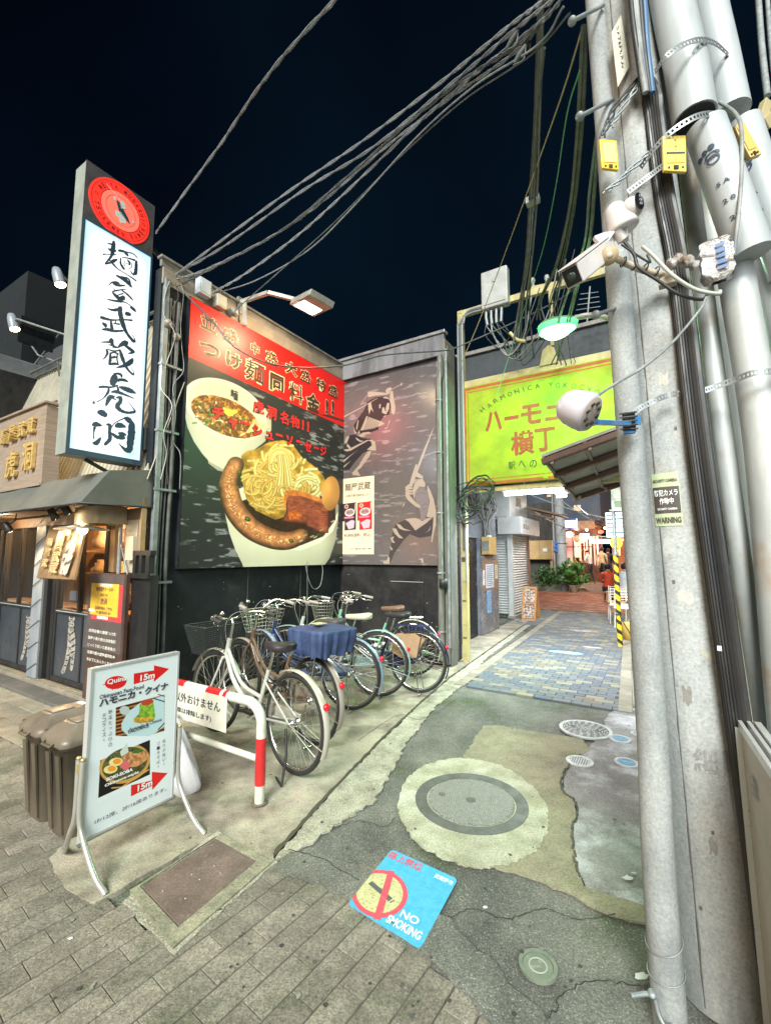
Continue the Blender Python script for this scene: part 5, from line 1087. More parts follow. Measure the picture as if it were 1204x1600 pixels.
q=T('rooftop_unit','pale boxy rooftop unit at the left edge above the corrugated roof','roof unit',(-5,-2.2,4.3)); c=V(PB(8,590,-2.3)); mb=MB(); mb.obox(c,(.9,0,0),(0,.5,0),(0,0,.2)); part('case',mb,mat('unit_white',(.22,.23,.24),.5,c2=(.16,.17,.18),sc=3),q,bevel=.02)
mb=MB(); 
for k in range(6): mb.obox(c+V((-.7+.28*k,-.505,0)),(.1,0,0),(0,.004,0),(0,0,.14))
part('grille',mb,mat('dark_window',(.02,.022,.025),.2),q)
for k,pts in enumerate((((22,500,-2.2),(60,555,-2.2),(100,570,-2.2)),((5,560,-2.0),(50,575,-2.0),(95,520,-2.0)))):
    mb=MB(); mb.tube([V(PB(*p)) for p in pts],.02,6); solo('roof_pipe',mb,GAL,('thin roof pipe bending down behind the corrugated roof','roof pipe rising to the right toward the vertical sign')[k],'pipe')
# ================================================================ STANDING SIGN
t=T('standing_sign','white metal framed standing sign with two food photos and red 15m arrows','standing sign',(2.04,-4.57,0))
SAL=mat('brushed_tube',(.5,.5,.46),.35,metal=.55,c2=(.42,.42,.38),sc=6)
b0,b1,z0,z1=-4.81,-4.335,.175,1.0; aF=2.062
mb=MB(); mb.box(2.03,2.06,b0,b1,z0,z1); bd=part('board',mb,mat('sign_white',(.62,.68,.72),.4),t,bevel=.002)
mb=MB()
for q in ((b0-.012,b0,z0-.01,z1+.012),(b1,b1+.012,z0-.01,z1+.012),(b0,b1,z1,z1+.012),(b0,b1,z0-.012,z0)): mb.box(2.026,2.066,*q)
part('frame',mb,mat('frame_alu',(.6,.62,.62),.35,metal=.5),bd)
TLs,TRs,BLs,BRs=(aF,b0,z1),(aF,b1,z1),(aF,b0,z0),(aF,b1,z0)
cv=Canvas(470,825,rgb((0,0,0)),project(TLs,TRs,BLs)); cv.C[:]=(.88,.91,.92); u_,v_=np.meshgrid(np.linspace(0,1,470),np.linspace(0,1,825)); cv.C-= (.04*vnoise(u_,v_,.4,3))[...,None]
Z=lambda pts:[(40+x/4,1010+y/4) for x,y in pts]
RR=(.85,.1,.1)
cv.poly(Z([(677,170),(803,150),(803,118),(898,140),(803,222),(803,200),(677,238)]),RR,soft=.4)
cv.poly(Z([(660,868),(790,838),(790,784),(888,792),(793,897),(793,870),(660,938)]),RR,soft=.4)
cv.ell(181,1066.5,17,10,-10,RR,soft=.4); cv.stroke(Z([(540,262),(545,272)]),1,RR);cv.stroke(Z([(575,255),(580,265)]),1,RR);cv.stroke(Z([(485,240),(510,235)]),1,RR)
ph1=Z([(565,382),(870,300),(868,528),(562,622)])
cv.poly(ph1,(.25,.15,.08),fn=lambda d,s,x,y:np.clip(np.array((.4,.25,.12))*(.3+1.4*(np.sin((y+x*.25)*1.1)>0)[...,None]),0,1),soft=.4)
cv.poly(Z([(600,480),(640,410),(720,350),(868,305),(868,500),(800,550),(720,570),(640,560),(600,520)]),(.74,.84,.86),soft=1)
cv.ell(195,1110,8,7,0,(.72,.76,.76)); cv.poly(Z([(562,560),(600,590),(610,612),(562,622)]),(.5,.6,.65))
def veg(d,s,x,y): return np.clip(np.array((.5,.68,.2))*(.55+.8*vnoise(x,y,3,3)[...,None]),0,1)
cv.poly(Z([(715,360),(800,350),(812,440),(800,465),(690,478),(675,455),(710,420)]),None,fn=veg,soft=.6); cv.poly(Z([(720,350),(740,335),(790,325),(802,345),(770,368),(730,368)]),(.72,.25,.15),soft=.6)
cv.poly(Z([(675,450),(720,440),(800,440),(790,470),(720,482),(680,475)]),(.72,.55,.2),fn=jit((.75,.58,.22),.4,2.5,3),soft=.6)
cv.stroke(Z([(868,480),(830,520)]),1.5,(.1,.1,.12)); cv.stroke(Z([(800,325),(868,345)]),1.6,(.12,.18,.28));cv.stroke(Z([(830,300),(868,312)]),1.2,(.12,.18,.28))
ph2=Z([(468,712),(778,583),(778,800),(455,948)]); cv.poly(ph2,(.07,.05,.05),soft=.4)
cv.ell(40+620/4,1010+735/4,41,29,-22,(.8,.6,.3),soft=.6) ; cv.poly(Z([(440,560),(780,560),(780,583),(468,712),(440,712)]),(.88,.91,.92),soft=.5); cv.poly(Z([(779,560),(860,560),(860,830),(779,800)]),(.88,.91,.92),soft=.5)
cv.ell(40+622/4,1010+733/4,37,24,-22,(.35,.22,.1),fn=lambda p,r,x,y:np.clip(np.array((.3,.3,.16))*(.4+1.3*vnoise(x,y,3,9)[...,None]),0,1),soft=.6)
cv.poly(Z([(560,730),(640,660),(760,650),(772,700),(700,750),(600,760)]),(.7,.5,.3),fn=jit((.74,.52,.33),.4,3,5),soft=.6)
cv.poly(Z([(590,660),(635,600),(645,660),(600,690)]),(.8,.82,.78),soft=.6); cv.ell(40+700/4,1010+655/4,9,3,-10,(.25,.42,.15),soft=.8)
for x,y in ((565,722),(532,768)): cv.ell(40+x/4,1010+y/4,11,6.5,-10,(.93,.85,.6),soft=.6); cv.ell(40+(x+8)/4,1010+(y-4)/4,6.5,4.4,-10,(.92,.6,.15),soft=.6)
cv.ell(40+625/4,1010+745/4,7,7,0,(.85,.4,.42),soft=.6)
cv.stroke(Z([(770,770),(600,880),(540,885)]),2.2,(.82,.62,.32)); 
cv.poly([(x,y) for x,y in Z([(455,948),(778,801),(778,830),(455,975)])],(.88,.91,.92),soft=.4)
# red arrow again over the lower photo
cv.poly(Z([(660,868),(790,838),(790,784),(888,792),(793,897),(793,870),(660,938)]),RR,soft=.4)
mb=MB(); quad_uv(mb,TLs,TRs,BRs,BLs); part('print',mb,cv.image('stand_sign_print',.3),bd)
def sp_(zx,zy,d=.001): return V(PA(40+zx/4,1010+zy/4,aF+.0015+d))
DKI=mat('sign_dark_ink',(.04,.045,.055),.5);WHK=mat('sign_white_ink',(.8,.82,.82),.5)
mb=MB(); wm=MB()
text(mb,'Okinawan Fast-Food',sp_(607,282),UB,UZ,.022,.235,bold=.02); text(mb,'ハモニカ・クイナ',sp_(690,296),UB,UZ,.042,.385,bold=.05)
for s,x,y0,st,h in (('野菜たっぷりの',530,410,34,.02),('タコライス。',490,430,31,.02),('出汁が旨い、',865,590,29,.019),('ソーキそば。',830,606,29,.019)):
    for i,ch in enumerate(s): text(mb,ch,sp_(x,y0+st*i),UB,UZ,h if ch not in '、。っ' else h*.5,h*.9 if ch not in '、。' else h*.4)
text(mb,'1F/12席、2F/16席あります。',sp_(672,986),UB,UZ,.022,.39)
text(wm,'Quina',sp_(573,212),UB,UZ,.03,.1,bold=.02,wob=.01); text(wm,'15m',sp_(764,188),UB,UZ,.034,.085,bold=.035); text(wm,'15m',sp_(748,868),UB,UZ,.034,.085,bold=.035)
text(wm,'SOKI-SOBA',sp_(590,800),UB,UZ,.018,.14,bold=.05); text(wm,'Okinawa-style',sp_(605,828),UB,UZ,.018,.18,bold=.04)
text(mb,'Avocado & Cheese',sp_(752,487),UB,UZ,.018,.19,bold=.01); text(mb,'TACORICE',sp_(705,515),UB,UZ,.018,.12,bold=.03)
part('lettering',mb,DKI,bd); part('white_lettering',wm,WHK,bd)
# tube frame
for s,bb in ((0,-4.835),(1,-4.30)):
    mb=MB(); mb.tube(cat([(2.065,bb,.56),(2.065,bb,.30),(2.11,bb+.005,.19),(2.22,bb+.01,.07),(2.31,bb+(.02 if s==0 else .02),.012)],6),.0135,10); part('leg',mb,SAL,t)
    mb=MB(); mb.tube(cat([(2.022,bb,.56),(2.022,bb,.30),(1.98,bb,.19),(1.87,bb+.03,.06),(1.76,bb+.07,.014)],6),.0135,10); part('leg',mb,SAL,t)
    mb=MB(); mb.box(2.03,2.058,bb-.012,bb+.012,.5,.545); mb.lathe([(.0005,0),(.012,0),(.012,.012),(.0005,.014)],(2.065,bb,.56),(0,0,1),10);mb.lathe([(.0005,0),(.012,0),(.012,.012),(.0005,.014)],(2.022,bb,.56),(0,0,1),10); part('bracket',mb,mat('brass_cap',(.5,.4,.2),.4,metal=.6),t)
mb=MB(); mb.tube([(2.043,-4.835,.155),(2.043,-4.30,.155)],.012,10); part('cross_tube',mb,SAL,t)
mb=MB(); mb.box(2.035,2.055,-4.79,-4.35,-.02+.175,.2) ; 
# ================================================================ BINS
BN=mat('bin_plastic',(.12,.095,.065),.5,c2=(.07,.057,.04),sc=4,stretch=(1,1,.4),bump=.1,bsc=20)
def bin_(ca,cb_,lab,flap):
    t=T('trash_bin',lab,'trash bin',(ca,cb_,0),'brown bins')
    def ring(hx,hy,z,r=.05,n=5,dx=0):
        out=[]
        for sx,sy,a0 in ((1,1,0),(-1,1,90),(-1,-1,180),(1,-1,270)):
            for k in range(n): 
                a=math.radians(a0+90*k/(n-1)); out.append((ca+sx*(hx-r)+r*math.cos(a),cb_+sy*(hy-r)+r*math.sin(a),z))
        return out
    def loft(mb,rings,cap=True):
        n=len(rings[0])
        mb.add([p for r in rings for p in r],[(i*n+j,i*n+(j+1)%n,(i+1)*n+(j+1)%n,(i+1)*n+j) for i in range(len(rings)-1) for j in range(n)],0,True)
        if cap: mb.add(rings[-1],[tuple(range(n))]); mb.add(rings[0][::-1],[tuple(range(n))])
    mb=MB(); loft(mb,[ring(.11,.185,.008),ring(.115,.19,.03),ring(.135,.225,.50),ring(.143,.24,.505),ring(.143,.24,.53)]); part('body',mb,BN,t)
    mb=MB(); 
    for s in (-.06,.06):
        mb.add([(ca+s-.02,cb_-.187,.04),(ca+s+.02,cb_-.187,.04),(ca+s+.024,cb_-.232,.47),(ca+s-.024,cb_-.232,.47),(ca+s-.02,cb_-.2,.04),(ca+s+.02,cb_-.2,.04),(ca+s+.024,cb_-.243,.47),(ca+s-.024,cb_-.243,.47)],[(4,5,6,7),(0,4,7,3),(1,2,6,5),(3,7,6,2)])
    part('moulded_rib',mb,BN,t)
    mb=MB(); loft(mb,[ring(.152,.255,.525),ring(.155,.258,.55),ring(.145,.245,.565),ring(.11,.21,.60,.04),ring(.07,.17,.622,.03)]); ld=part('lid',mb,mat('lid_plastic',(.17,.14,.105),.45,c2=(.11,.09,.07),sc=3),t)
    mb=MB(); mb.box(ca-.06,ca+.06,cb_-.15,cb_-.02,.612,.628); part('flap',mb,mat('lid_dark',(.1,.095,.09),.4),ld,bevel=.006)
    mb=MB(); mb.box(ca-.045,ca+.03,cb_+.03,cb_+.06,.621,.6255); part('label_sticker',mb,WHK,ld)
    mb=MB(); mb.box(ca-.168,ca-.15,cb_-.22,cb_-.1,.48,.57); mb.tube([(ca-.05,cb_-.25,.55),(ca-.05,cb_-.275,.53),(ca+.05,cb_-.275,.53),(ca+.05,cb_-.25,.55)],.008,6); part('handle',mb,BN,t,bevel=.004)
bin_(1.60,-4.54,'brown plastic bin nearer the standing sign',1); bin_(1.29,-4.54,'brown plastic bin further left, behind the other bin',0)
# ================================================================ GUARD RAIL
t=T('guard_rail','low red and white striped tubular guard rail hung with a parking notice','guard rail',(1.6,-3.9,0))
RW=mat('rail_white',(.62,.62,.54),.35,c2=(.5,.5,.43),sc=9,coat=.2); RR_=mat('rail_red',(.62,.02,.025),.35,c2=(.45,.02,.02),sc=12,coat=.2)
r_=.032
path=[(2.34,-3.9,.0)]+[(2.34,-3.9,z) for z in (.1,.2,.3,.4,.5)]+[(2.34-.13*(1-math.cos(t_)),-3.9,.5+.13*math.sin(t_)) for t_ in np.linspace(.15,1.5,9)]+[(2.2-.08*k,-3.9,.63) for k in range(1,15)]
aa=lambda x:PB(x,1085,-3.9)[0]
path+= [(1.08-.13*math.sin(t_),-3.9,.5+.13*math.cos(t_)) for t_ in np.linspace(.1,1.5,8)]+[(.95,-3.9,.3),(.95,-3.9,0)]
mb=MB(); mb.tube(path,r_,18); part('tube',mb,RW,t)
def sleeve(p,q): mb.tube([p,q],r_+.0012,18,0,False)
mb=MB(); za_,zb_=PB(407,1152,-3.9)[2],PB(407,1226,-3.9)[2]; sleeve((2.34,-3.9,zb_),(2.34,-3.9,za_))
for x0,x1 in ((292.4,262),(358,326.4),): sleeve((PB(x1,1085,-3.9)[0],-3.9,.63),(PB(x0,1090,-3.9)[0],-3.9,.63))
sleeve((1.02+.05,-3.9,.63),(1.18,-3.9,.63)); each('red_band',mb,RR_,t)
mb=MB(); mb.tube([(2.31,-3.9,.285),(.98,-3.9,.285)],.021,12); part('lower_tube',mb,RW,t)
mb=MB(); mb.lathe([(.033,0),(.05,0),(.05,.004),(.033,.006)],(2.34,-3.9,.02),(0,0,1),20); part('base_plate',mb,mat('rusty',(.14,.1,.07),.7),t)
mb=MB(); mb.tube([(1.955,-3.9,.63),(1.985,-3.9,.63)],r_+.002,18,0,False); part('sticker',mb,WHK,t)
q=T('parking_notice','weathered white notice plate in Japanese hung from the guard rail','notice',(1.5,-3.92,.4))
mb=MB(); mb.box(1.06,2.05,-3.945,-3.94,.405,.635); pl_=part('plate',mb,mat('notice_white',(.6,.6,.52),.5,c2=(.45,.42,.32),sc=6,lo=.5,hi=.8),q,bevel=.001)
mb=MB(); text(mb,'登録車以外おけません',V((1.615,-3.9475,.56)),UA,UZ,.068,.745,bold=.004,ext=.001); text(mb,'(その他の車は排除します)',V((1.585,-3.9475,.465)),UA,UZ,.045,.62,bold=.004,ext=.001); part('lettering',mb,DKI,pl_)
mb=MB()
for a in (1.15,1.55,1.98): mb.tube([(a,-3.943,.62)]+[(a,-3.9-.036*math.cos(t_),.63+.036*math.sin(t_)) for t_ in np.linspace(0,3.1,8)]+[(a,-3.93,.60)],.002,5)
part('tie_wire',mb,GAL,pl_)
# white bag
mb=MB()
def bagf(u,v):
    a=2*math.pi*u; z=.0+.46*v; k=(1-v)**.75; rx=.035+.15*k*(1+.16*math.sin(5*a+4*v)); ry=.03+.09*k*(1+.25*math.sin(7*a+1+3*v)); 
    if v<.08: rx*=.8+2.5*v; ry*=.8+2.5*v
    return (1.55+.12*k+rx*math.cos(a)+.06*k*k*(math.cos(a)>.7),-4.04+ry*math.sin(a),z+.02+.012*math.sin(3*a)*k)
mb.grid(bagf,40,18); solo('plastic_bag',mb,mat('white_plastic_bag',(.72,.74,.78),.35,bump=.5,bsc=12),'white plastic bag slumped against the guard rail behind the standing sign','bag')
# ================================================================ BICYCLES
RUB=mat('tyre_rubber',(.018,.018,.017),.75,bump=.2,bsc=200);CHR=mat('chrome',(.62,.62,.58),.22,metal=1,nodet=1);SPK=mat('spoke_steel',(.6,.6,.56),.3,metal=.8,nodet=1)
PLB=mat('black_plastic',(.02,.02,.02),.45);REF=mat('reflector_red',(.7,.01,.02),.2,em=.06,emc=(1,0,.02));AMB=mat('reflector_amber',(.8,.35,.02),.25)
def bike(lab,pos,fr,fcol,head,tilt=0,saddle=(.025,.02,.022),basket=None,rack=True,rearbox=None,fender=None,wire=None,steer=0,tyre=None,kick=PLB,guard=None,hb=0,scale=1.):
    t=T('bicycle',lab,'bicycle',(pos[0],pos[1],0.02),'bicycles parked against the black wall',rot=head)
    FM=mat('frame_'+fr,fcol,.32,coat=.4,metal=.15,nodet=1); FE=mat('fender_'+fr,fender or (.5,.5,.48),.3,metal=.6 if not fender else .2,nodet=1); SD=mat('saddle_%s'%fr,saddle,.45); TY=RUB if not tyre else mat('tyre_'+fr,tyre,.7)
    S=lambda p:V((p[0],p[1]+math.tan(tilt)*p[2],p[2]*1.0))
    r=.335
    def wheel(cx,st):
        ca,sa=math.cos(st),math.sin(st); c=V((cx,0,r))
        wp=lambda rad,th,off=0:S(c+V((rad*math.cos(th)*ca-off*sa,rad*math.cos(th)*sa+off*ca,rad*math.sin(th))))
        mb=MB(); mb.tube([wp(.3,2*math.pi*i/40) for i in range(40)],.011,8,closed=True); w_=part('wheel',mb,CHR,t)
        mb=MB(); mb.tube([wp(.318,2*math.pi*i/44) for i in range(44)],.0175,10,closed=True); part('tyre',mb,TY,w_)
        mb=MB()
        for i in range(32):
            a=2*math.pi*i/32; k=1 if i%2 else -1; b=a+(.9 if (i//2)%2 else -.9)
            mb.tube([wp(.022,b,.03*k),wp(.298,a)],.0012,3,cap=False)
        part('spokes',mb,SPK,w_,kind='stuff')
        mb=MB(); ax=V((-sa,ca,0)); mb.lathe([(.0005,-.055),(.01,-.055),(.012,-.035),(.03,-.033),(.03,-.028),(.014,-.026),(.014,.026),(.03,.028),(.03,.033),(.012,.035),(.01,.055),(.0005,.055)],S(c),ax,12); part('hub',mb,CHR,w_)
        return w_
    wheel(0,0);wheel(1.12,steer)
    def fend(cx,a0,a1,st,nm):
        ca,sa=math.cos(st),math.sin(st);mb=MB();n=18;vs=[]
        for i in range(n+1):
            a=math.radians(a0+(a1-a0)*i/n)
            for j in range(5):
                o=-.026+.013*j;R_=.352+.010*(1-((j-2)/2)**2); x=R_*math.cos(a); vs.append(S(V((cx+x*ca-o*sa,x*sa+o*ca,r+R_*math.sin(a)))))
        mb.add(vs,[(i*5+j,i*5+j+1,(i+1)*5+j+1,(i+1)*5+j) for i in range(n) for j in range(4)],0,True)
        e=math.radians(a0+(a1-a0)*.93 if a1>120 else a0+(a1-a0)*.1);
        for s in (-.03,.03): mb.tube([S(V((cx,s*1.6,r))),S(V((cx+.355*math.cos(e),s,r+.355*math.sin(e))))],.0025,5)
        return part(nm,mb,FE,t)
    fend(0,60,205,0,'rear_fender'); fend(1.12,20,150,steer,'front_fender')
    # frame
    BB=V((.47,0,.28));HT=V((.93,0,.80));HL=V((.965,0,.66));ST=V((.335,0,.64))
    mb=MB(); mb.tube([S(p) for p in cat([HL,V((.80,0,.45)),BB],5)],.019,10); mb.tube([S(p) for p in cat([HL+V((-.012,0,.06)),V((.72,0,.48)),V((.42,0,.42))],5)],.015,10)
    mb.tube([S(BB),S(ST)],.016,10); mb.tube([S(HT),S(HL)],.021,10)
    for s in (-.045,.045): mb.tube([S(BB+V((0,s*.5,0))),S(V((0,s,r)))],.009,8); mb.tube([S(V((.36,s*.4,.56))),S(V((0,s,r)))],.007,8)
    mb.tube([S(BB-V((0,.035,0))),S(BB+V((0,.035,0)))],.024,12)
    part('frame',mb,FM,t)
    ca,sa=math.cos(steer),math.sin(steer); fx=lambda p:S(V((.965+(p[0]-.965)*ca-p[1]*sa,(p[0]-.965)*sa+p[1]*ca,p[2])))
    mb=MB()
    for s in (-.05,.05): mb.tube([fx(p) for p in cat([(.975,s*.7,.64),(1.0,s,.55),(1.12,s,.335)],5)],.0095,8)
    mb.tube([fx((.975,-.035,.64)),fx((.975,.035,.64))],.014,8); part('fork',mb,FM,t)
    mb=MB(); mb.tube([fx((.93,0,.8)),fx((.905,0,.93))],.012,10); mb.tube([fx((.905,0,.93)),fx((.93,0,.965))],.013,8)
    hz_=1.0+hb
    bar=[(.70,-.27,hz_-.02),(.80,-.26,hz_),(.90,-.18,hz_+.01),(.94,-.07,.97),(.93,0,.965),(.94,.07,.97),(.90,.18,hz_+.01),(.80,.26,hz_),(.70,.27,hz_-.02)]
    mb.tube([fx(p) for p in cat(bar,4)],.0115,8); hbp=part('handlebar',mb,CHR,t)
    for s in (-1,1):
        mb=MB(); mb.tube([fx((.69,s*.272,hz_-.022)),fx((.80,s*.262,hz_-.002))],.0165,10); part('grip',mb,mat('grip_'+('g' if fr=='grey' else 'b'),(.3,.28,.26) if fr in('bronze','silver') else (.03,.03,.03),.6),hbp)
        mb=MB(); mb.tube([fx(p) for p in cat([(.86,s*.235,hz_-.01),(.80,s*.25,hz_-.045),(.70,s*.262,hz_-.05)],4)],.005,6); mb.obox(fx((.865,s*.228,hz_)),(.014,0,0),(0,.014,0),(0,0,.014)); part('brake_lever',mb,CHR,hbp)
        mb=MB(); mb.tube([fx(p) for p in cat([(.87,s*.22,hz_-.01),(1.02,s*.12,hz_+.0),(1.06,s*.04,.9),(.99,s*.02,.72)],5)],.003,5); part('brake_cable',mb,BCB if s>0 else GCB,hbp)
    mb=MB(); mb.lathe([(.0005,.03),(.018,.022),(.024,0),(.0005,0)],fx((.90,.12,hz_+.01)),(0,0,1),12); part('bell',mb,CHR,hbp)
    # saddle
    mb=MB(); mb.tube([S(ST),S(V((.285,0,.79)))],.0125,10); part('seat_post',mb,CHR,t)
    mb=MB(); secs=[(.40,.015,.0,.02),(.36,.03,.0,.03),(.30,.05,.0,.035),(.22,.09,.005,.04),(.15,.11,.012,.045),(.11,.085,.012,.04),(.095,.03,.01,.02)]
    vs=[]
    for x,wd,dz,th in secs:
        for j in range(12):
            a=2*math.pi*j/12; vs.append(S(V((x,wd*math.cos(a),.83+dz+th*.62*math.sin(a) - (.02 if math.sin(a)<-.1 else 0)))))
    mb.add(vs,[(i*12+j,i*12+(j+1)%12,(i+1)*12+(j+1)%12,(i+1)*12+j) for i in range(len(secs)-1) for j in range(12)],0,True); mb.add(vs[:12][::-1],[tuple(range(12))]); mb.add(vs[-12:],[tuple(range(12))]); sd=part('saddle',mb,SD,t)
    mb=MB()
    for s in (-.045,.045): mb.tube([S(V((.17+.02*math.sin(k*1.2),s+.014*math.cos(k*2.1),.77+.006*k))) for k in range(8)],.004,5)
    part('spring',mb,CHR,sd)
    # drivetrain
    mb=MB(); mb.lathe([(.0005,.0),(.085,.0),(.09,.004),(.085,.008),(.0005,.008)],S(BB+V((0,-.055,0))),(0,1,0),24); part('chainring',mb,CHR,t)
    mb=MB()
    P=[V((.02,-.05,.30)),V((.0,-.05,.375)),V((.45,-.06,.39)),V((.56,-.06,.34)),V((.57,-.06,.25)),V((.48,-.06,.185)),V((.02,-.05,.29))]
    mb.prism([S(p) for p in P[:-1]],(0,-.018,0)); part('chain_case',mb,mat('chaincase_'+fr,fender or (.55,.55,.52),.3,metal=.3),t,bevel=.006)
    for s,sg in ((-.085,1),(.085,-1)):
        e=BB+V((.14*sg,s,-.09*sg)); mb=MB(); mb.bar(S(BB+V((0,s*.85,0))),S(e),.022,.012); ck=part('crank',mb,CHR,t); mb=MB(); mb.obox(S(e+V((0,.05*(1 if s>0 else -1),0))),(.045,0,0),(0,.04,0),(0,0,.011)); pd=part('pedal',mb,PLB,ck,bevel=.004)
        mb=MB(); mb.obox(S(e+V((.046,.05*(1 if s>0 else -1),0))),(.003,0,0),(0,.03,0),(0,0,.007)); part('pedal_reflector',mb,AMB,ck)
    mb=MB()
    if kick is PLB: mb.tube([S(V((0,.07,r-.02))),S(V((-.06,.10,.17))),V((-.09,.15,-.0))],.008,8); mb.tube([V((-.09,.15,.0)),V((.03,.11,.004))],.007,6)
    else:
        for s in (-.09,.09): mb.tube([S(V((0,s*.8,r-.02))),S(V((-.04,s,.02)))],.006,6)
        mb.tube([V((-.05,-.11,.008)),V((-.05,.11,.008))],.007,6)
    part('kickstand',mb,kick,t)
    # rack
    if rack:
        mb=MB()
        for s in (-.06,-.02,.02,.06): mb.tube([S(V((.26,s,.72))),S(V((-.14,s,.72)))],.004,5)
        for x in (.24,.1,-.02,-.13): mb.tube([S(V((x,-.06,.72))),S(V((x,.06,.72)))],.004,5)
        for s in (-.065,.065): mb.tube([S(V((-.08,s,.72))),S(V((0,s*.8,r)))],.005,5)
        part('luggage_rack',mb,CHR if wire is None else wire,t)
    mb=MB(); e=math.radians(152); p=V((.37*math.cos(e),0,r+.37*math.sin(e))); mb.lathe([(.0005,0),(.018,0),(.02,.008),(.014,.02),(.0005,.022)],S(p),V((-1,0,.25)),14); mb.v=[tuple(S(V(p))+ (V(v)-S(V(p)))*1.25) for v in mb.v]; part('reflector',mb,REF,t)
    mb=MB(); mb.lathe([(.0005,-.03),(.02,-.025),(.032,.02),(.034,.03),(.0005,.034)],S(V((1.15,-.07,.62))),(1,0,0),14); part('headlamp',mb,CHR if hb else PLB,t)
    # lock by the rear wheel
    mb=MB(); mb.tube([S(V((.24+.075*math.cos(a),.0+.05*math.sin(a)*1.0,.57+.0))) for a in np.linspace(.5,5.8,14)],.006,6); mb.obox(S(V((.17,0,.57))),(.03,0,0),(0,.035,0),(0,0,.012)); part('ring_lock',mb,PLB,t)
    if basket:
        kind,wm_=basket; x0,x1,w0,w1,h0,h1=1.02,1.33,.13,.19,.66,.90
        mb=MB(); rw=.0024 if kind!='mesh' else .0017; nv=9 if kind!='mesh' else 22; nh=6 if kind!='mesh' else 14
        def rg_(k,off=0):   # rectangle or round ring at height fraction k
            z=h0+(h1-h0)*k; hw=w0+(w1-w0)*k; xa=x0+.03*(1-k);xb=x1-.06*(1-k)
            if kind=='round': return [fx(((xa+xb)/2+(xb-xa)/2*math.cos(q),hw*math.sin(q),z+off)) for q in np.linspace(0,2*math.pi,25)[:-1]]
            c4=[(xa,-hw),(xb,-hw),(xb,hw),(xa,hw)];out=[]
            for i in range(4):
                p,q=c4[i],c4[(i+1)%4]
                for j in range(6): out.append(fx((p[0]+(q[0]-p[0])*j/6,p[1]+(q[1]-p[1])*j/6,z+off)))
            return out
        mb.tube(rg_(1),.005,6,closed=True)
        for k in range(nh): mb.tube(rg_(k/nh),rw,4,closed=True)
        top=rg_(1);bot=rg_(0);n=len(top)
        for i in range(n):
            mb.tube([top[i],bot[i]],rw,3,cap=False)
            if kind=='mesh': 
                mb.tube([top[i].lerp(top[(i+1)%n],.5),bot[i].lerp(bot[(i+1)%n],.5)],rw,3,cap=False)
        for i in range(0,n//2,1): mb.tube([bot[i],bot[(-i-1)%n]] if kind!='round' else [bot[i],bot[(n-i)%n]],rw,3,cap=False)
        part('front_basket',mb,wm_,t)
        mb=MB(); mb.tube([fx((1.02,0,.66)),fx((.96,0,.74))],.006,5)
        for s in (-.09,.09): mb.tube([fx((1.2,s,.66)),fx((1.12,s*.7,.36))],.004,5)
        part('basket_stay',mb,CHR,t)
    if guard:
        mb=MB(); 
        for s in (-.04,.04): mb.add([S(V(p)) for p in ((.3,s,.60),(.22,s,.62),(.02,s,.64),(-.08,s*.9,.58),(0,s,.38),(.18,s,.36),(.3,s,.42))],[tuple(range(7))])
        part('skirt_guard',mb,mat('tan_guard',guard,.6,c2=tuple(x*.8 for x in guard),sc=8),t)
    if rearbox:
        mb=MB(); x0,x1,w_,z0_,z1_=-.29,.13,.195,.72,.92
        def cov(u,v):
            # v 0..1 from the hem up the side, then over the top
            a=2*math.pi*u; sx=math.copysign(min(1,abs(math.cos(a))*1.35),math.cos(a)); sy=math.copysign(min(1,abs(math.sin(a))*1.35),math.sin(a)); cx_=(x0+x1)/2
            pl=.012*math.sin(a*17)*(1-v)+.008*math.sin(a*29+2)*(1-v)
            if v<.7: k=v/.7; s_=(.86+.14*min(1,k*1.5)); zz=z0_+(z1_-z0_)*k+.012*math.sin(a*9)*(1-k); return S(V((cx_+(x1-x0)/2*sx*s_+pl*sx,w_*sy*s_+pl*sy,zz)))
            k=(v-.7)/.3; s_=1-k; return S(V((cx_+(x1-x0)/2*sx*s_,w_*sy*s_,z1_+.008*math.sin(a*3)*s_+.015*k)))
        mb.grid(cov,96,16); bx=part('rear_basket_cover',mb,mat('navy_cover',(.03,.05,.125),.6,c2=(.045,.075,.17),sc=9,bump=.4,bsc=35),t)
        mb=MB(); mb.box(-.13,-.03,-.05,.05,.955,.958); part('label_patch',mb,CRM,bx)
    t.scale=(1.05,1.05,1.05)
    return t
def b_at(x,y): return G(x,y)
DBK=mat('dark_wire',(.05,.055,.055),.4,metal=.4);SWR=mat('silver_wire',(.6,.57,.5),.3,metal=.7)
# heading measured in the grid frame: 180deg = towards the wall
def hd(p,q): return math.atan2(q[1]-p[1],q[0]-p[0])
p=b_at(456,1213); bike('pale grey city bicycle nearest the guard rail with a black mesh front basket',p,'grey',(.52,.53,.48),hd(p,(1.02,-3.29)),basket=('mesh',DBK),fender=(.5,.47,.4),tilt=-.03,steer=.12,rack=False,saddle=(.03,.025,.028))
p=b_at(485,1166); bike('bronze framed bicycle second from the guard rail with a navy cover over its rear basket',p,'bronze',(.16,.1,.06),hd(p,(.95,-2.85)),rearbox=True,basket=None,fender=(.35,.3,.26),tilt=-.05,steer=.05,saddle=(.05,.045,.05),kick=CHR,hb=.05)
p=b_at(545,1112); bike('navy framed bicycle with a silver wire front basket',p,'navy',(.02,.04,.12),hd(p,(.72,-2.35)),basket=('wire',SWR),fender=(.25,.33,.45),tilt=-.05,steer=-.25,saddle=(.06,.055,.06),kick=CHR)
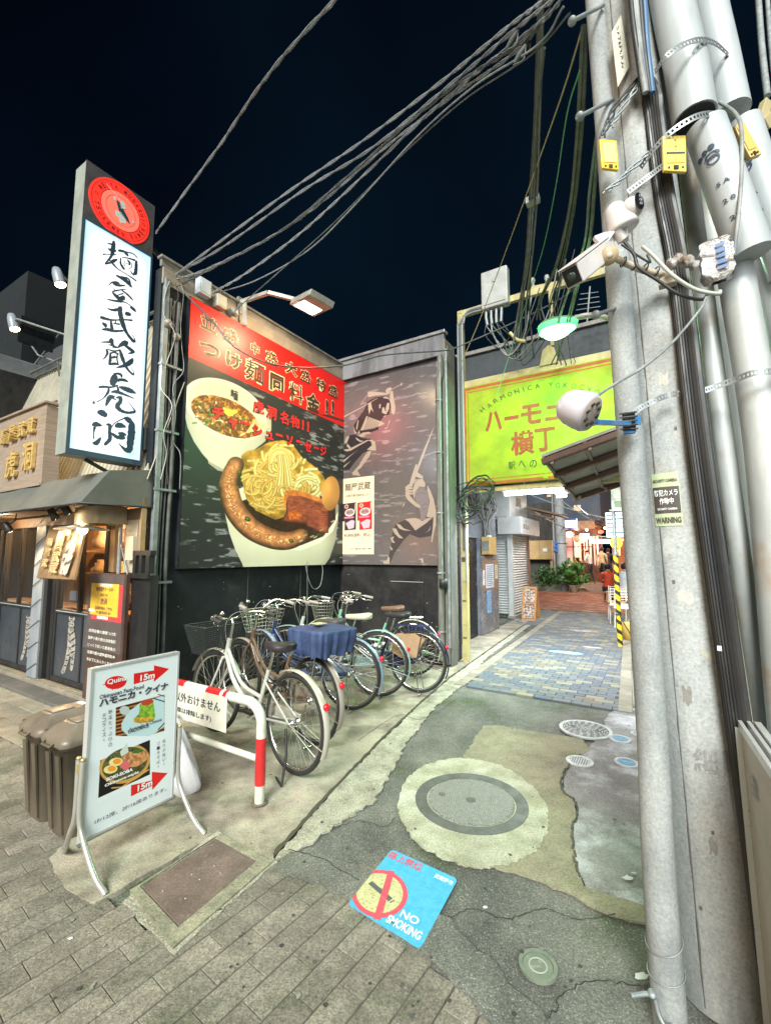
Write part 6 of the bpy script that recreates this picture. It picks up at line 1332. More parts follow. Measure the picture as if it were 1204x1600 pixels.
p=b_at(590,1091); bike('chrome handled bicycle with a cream saddle behind the navy framed one',p,'silver',(.45,.5,.46),hd(p,(.72,-1.95)),basket=None,fender=(.35,.5,.5),tilt=-.06,steer=.2,saddle=(.55,.5,.38),kick=CHR,rack=False)
p=(1.74,-.72,0); bike('light green bicycle with a round wire basket, furthest back by the rear wall',p,'green',(.22,.5,.33),hd(p,(.62,-1.2)),basket=('round',SWR),fender=(.6,.62,.5),tilt=-.04,steer=.15,saddle=(.16,.09,.06),kick=CHR)
p=b_at(652,1085); bike('dark navy bicycle with tan skirt guard at the right end of the row',p,'darknavy',(.01,.015,.06),hd(p,(.95,-1.5)),basket=None,fender=(.02,.03,.09),tilt=-.04,guard=(.38,.25,.14),saddle=(.03,.03,.03),kick=CHR,rack=True,wire=mat('navy_wire',(.03,.04,.12),.3,metal=.3))
# ================================================================ YELLOW GATE WITH BANNER
YEL=mat('gate_cream_paint',(.5,.44,.2),.5,c2=(.36,.3,.14),sc=5,stretch=(1,1,.5),c3=(.2,.15,.08),sc3=9,t3=(.68,.78),bump=.2)
t=T('alley_gate','cream painted steel gate frame carrying the yellow alley banner','gate',(3.2,.42,0))
mb=MB(); mb.box(2.0,2.09,.4,.49,.0,5.55); part('post',mb,YEL,t,bevel=.004)
mb=MB(); mb.box(4.62,4.71,.4,.49,.0,5.55); part('post',mb,YEL,t,bevel=.004)
mb=MB(); mb.box(2.092,4.618,.41,.48,4.24,4.35); part('beam',mb,YEL,t,bevel=.004)
mb=MB(); mb.box(2.092,4.618,.41,.48,5.45,5.55); part('beam',mb,YEL,t,bevel=.004)
mb=MB(); mb.box(2.092,4.618,.42,.47,2.56,2.63); part('beam',mb,YEL,t,bevel=.004)
mb=MB(); mb.prism([(3.26,.4,4.33),(3.52,.4,4.33),(3.47,.4,4.56),(3.39,.4,4.62),(3.31,.4,4.56)],(0,-.01,0)); mb.box(3.42,3.47,.39,.44,4.6,5.44); part('hanger_plate',mb,YEL,t)
mb=MB()
for z in (5.5,4.3,.55,1.2): 
    for s in (-.012,.012): mb.lathe([(.0005,.008),(.007,.006),(.008,0)],(2.03+.03*(s>0),.399,z+.005),(0,-1,0),8)
for z in (.9,1.5,1.52,2.1,2.3,.35): mb.box(2.01,2.07,.396,.3995,z,z+.03+.03*(z>1.4))
part('bolt_and_stain',mb,mat('rust_brown',(.16,.11,.06),.7),t,kind='stuff')
q=T('alley_banner','yellow banner with the alley name in orange characters on the cream gate','banner',(3.3,.38,2.65))
BAN=mat('banner_cloth',(.30,.37,.006),.7,c2=(.22,.28,.008),sc=3,c3=(.17,.22,.02),sc3=5,t3=(.6,.8),bump=.1,bsc=8)
a0,a1,z0,z1=2.085,4.6,2.65,4.235
def bf(u,v,o=0):
    a=a0+(a1-a0)*u;z=z0+(z1-z0)*v
    w=.010*math.sin(9*u+3*v)*(1-v)+.008*math.sin(21*u-8*v)*(1-v)**2*(1 if u<.5 else .4)+.006*math.sin(40*(u*.8-v*.5)+1)*math.exp(-((u-.18)/.14)**2-((v-.22)/.2)**2)*2
    return V((a,.375+w-o,z))
mb=MB(); mb.grid(bf,60,36); cl=part('cloth',mb,BAN,q)
m_=cl.modifiers.new('solid','SOLIDIFY'); m_.thickness=.003; m_.offset=1
OR1=mat('banner_orange',rgb((165,85,35)),.7,c2=rgb((150,75,30)),sc=6); OR2=mat('banner_red_line',rgb((170,80,40)),.7); 
mb=MB();mc_=MB()
def strip(mb,u0,u1,v0,v1,o):
    n=24
    if u1-u0>v1-v0: mb.add([bf(u0+(u1-u0)*i/n,v,o) for i in range(n+1) for v in (v0,v1)],[(2*i,2*i+2,2*i+3,2*i+1) for i in range(n)])
    else: mb.add([bf(u,v0+(v1-v0)*i/n,o) for i in range(n+1) for u in (u0,u1)],[(2*i,2*i+1,2*i+3,2*i+2) for i in range(n)])
strip(mb,.0,1,.962,.99,.004);strip(mb,0,1,.01,.035,.004);strip(mb,.004,.02,.035,.962,.004);strip(mb,.98,.996,.035,.962,.004)
part('border',mb,OR1,cl); 
for v0,v1 in ((.936,.946),(.058,.066)): strip(mc_,.03,.97,v0,v1,.0045)
strip(mc_,.03,.035,.066,.936,.0045);strip(mc_,.965,.97,.066,.936,.0045)
part('inner_line',mc_,OR2,cl)
def btext(mb,s,x,y,h,w,rot=0,bold=.0,off=.006):
    c=V(PB(x,y,.375)); A,fs=glyph(s,bold); B=A.copy(); hh=B[:,1].max()-B[:,1].min(); ww=B[:,0].max()-B[:,0].min(); cr,sr=math.cos(rot),math.sin(rot); vs=[]
    for v in B:
        x_,z_=v[0]/ww*w,v[1]/hh*h; x2,z2=x_*cr-z_*sr,x_*sr+z_*cr; aa_=c.x+x2;zz=c.z+z2
        p=bf((aa_-a0)/(a1-a0),(zz-z0)/(z1-z0),off); vs.append(p)
    mb.add(vs,fs)
mb=MB()
Zg=lambda x,y:(660+x/6.02,600+y/6.02)
for ch,x,y,h,w in (('ハ',665,350,.30,.26),('ー',835,318,.06,.21),('モ',1020,285,.30,.29)): btext(mb,ch,*Zg(x,y),h,w,bold=.035)
for ch,x,y,h,w in (('ニ',868,644,.22,.30),('カ',905,637,.30,.28)): btext(mb,ch,x,y,h,w,bold=.035)
for ch,x,y,h,w in (('横',940,555,.36,.34),('丁',1150,522,.34,.28)): btext(mb,ch,*Zg(x,y),h,w,bold=.03)
part('lettering',mb,mat('banner_letter',rgb((150,66,34)),.7,c2=rgb((135,58,30)),sc=20),cl)
mb=MB()
for ch,x,y,r in (('H',562,243,45),('A',628,204,30),('R',686,158,28),('M',752,125,25),('O',820,97,20),('N',886,71,18),('I',947,52,15),('C',1007,38,12),('A',1078,22,10)): btext(mb,ch,*Zg(x,y),.07,.065 if ch!='I' else .012,math.radians(r),bold=0)
for ch,x,y,r in (('Y',860,601.5,-2),('O',871,602,-5),('K',883,602,-8),('O',896,603,-10),('C',908,605,-14),('Y',920,609,-18),('O',932,613,-24)): btext(mb,ch,x,y,.07,.06,math.radians(r))
for ch,x,y in (('駅',840,768),('へ',935,755),('の',1040,750)): btext(mb,ch,*Zg(x,y),.11,.1,bold=.005)
part('green_lettering',mb,mat('banner_green_ink',rgb((30,70,30)),.7),cl)
# junction (pull) box on the top beam + big conduit
q=T('pull_box','pale grey square pull box on top of the cream gate','electrical box',(2.64,.3,5.35)); PBX=mat('pullbox_grey',(.42,.43,.42),.5,c2=(.33,.34,.33),sc=5,bump=.1)
c=V((2.66,.33,5.67)); mb=MB(); mb.obox(c,(.205,0,0),(0,.07,0),(0,0,.3)); bx=part('case',mb,PBX,q,bevel=.02); mb=MB(); mb.obox(c+V((0,-.075,0)),(.17,0,0),(0,.006,0),(0,0,.25)); lid=part('lid',mb,PBX,bx,bevel=.008)
mb=MB(); mb.lathe([(.03,0),(.035,.006),(.04,0)],c+V((0,-.082,.1)),(0,-1,0),20); mb.lathe([(.0005,.004),(.02,.004),(.02,0)],c+V((0,-.082,.1)),(0,-1,0),16); part('lock_boss',mb,PBX,lid)
mb=MB()
for k in range(4): mb.tube([c+V((-.15+.08*k,0,-.3)),c+V((-.15+.08*k,-.02,-.42)),c+V((-.13+.07*k,-.02,-.55))],.024,8)
part('gland',mb,GAL,bx)
for k in range(3):
    mb=MB(); x=2.02+.035*k; mb.tube(cat([(2.5,.36,5.42+.03*k),(2.2,.36,5.42+.03*k),(x+.03,.365,5.3),(x,.37,5.05),(x,.37,2.6+.0*k),(x+.01,.37,2.2-.5*k)],5),.018,8); solo('gate_conduit',mb,mat('conduit_grey%d'%k,[(.2,.22,.22),(.09,.1,.1),(.28,.3,.3)][k],.5),('outermost conduit bending down the gate post','dark conduit in the middle of the three on the gate post','pale conduit nearest the banner on the gate post')[k],'conduit','conduits on the gate post')
cw=random.Random(12)
for k in range(7):
    mb=MB(); s=c+V((-.15+.08*(k%4),-.03,-.55)); P=[s]; e=V((2.9+.15*cw.random()+.1*k,.2,4.7+.35*cw.random())); P+=[s+V((.05*k,-.03,-.18-.04*k)),s.lerp(e,.5)+V((0,0,-.35-.05*k)),e,V((3.1+.12*k,.2,5.2+.1*k))]
    mb.tube(cat(P,8),.008+.004*(k%2),6); solo('slack_cable',mb,[BCB,GCB,mat('green_grey_cable',(.05,.08,.06),.6)][k%3],'slack cable looping under the pull box above the banner','cable','slack cables under the pull box')
mb=MB(); mb.tube(cat([(2.9,.2,4.85),(3.0,.2,4.72),(3.12,.2,4.66)],5),.025,8); solo('cable_splice',mb,mat('splice_tan',(.5,.45,.2),.5),'short tan cable splice in the loops under the pull box','splice')
# ---------------------------------------------------------------- street lamp
q=T('street_lamp','lit green tinted street lamp on a curved arm above the banner','street lamp',(3.7,.3,4.6)); lc=V(PB(866,513,-.4))
mb=MB()
def lf(u,v):
    a=2*math.pi*u; k=math.sin(math.pi*v*.5); x=.21*math.cos(a)*k*(1.0+.15*math.cos(a)); y=.16*math.sin(a)*k; return lc+V((x,y,.03-.17*math.cos(math.pi*v*.5)*1.0))
mb.grid(lf,28,8); part('lens',mb,mat('green_lamp_lens',(.6,1,.7),.4,em=7,emc=(.4,1,.55)),q)
mb=MB(); mb.grid(lambda u,v:(lambda p:lc+V(((p-lc).x*1.13,(p-lc).y*1.13,(p-lc).z*1.0)))(lf(u,.72+.28*v)),28,3); part('halo_ring',mb,mat('green_halo',(.2,.8,.3),.4,em=.55,emc=(.05,1,.2)),q)  # added glowing ring round the lens, stands in for the lamp's green halo
mb=MB()
def hf(u,v):
    a=2*math.pi*u; k=math.sin(math.pi*v*.5); x=.24*math.cos(a)*k*(1.0+.15*math.cos(a)); y=.18*math.sin(a)*k; return lc+V((x,y,.03+.08*math.cos(math.pi*v*.5)))
mb.grid(hf,28,6); part('hood',mb,mat('lamp_hood',(.16,.34,.2),.4),q)  # green cast of the lamp put into the hood's colour
mb=MB(); mb.tube(cat([lc+V((.2,0,.06)),lc+V((.38,.0,.06)),lc+V((.6,.05,-.02)),V((4.64,.42,4.42))],6),[.045]*1+[.03]*18,10) ; part('arm',mb,LH,q)
light('street_lamp_light','AREA',W(lc+V((0,0,-.17))),36,(.3,1,.45),.3,aim=W(lc+V((-.3,-.5,-3))))
# black coil of spare cable
for k in range(9):
    mb=MB(); P=[]; rx,ry=.2+.12*cw.random(),.12+.1*cw.random(); cx0,cz0=2.2+cw.uniform(-.1,.13),2.40+cw.uniform(-.1,.12)
    for i in range(26):
        a=2*math.pi*i/25*1.0; P.append((cx0+rx*math.cos(a)*(1+.15*cw.random()),.3-.03*cw.random(),cz0+ry*math.sin(a)*(1+.25*cw.random())+.35*(rx*math.cos(a))))
    mb.tube(cat(P,3),.007+.003*(k%3),6,closed=False); solo('cable_coil',mb,[BCB,mat('dark_green_cable',(.03,.06,.035),.5),mat('dull_cable',(.06,.065,.06),.6)][k%3 if k<7 else 0],'turn of spare black cable coiled on the gate post below the banner','cable coil','coiled spare cable on the gate post')
# fluorescent tubes under the banner
for k,(x0,y0,x1,y1,b,lab) in enumerate(((788,772,880,766,.7,'long bright fluorescent tube under the banner'),(869,775,884,774,1.6,'short bright fluorescent tube end behind the long one'))):
    p=V(PB(x0,y0,b));r2_=V(PB(x1,y1,b)); q=T('tube_light',lab,'fluorescent light',p)
    mb=MB(); mb.tube([p,r2_],.028,10); part('tube',mb,mat('tube_glow',(.9,.95,1),.5,em=11,emc=(.88,.95,1)),q)
    mb=MB(); mb.bar(p+V((-.03,0,.06)),r2_+V((.03,0,.06)),.1,.05); 
    for u in (.35,.75): mb.tube([p.lerp(r2_,u)+V((0,0,.05)),p.lerp(r2_,u)+V((0,0,.4))],.01,6)
    part('fitting',mb,mat('fitting_white',(.6,.62,.65),.5),q)
    light('tube_light_glow','AREA',W(p.lerp(r2_,.5)+V((0,.0,-.06))),55 if k==0 else 25,(.88,.95,1),.5,aim=W(p.lerp(r2_,.5)+V((0,.4,-2))))
light('alley_tube_light','AREA',W((2.6,4.6,3.2)),38,(.93,.97,1),.9,aim=W((2.2,5.2,0)))
# ================================================================ TILTED CANOPY
q=T('tilted_canopy','tilted weathered canopy seen from below with brown purlins, right of the banner','canopy',(3.8,1.5,2.8))
c4=[V(PA(845,715,3.6)),V(PB(988,661,-1.3)),V(PB(990,748,.83)),V(PA(898,778,3.6))]
up=V((0,0,.03)); mb=MB(); mb.prism(c4,up); ca=part('roof_sheet',mb,mat('canopy_grey',(.34,.33,.29),.8,c2=(.24,.23,.2),sc=3),q)
mb=MB()
for v in (.02,.3,.6,.95):
    p=c4[0].lerp(c4[3],v);r2_=c4[1].lerp(c4[2],v); mb.bar(p-V((0,0,.04)),r2_-V((0,0,.04)),.09,.06)
each('purlin',mb,mat('brown_steel',(.12,.06,.04),.6,c2=(.08,.04,.03),sc=5),q,bevel=.004)
mb=MB()
for u in (.12,.55):
    for v in (.02,.3,.6,.9): p=(c4[0].lerp(c4[1],u)).lerp(c4[3].lerp(c4[2],u),v); mb.obox(p-V((0,0,.07)),(.015,0,0),(0,.03,0),(0,0,.025))
for u in (.02,.5): mb.bar(c4[0].lerp(c4[1],u)-V((0,0,.02)),c4[3].lerp(c4[2],u)-V((0,0,.02)),.025,.03)
part('clip',mb,mat('clip_rust',(.25,.2,.15),.6),q)
# ================================================================ ALLEY LEFT BUILDING
q=T('alley_house','grey blue rendered alley building with a black door behind the gate post','building',(.6,2.2,0))
REN=mat('bluegrey_render',(.2,.22,.25),.8,c2=(.12,.13,.15),sc=2.5,bump=.3,bsc=20)
mb=MB(); mb.box(0,1.48,.62,3.72,1.95,5.0); mb.box(0,1.48,.62,1.95,0,1.95); mb.box(0,1.48,2.62,3.72,0,1.95); mb.box(0,1.40,1.95,2.62,0,1.95); part('wall',mb,REN,q)
mb=MB(); mb.box(1.41,1.44,1.97,2.60,.03,1.93); dr=part('door',mb,mat('black_door',(.008,.009,.012),.3),q)
mb=MB()
for z in (1.3,1.0,.6): mb.box(1.44,1.46,2.5,2.56,z,z+.05)
each('door_handle',mb,CHR,dr)
mb=MB()
for k in range(22): mb.box(1.44,1.455,2.02,2.5,.08+.035*k,.095+.035*k)
part('louvre',mb,BCB,dr,kind='stuff')
mb=MB(); mb.box(1.482,1.53,2.66,3.70,.02,1.60); pn=part('pier_panel',mb,mat('marbled_panel',(.16,.15,.155),.3,c2=(.3,.28,.28),sc=4,lo=.5,hi=.7),q,bevel=.004)
mb=MB(); mb.box(1.531,1.535,2.66,3.70,.88,1.5); part('copper_band',mb,mat('copper_band',(.3,.16,.1),.5,c2=(.22,.15,.11),sc=5),pn)
for k,(b_0,b_1,z_0,z_1,col,lab) in enumerate(((2.85,3.35,.93,1.42,(.55,.57,.6),'white closely lettered notice taped on the copper band'),(2.9,3.15,.42,.88,(.2,.4,.65),'blue and white flyer below the lettered notice'),(2.68,2.78,1.0,1.3,(.6,.6,.62),'narrow pale flyer at the left of the lettered notice'),(3.45,3.62,1.1,1.4,(.5,.45,.3),'cream sticker at the right of the lettered notice'))):
    r_0=T('paper_notice',lab,'notice',(1.54,(b_0+b_1)/2,z_0)); mb=MB(); mb.box(1.537,1.54,b_0,b_1,z_0,z_1); sh_=part('sheet',mb,mat('paper%d'%k,col,.6,c2=tuple(min(1,x*1.3) for x in col),sc=9),r_0)
    mb=MB()
    for i in range(int((z_1-z_0)/.04)-1): mb.box(1.5405,1.5415,b_0+.04,b_1-.03-.1*((i*7)%3)/3*(b_1-b_0),z_1-.05-.04*i,z_1-.035-.04*i)
    part('print_line',mb,mat('print_grey',(.15,.17,.22),.6),sh_,kind='stuff')
q=T('yellow_meter_box','ochre yellow meter box on the alley building above the notices','meter box',(1.55,2.85,1.62))
p=V(PA(749,868,1.6)); mb=MB(); mb.box(1.50,1.68,2.72,3.15,1.62,1.98); part('case',mb,mat('ochre_box',(.5,.33,.1),.5,c2=(.42,.27,.09),sc=5),q,bevel=.008)
mb=MB(); mb.box(1.52,1.66,2.714,2.719,1.7,1.9); mb.box(1.5,1.6,3.2,3.4,1.6,2.0); part('grey_box',mb,GAL,q)
mb=MB(); mb.box(1.55,1.6,2.9,3.1,1.985,2.02); part('cap',mb,WHK,q)
for k in range(8):
    mb=MB(); b=1.9+.24*k; P=[(1.5+.02*(k%3),b+cw.uniform(-.05,.05),2.9-cw.uniform(0,.2)),(1.53,b+.1,2.6),(1.54,2.7+.06*k,2.3),(1.56,2.75+.05*k,2.0)]
    mb.tube(cat(P,5),.012,6); solo('wall_wire',mb,GCB if k%2 else BCB,'wire running down the grey blue wall to the ochre meter box','cable','wires above the ochre meter box')
mb=MB(); mb.tube(cat([(1.5,1.2,2.62),(1.5,2.5,2.58),(1.5,3.7,2.62)],4),.02,6); mb.tube(cat([(1.5,1.2,2.75),(1.5,2.5,2.72),(1.5,3.7,2.76)],4),.012,6); solo('wall_conduit',mb,BCB,'pair of dark conduits running along the grey blue wall','conduit')
# upper block behind the banner
q=T('grey_roof_block','plain dark grey wall rising behind the banner','building',(2.4,3.5,3.4)); mb=MB(); mb.box(.2,4.9,2.6,7.0,3.5,5.82); part('wall',mb,mat('roof_block_grey',(.05,.058,.066),.7,c2=(.03,.036,.042),sc=1.2),q)
mb=MB(); mb.box(.15,4.95,2.55,2.62,5.825,5.9); part('eave',mb,CAPM,q)
mb=MB(); mb.tube([(1.75,2.5,4.6),(1.75,2.5,5.1)],.012,6); mb.tube([(1.7,2.5,4.9),(1.85,2.5,5.05)],.008,5); part('vent_pipe',mb,BCB,q)
# ---------------------------------------------------------------- white shuttered kiosk
q=T('shuttered_kiosk','narrow white kiosk with closed ridged shutters and a small lettered fascia','kiosk',(1.0,6.2,0))
WPT=mat('kiosk_white',(.55,.57,.56),.5,c2=(.45,.47,.46),sc=3,bump=.1)
mb=MB(); mb.box(.2,1.30,5.52,7.3,2.62,3.45); mb.box(1.22,1.34,5.48,5.62,.05,2.62); mb.box(.2,1.28,5.66,7.3,0,2.62); part('wall',mb,WPT,q,bevel=.005)
mb=MB(); 
for k in range(38): z=.08+.0665*k; mb.add([(.3,5.55,z),(1.21,5.55,z),(1.21,5.525,z+.033),(.3,5.525,z+.033),(1.21,5.55,z+.066),(.3,5.55,z+.066)],[(0,1,2,3),(3,2,4,5)])
sh_=part('shutter',mb,WPT,q); 
mb=MB()
for k in range(38): z=.08+.0665*k; mb.add([(1.30,5.64,z),(1.30,7.15,z),(1.327,7.15,z+.033),(1.327,5.64,z+.033),(1.30,7.15,z+.066),(1.30,5.64,z+.066)],[(0,1,2,3),(3,2,4,5)])
part('shutter',mb,WPT,q)
mb=MB(); mb.box(1.2,1.38,5.45,7.25,0,.06); part('plinth',mb,CEM,q)
mb=MB(); mb.box(.55,1.98,5.42,5.5,2.06,2.06+.001); 
fa=[V(PB(795,842,5.45)),V(PB(826,841,5.45))]
mb=MB(); mb.box(1.0,1.62,5.38,7.4,2.15,2.60); fs__=part('fascia',mb,mat('fascia_white',(.5,.51,.5),.5,c2=(.4,.42,.42),sc=3),q,bevel=.008)
mb=MB(); text(mb,'まもん',V((1.625,5.9,2.36)),UB,UZ,.14,.6,bold=.02); text(mb,'もんじゃ',V((1.625,5.9,2.5)),UB,UZ,.05,.3); part('lettering',mb,DKI,fs__)
mb=MB(); mb.box(1.3,1.36,7.16,7.24,0,2.2); part('timber_jamb',mb,mat('red_timber',(.3,.14,.08),.6),q)
mb=MB(); mb.box(1.305,1.315,6.2,6.6,2.95,3.2); part('vent',mb,mat('vent_tan',(.25,.22,.16),.6),q)
mb=MB(); mb.prism([(1.3,7.3,3.0),(2.2,7.5,2.75),(2.2,8.8,2.75),(1.3,8.8,3.0)],(0,0,.05)); mb.prism([(1.3,7.6,2.85),(1.9,7.7,2.68),(1.9,8.6,2.68),(1.3,8.6,2.85)],(0,0,.05)); part('eave',mb,mat('eave_rust',(.35,.22,.14),.6),q)
# menu A frame
q=T('menu_a_frame','small wooden A-frame menu board with two photo sheets outside the kiosk','menu board',(1.75,5.5,0)); WO=mat('orange_wood',(.5,.25,.09),.5,c2=(.4,.19,.06),sc=8,stretch=(1,1,.3))
mb=MB(); 
M=Matrix.Rotation(math.radians(-10),4,'X')
def af(mb,a0,a1,z0,z1,y0,y1,s): 
    vs=[]
    for z in (z0,z1):
        for y in (y0,y1):
            for x in (a0,a1): vs.append((x,5.5+s*(y+.26-(z*.28)),z))
    mb.add(vs,[(0,2,3,1),(4,5,7,6),(0,1,5,4),(2,6,7,3),(0,4,6,2),(1,3,7,5)])
for q4 in ((1.60,1.64,.01,.82),(1.90,1.94,.01,.82),(1.64,1.90,.01,.06),(1.64,1.90,.4,.43),(1.64,1.90,.77,.82)): af(mb,*q4,0,.02,-1)
part('frame',mb,WO,q)
mb=MB(); 
for q4 in ((1.60,1.64,.01,.82),(1.90,1.94,.01,.82),(1.64,1.90,.05,.8)): af(mb,*q4,0,.02,1)
part('rear_frame',mb,WO,q)
for z_0,z_1 in ((.07,.39),(.44,.76)):
    mb=MB(); af(mb,1.64,1.90,z_0,z_1,.004,.012,-1); part('menu_sheet',mb,mat('menu_print',(.55,.5,.45),.4,c2=(.15,.08,.05),sc=22,lo=.46,hi=.54,c3=(.5,.15,.08),sc3=26,t3=(.6,.63)),q)
# ---------------------------------------------------------------- cabinet + dark timber
q=T('dark_timber_shed','dark timber shed front beyond the kiosk','shed',(-.5,16.3,0)); mb=MB(); SX0,SX1,SZ=PB(800,850,16.3)[0],PB(863,850,16.3)[0],PB(845,786,16.3)[2]; mb.box(SX0,SX1,16.3,17.2,0,SZ); part('wall',mb,mat('blackened_timber',(.035,.032,.03),.8,c2=(.07,.065,.06),sc=5,stretch=(2,2,.3),bump=.5),q)
q=T('ochre_cabinet','ochre wooden double cabinet hung on the dark timber shed','cabinet',(-.3,16.1,1.5))
p=V(PB(824,845,16.1));r2_=V(PB(863,874,16.1)); am=(p.x+r2_.x)/2; OC=mat('ochre_plywood',(.5,.34,.16),.5,c2=(.42,.28,.13),sc=5)
for k in (0,1):
    mb=MB(); mb.box(p.x+k*(r2_.x-p.x)/2+.005,p.x+(k+1)*(r2_.x-p.x)/2-.005,16.0,16.28,r2_.z,p.z); part('door',mb,OC,q,bevel=.006)
mb=MB(); mb.box(am+.15,am+.35,15.98,15.99,(p.z+r2_.z)/2-.08,(p.z+r2_.z)/2+.08); part('label',mb,WHK,q); mb=MB(); mb.box(r2_.x-.12,r2_.x-.02,16.1,16.2,.15,r2_.z); part('leg',mb,OC,q)
# distant utility pole
gp1=GS(880,924); q=T('distant_utility_pole','concrete utility pole with a blue sticker behind the potted plants','utility pole',(gp1[0],gp1[1],gp1[2])); mb=MB(); b_=gp1[1]
mb.tube([(gp1[0],b_,gp1[2]),(gp1[0]-.12,b_,6.5)],[.22,.19],18); part('pole',mb,mat('pole_concrete_grey',(.28,.29,.3),.7,c2=(.2,.21,.22),sc=4),q)
mb=MB(); pz=V(PB(870,852,b_)); 
for k in range(3): mb.add([(pz.x-.1+.02*k,b_-.225,pz.z-.2+.15*k),(pz.x+.05,b_-.235,pz.z-.3+.15*k),(pz.x+.07,b_-.235,pz.z-.2+.15*k),(pz.x-.05,b_-.23,pz.z-.1+.15*k)],[(0,1,2,3)])
part('sticker',mb,mat('sticker_deepblue',(.03,.12,.4),.5),q)
mb=MB(); mb.tube([(gp1[0]-.3,b_-.1,0.3),(gp1[0]-.3,b_-.1,5)],.04,8); part('side_pipe',mb,GAL,q)
mb=MB(); x_=gp1[0]
for z in (2.1,3.3): mb.lathe([(.225,0),(.24,.0),(.24,.04),(.225,.04)],(x_-.03,b_,z),(0,0,1),18)
part('band',mb,GAL,q)
# potted plants
LF=mat('leaf_green',(.035,.11,.02),.5,c2=(.08,.2,.035),sc=9); LF2=mat('leaf_dark',(.02,.065,.015),.5,c2=(.05,.13,.03),sc=9)
def plant(lab,x,y,wd,ht,n,ls,pot,mt,seed,zb=.22):
    c=V(GS(x,y)); q=T('potted_plant',lab,'potted plant',c); pr_=random.Random(seed)
    mb=MB()
    if pot=='box': mb.prism([(c.x-wd*.42,c.y-.15,c.z+.01),(c.x+wd*.42,c.y-.15,c.z+.01),(c.x+wd*.42,c.y+.15,c.z+.01),(c.x-wd*.42,c.y+.15,c.z+.01)],(0,0,.24)); mb.box(c.x-wd*.45,c.x+wd*.45,c.y-.17,c.y+.17,c.z+.25,c.z+.28)
    else: mb.lathe([(.0005,0),(.13,0),(.19,.25),(.2,.3),(.17,.3)],c,(0,0,1),16)
    part('planter',mb,mat('planter_green_grey',(.16,.18,.14),.6) if pot=='box' else mat('planter_tan',(.35,.3,.22),.6),q,bevel=.008)
    mb=MB(); st=MB()
    for i in range(n):
        a=pr_.uniform(0,6.28);el=pr_.uniform(.2,1.45);rad=pr_.uniform(.15,1); b0=c+V((pr_.uniform(-.25,.25)*wd,pr_.uniform(-.08,.08),zb)); tip=b0+V((math.cos(a)*math.cos(el)*wd*.5*rad,math.sin(a)*math.cos(el)*wd*.5*rad,math.sin(el)*ht*rad))
        st.tube([b0,b0.lerp(tip,.5)+V((0,0,.04)),tip],.006,4,cap=False)
        d=(tip-b0).normalized()+V((pr_.uniform(-.5,.5),pr_.uniform(-.5,.5),pr_.uniform(-.5,.1))); d.normalize(); w_=d.orthogonal().normalized(); rot=Matrix.Rotation(pr_.uniform(0,3.1),3,d); w_=rot@w_; L=ls*pr_.uniform(.7,1.3); nn=d.cross(w_)
        mb.add([tip,tip+d*L*.35+w_*L*.28-nn*.02,tip+d*L*.7+w_*L*.22,tip+d*L-nn*.05,tip+d*L*.7-w_*L*.22,tip+d*L*.35-w_*L*.28-nn*.02,tip+d*L*.5+nn*L*.06],[(0,1,6),(1,2,6),(2,3,6),(3,4,6),(4,5,6),(5,0,6)])
    part('foliage',mb,mt,q,kind='stuff'); part('stem',st,mt,q,kind='stuff')
plant('leafy shrub in a long grey green planter left of the distant pole',858,924,1.15,.75,230,.17,'box',LF2,3)
plant('broad leaved glossy plant in a round pot right of the distant pole',896,926,1.0,1.0,120,.3,'pot',LF,8)
# ---------------------------------------------------------------- restaurant end of the alley
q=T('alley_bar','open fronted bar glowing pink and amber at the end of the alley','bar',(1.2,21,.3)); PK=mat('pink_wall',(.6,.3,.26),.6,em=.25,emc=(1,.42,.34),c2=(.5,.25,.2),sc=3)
mb=MB(); mb.box(-3.5,1.85,21.2,21.3,.3,4.2); part('wall',mb,mat('bar_warm_wall',(.3,.15,.1),.6,c2=(.12,.06,.05),sc=2.5),q)
mb=MB(); mb.box(-3,1.9,17.6,21.2,3.1,3.2); mb.box(-3,1.95,17.5,17.62,2.9,3.3); part('fascia',mb,mat('bar_fascia',(.3,.16,.08),.6,c2=(.18,.09,.05),sc=5),q)
mb=MB(); mb.box(.55,.95,17.9,17.95,1.0,2.8); part('pink_panel',mb,PK,q)
br=random.Random(20)
mb=MB()
for k in range(6): mb.box(.9+.17*k,.99+.17*k,19.8,19.85,1.1,2.6)
part('hanging_menu',mb,mat('menu_strip_white',(.7,.65,.55),.6),q)
mb=MB()
for a in (.9,1.35,1.8): mb.box(a,a+.05,17.7,17.78,.25,3.0)
mb.box(.5,1.85,17.7,17.75,2.0,2.05); part('frame',mb,mat('bar_frame',(.12,.05,.03),.5),q)
q=T('dark_upper_storeys','dark jumble of upper storeys and signs above the bar','building',(2,22,3)); mb=MB(); mb.box(-3.5,2.2,18.0,26,3.35,7.5); mb.box(4.0,7,8.5,26,3.0,7.0); mb.box(2.2,4,27,30,.3,6); part('wall',mb,mat('night_wall',(.045,.055,.08),.7,c2=(.03,.035,.05),sc=1),q)
mb=MB()
for k in range(9): a=br.uniform(-.5,2.1);z=br.uniform(3.5,5.5); mb.box(a,a+br.uniform(.2,.5),17.95,18.02,z,z+br.uniform(.1,.3))
for k in range(6): b=br.uniform(10,22);z=br.uniform(3.2,4.6); mb.box(3.95,4.0,b,b+.6,z,z+.3)
part('window',mb,mat('dim_window',(.3,.22,.15),.5,em=.25,emc=(1,.6,.35)),q)
q=T('right_bar_wall','warm lit bar counter wall on the right side of the inner alley','bar',(4,18,.3)); mb=MB(); mb.box(3.9,6,10,26,.1,3.0); part('wall',mb,mat('bar_right_wall',(.32,.16,.08),.6,c2=(.2,.09,.05),sc=2),q)
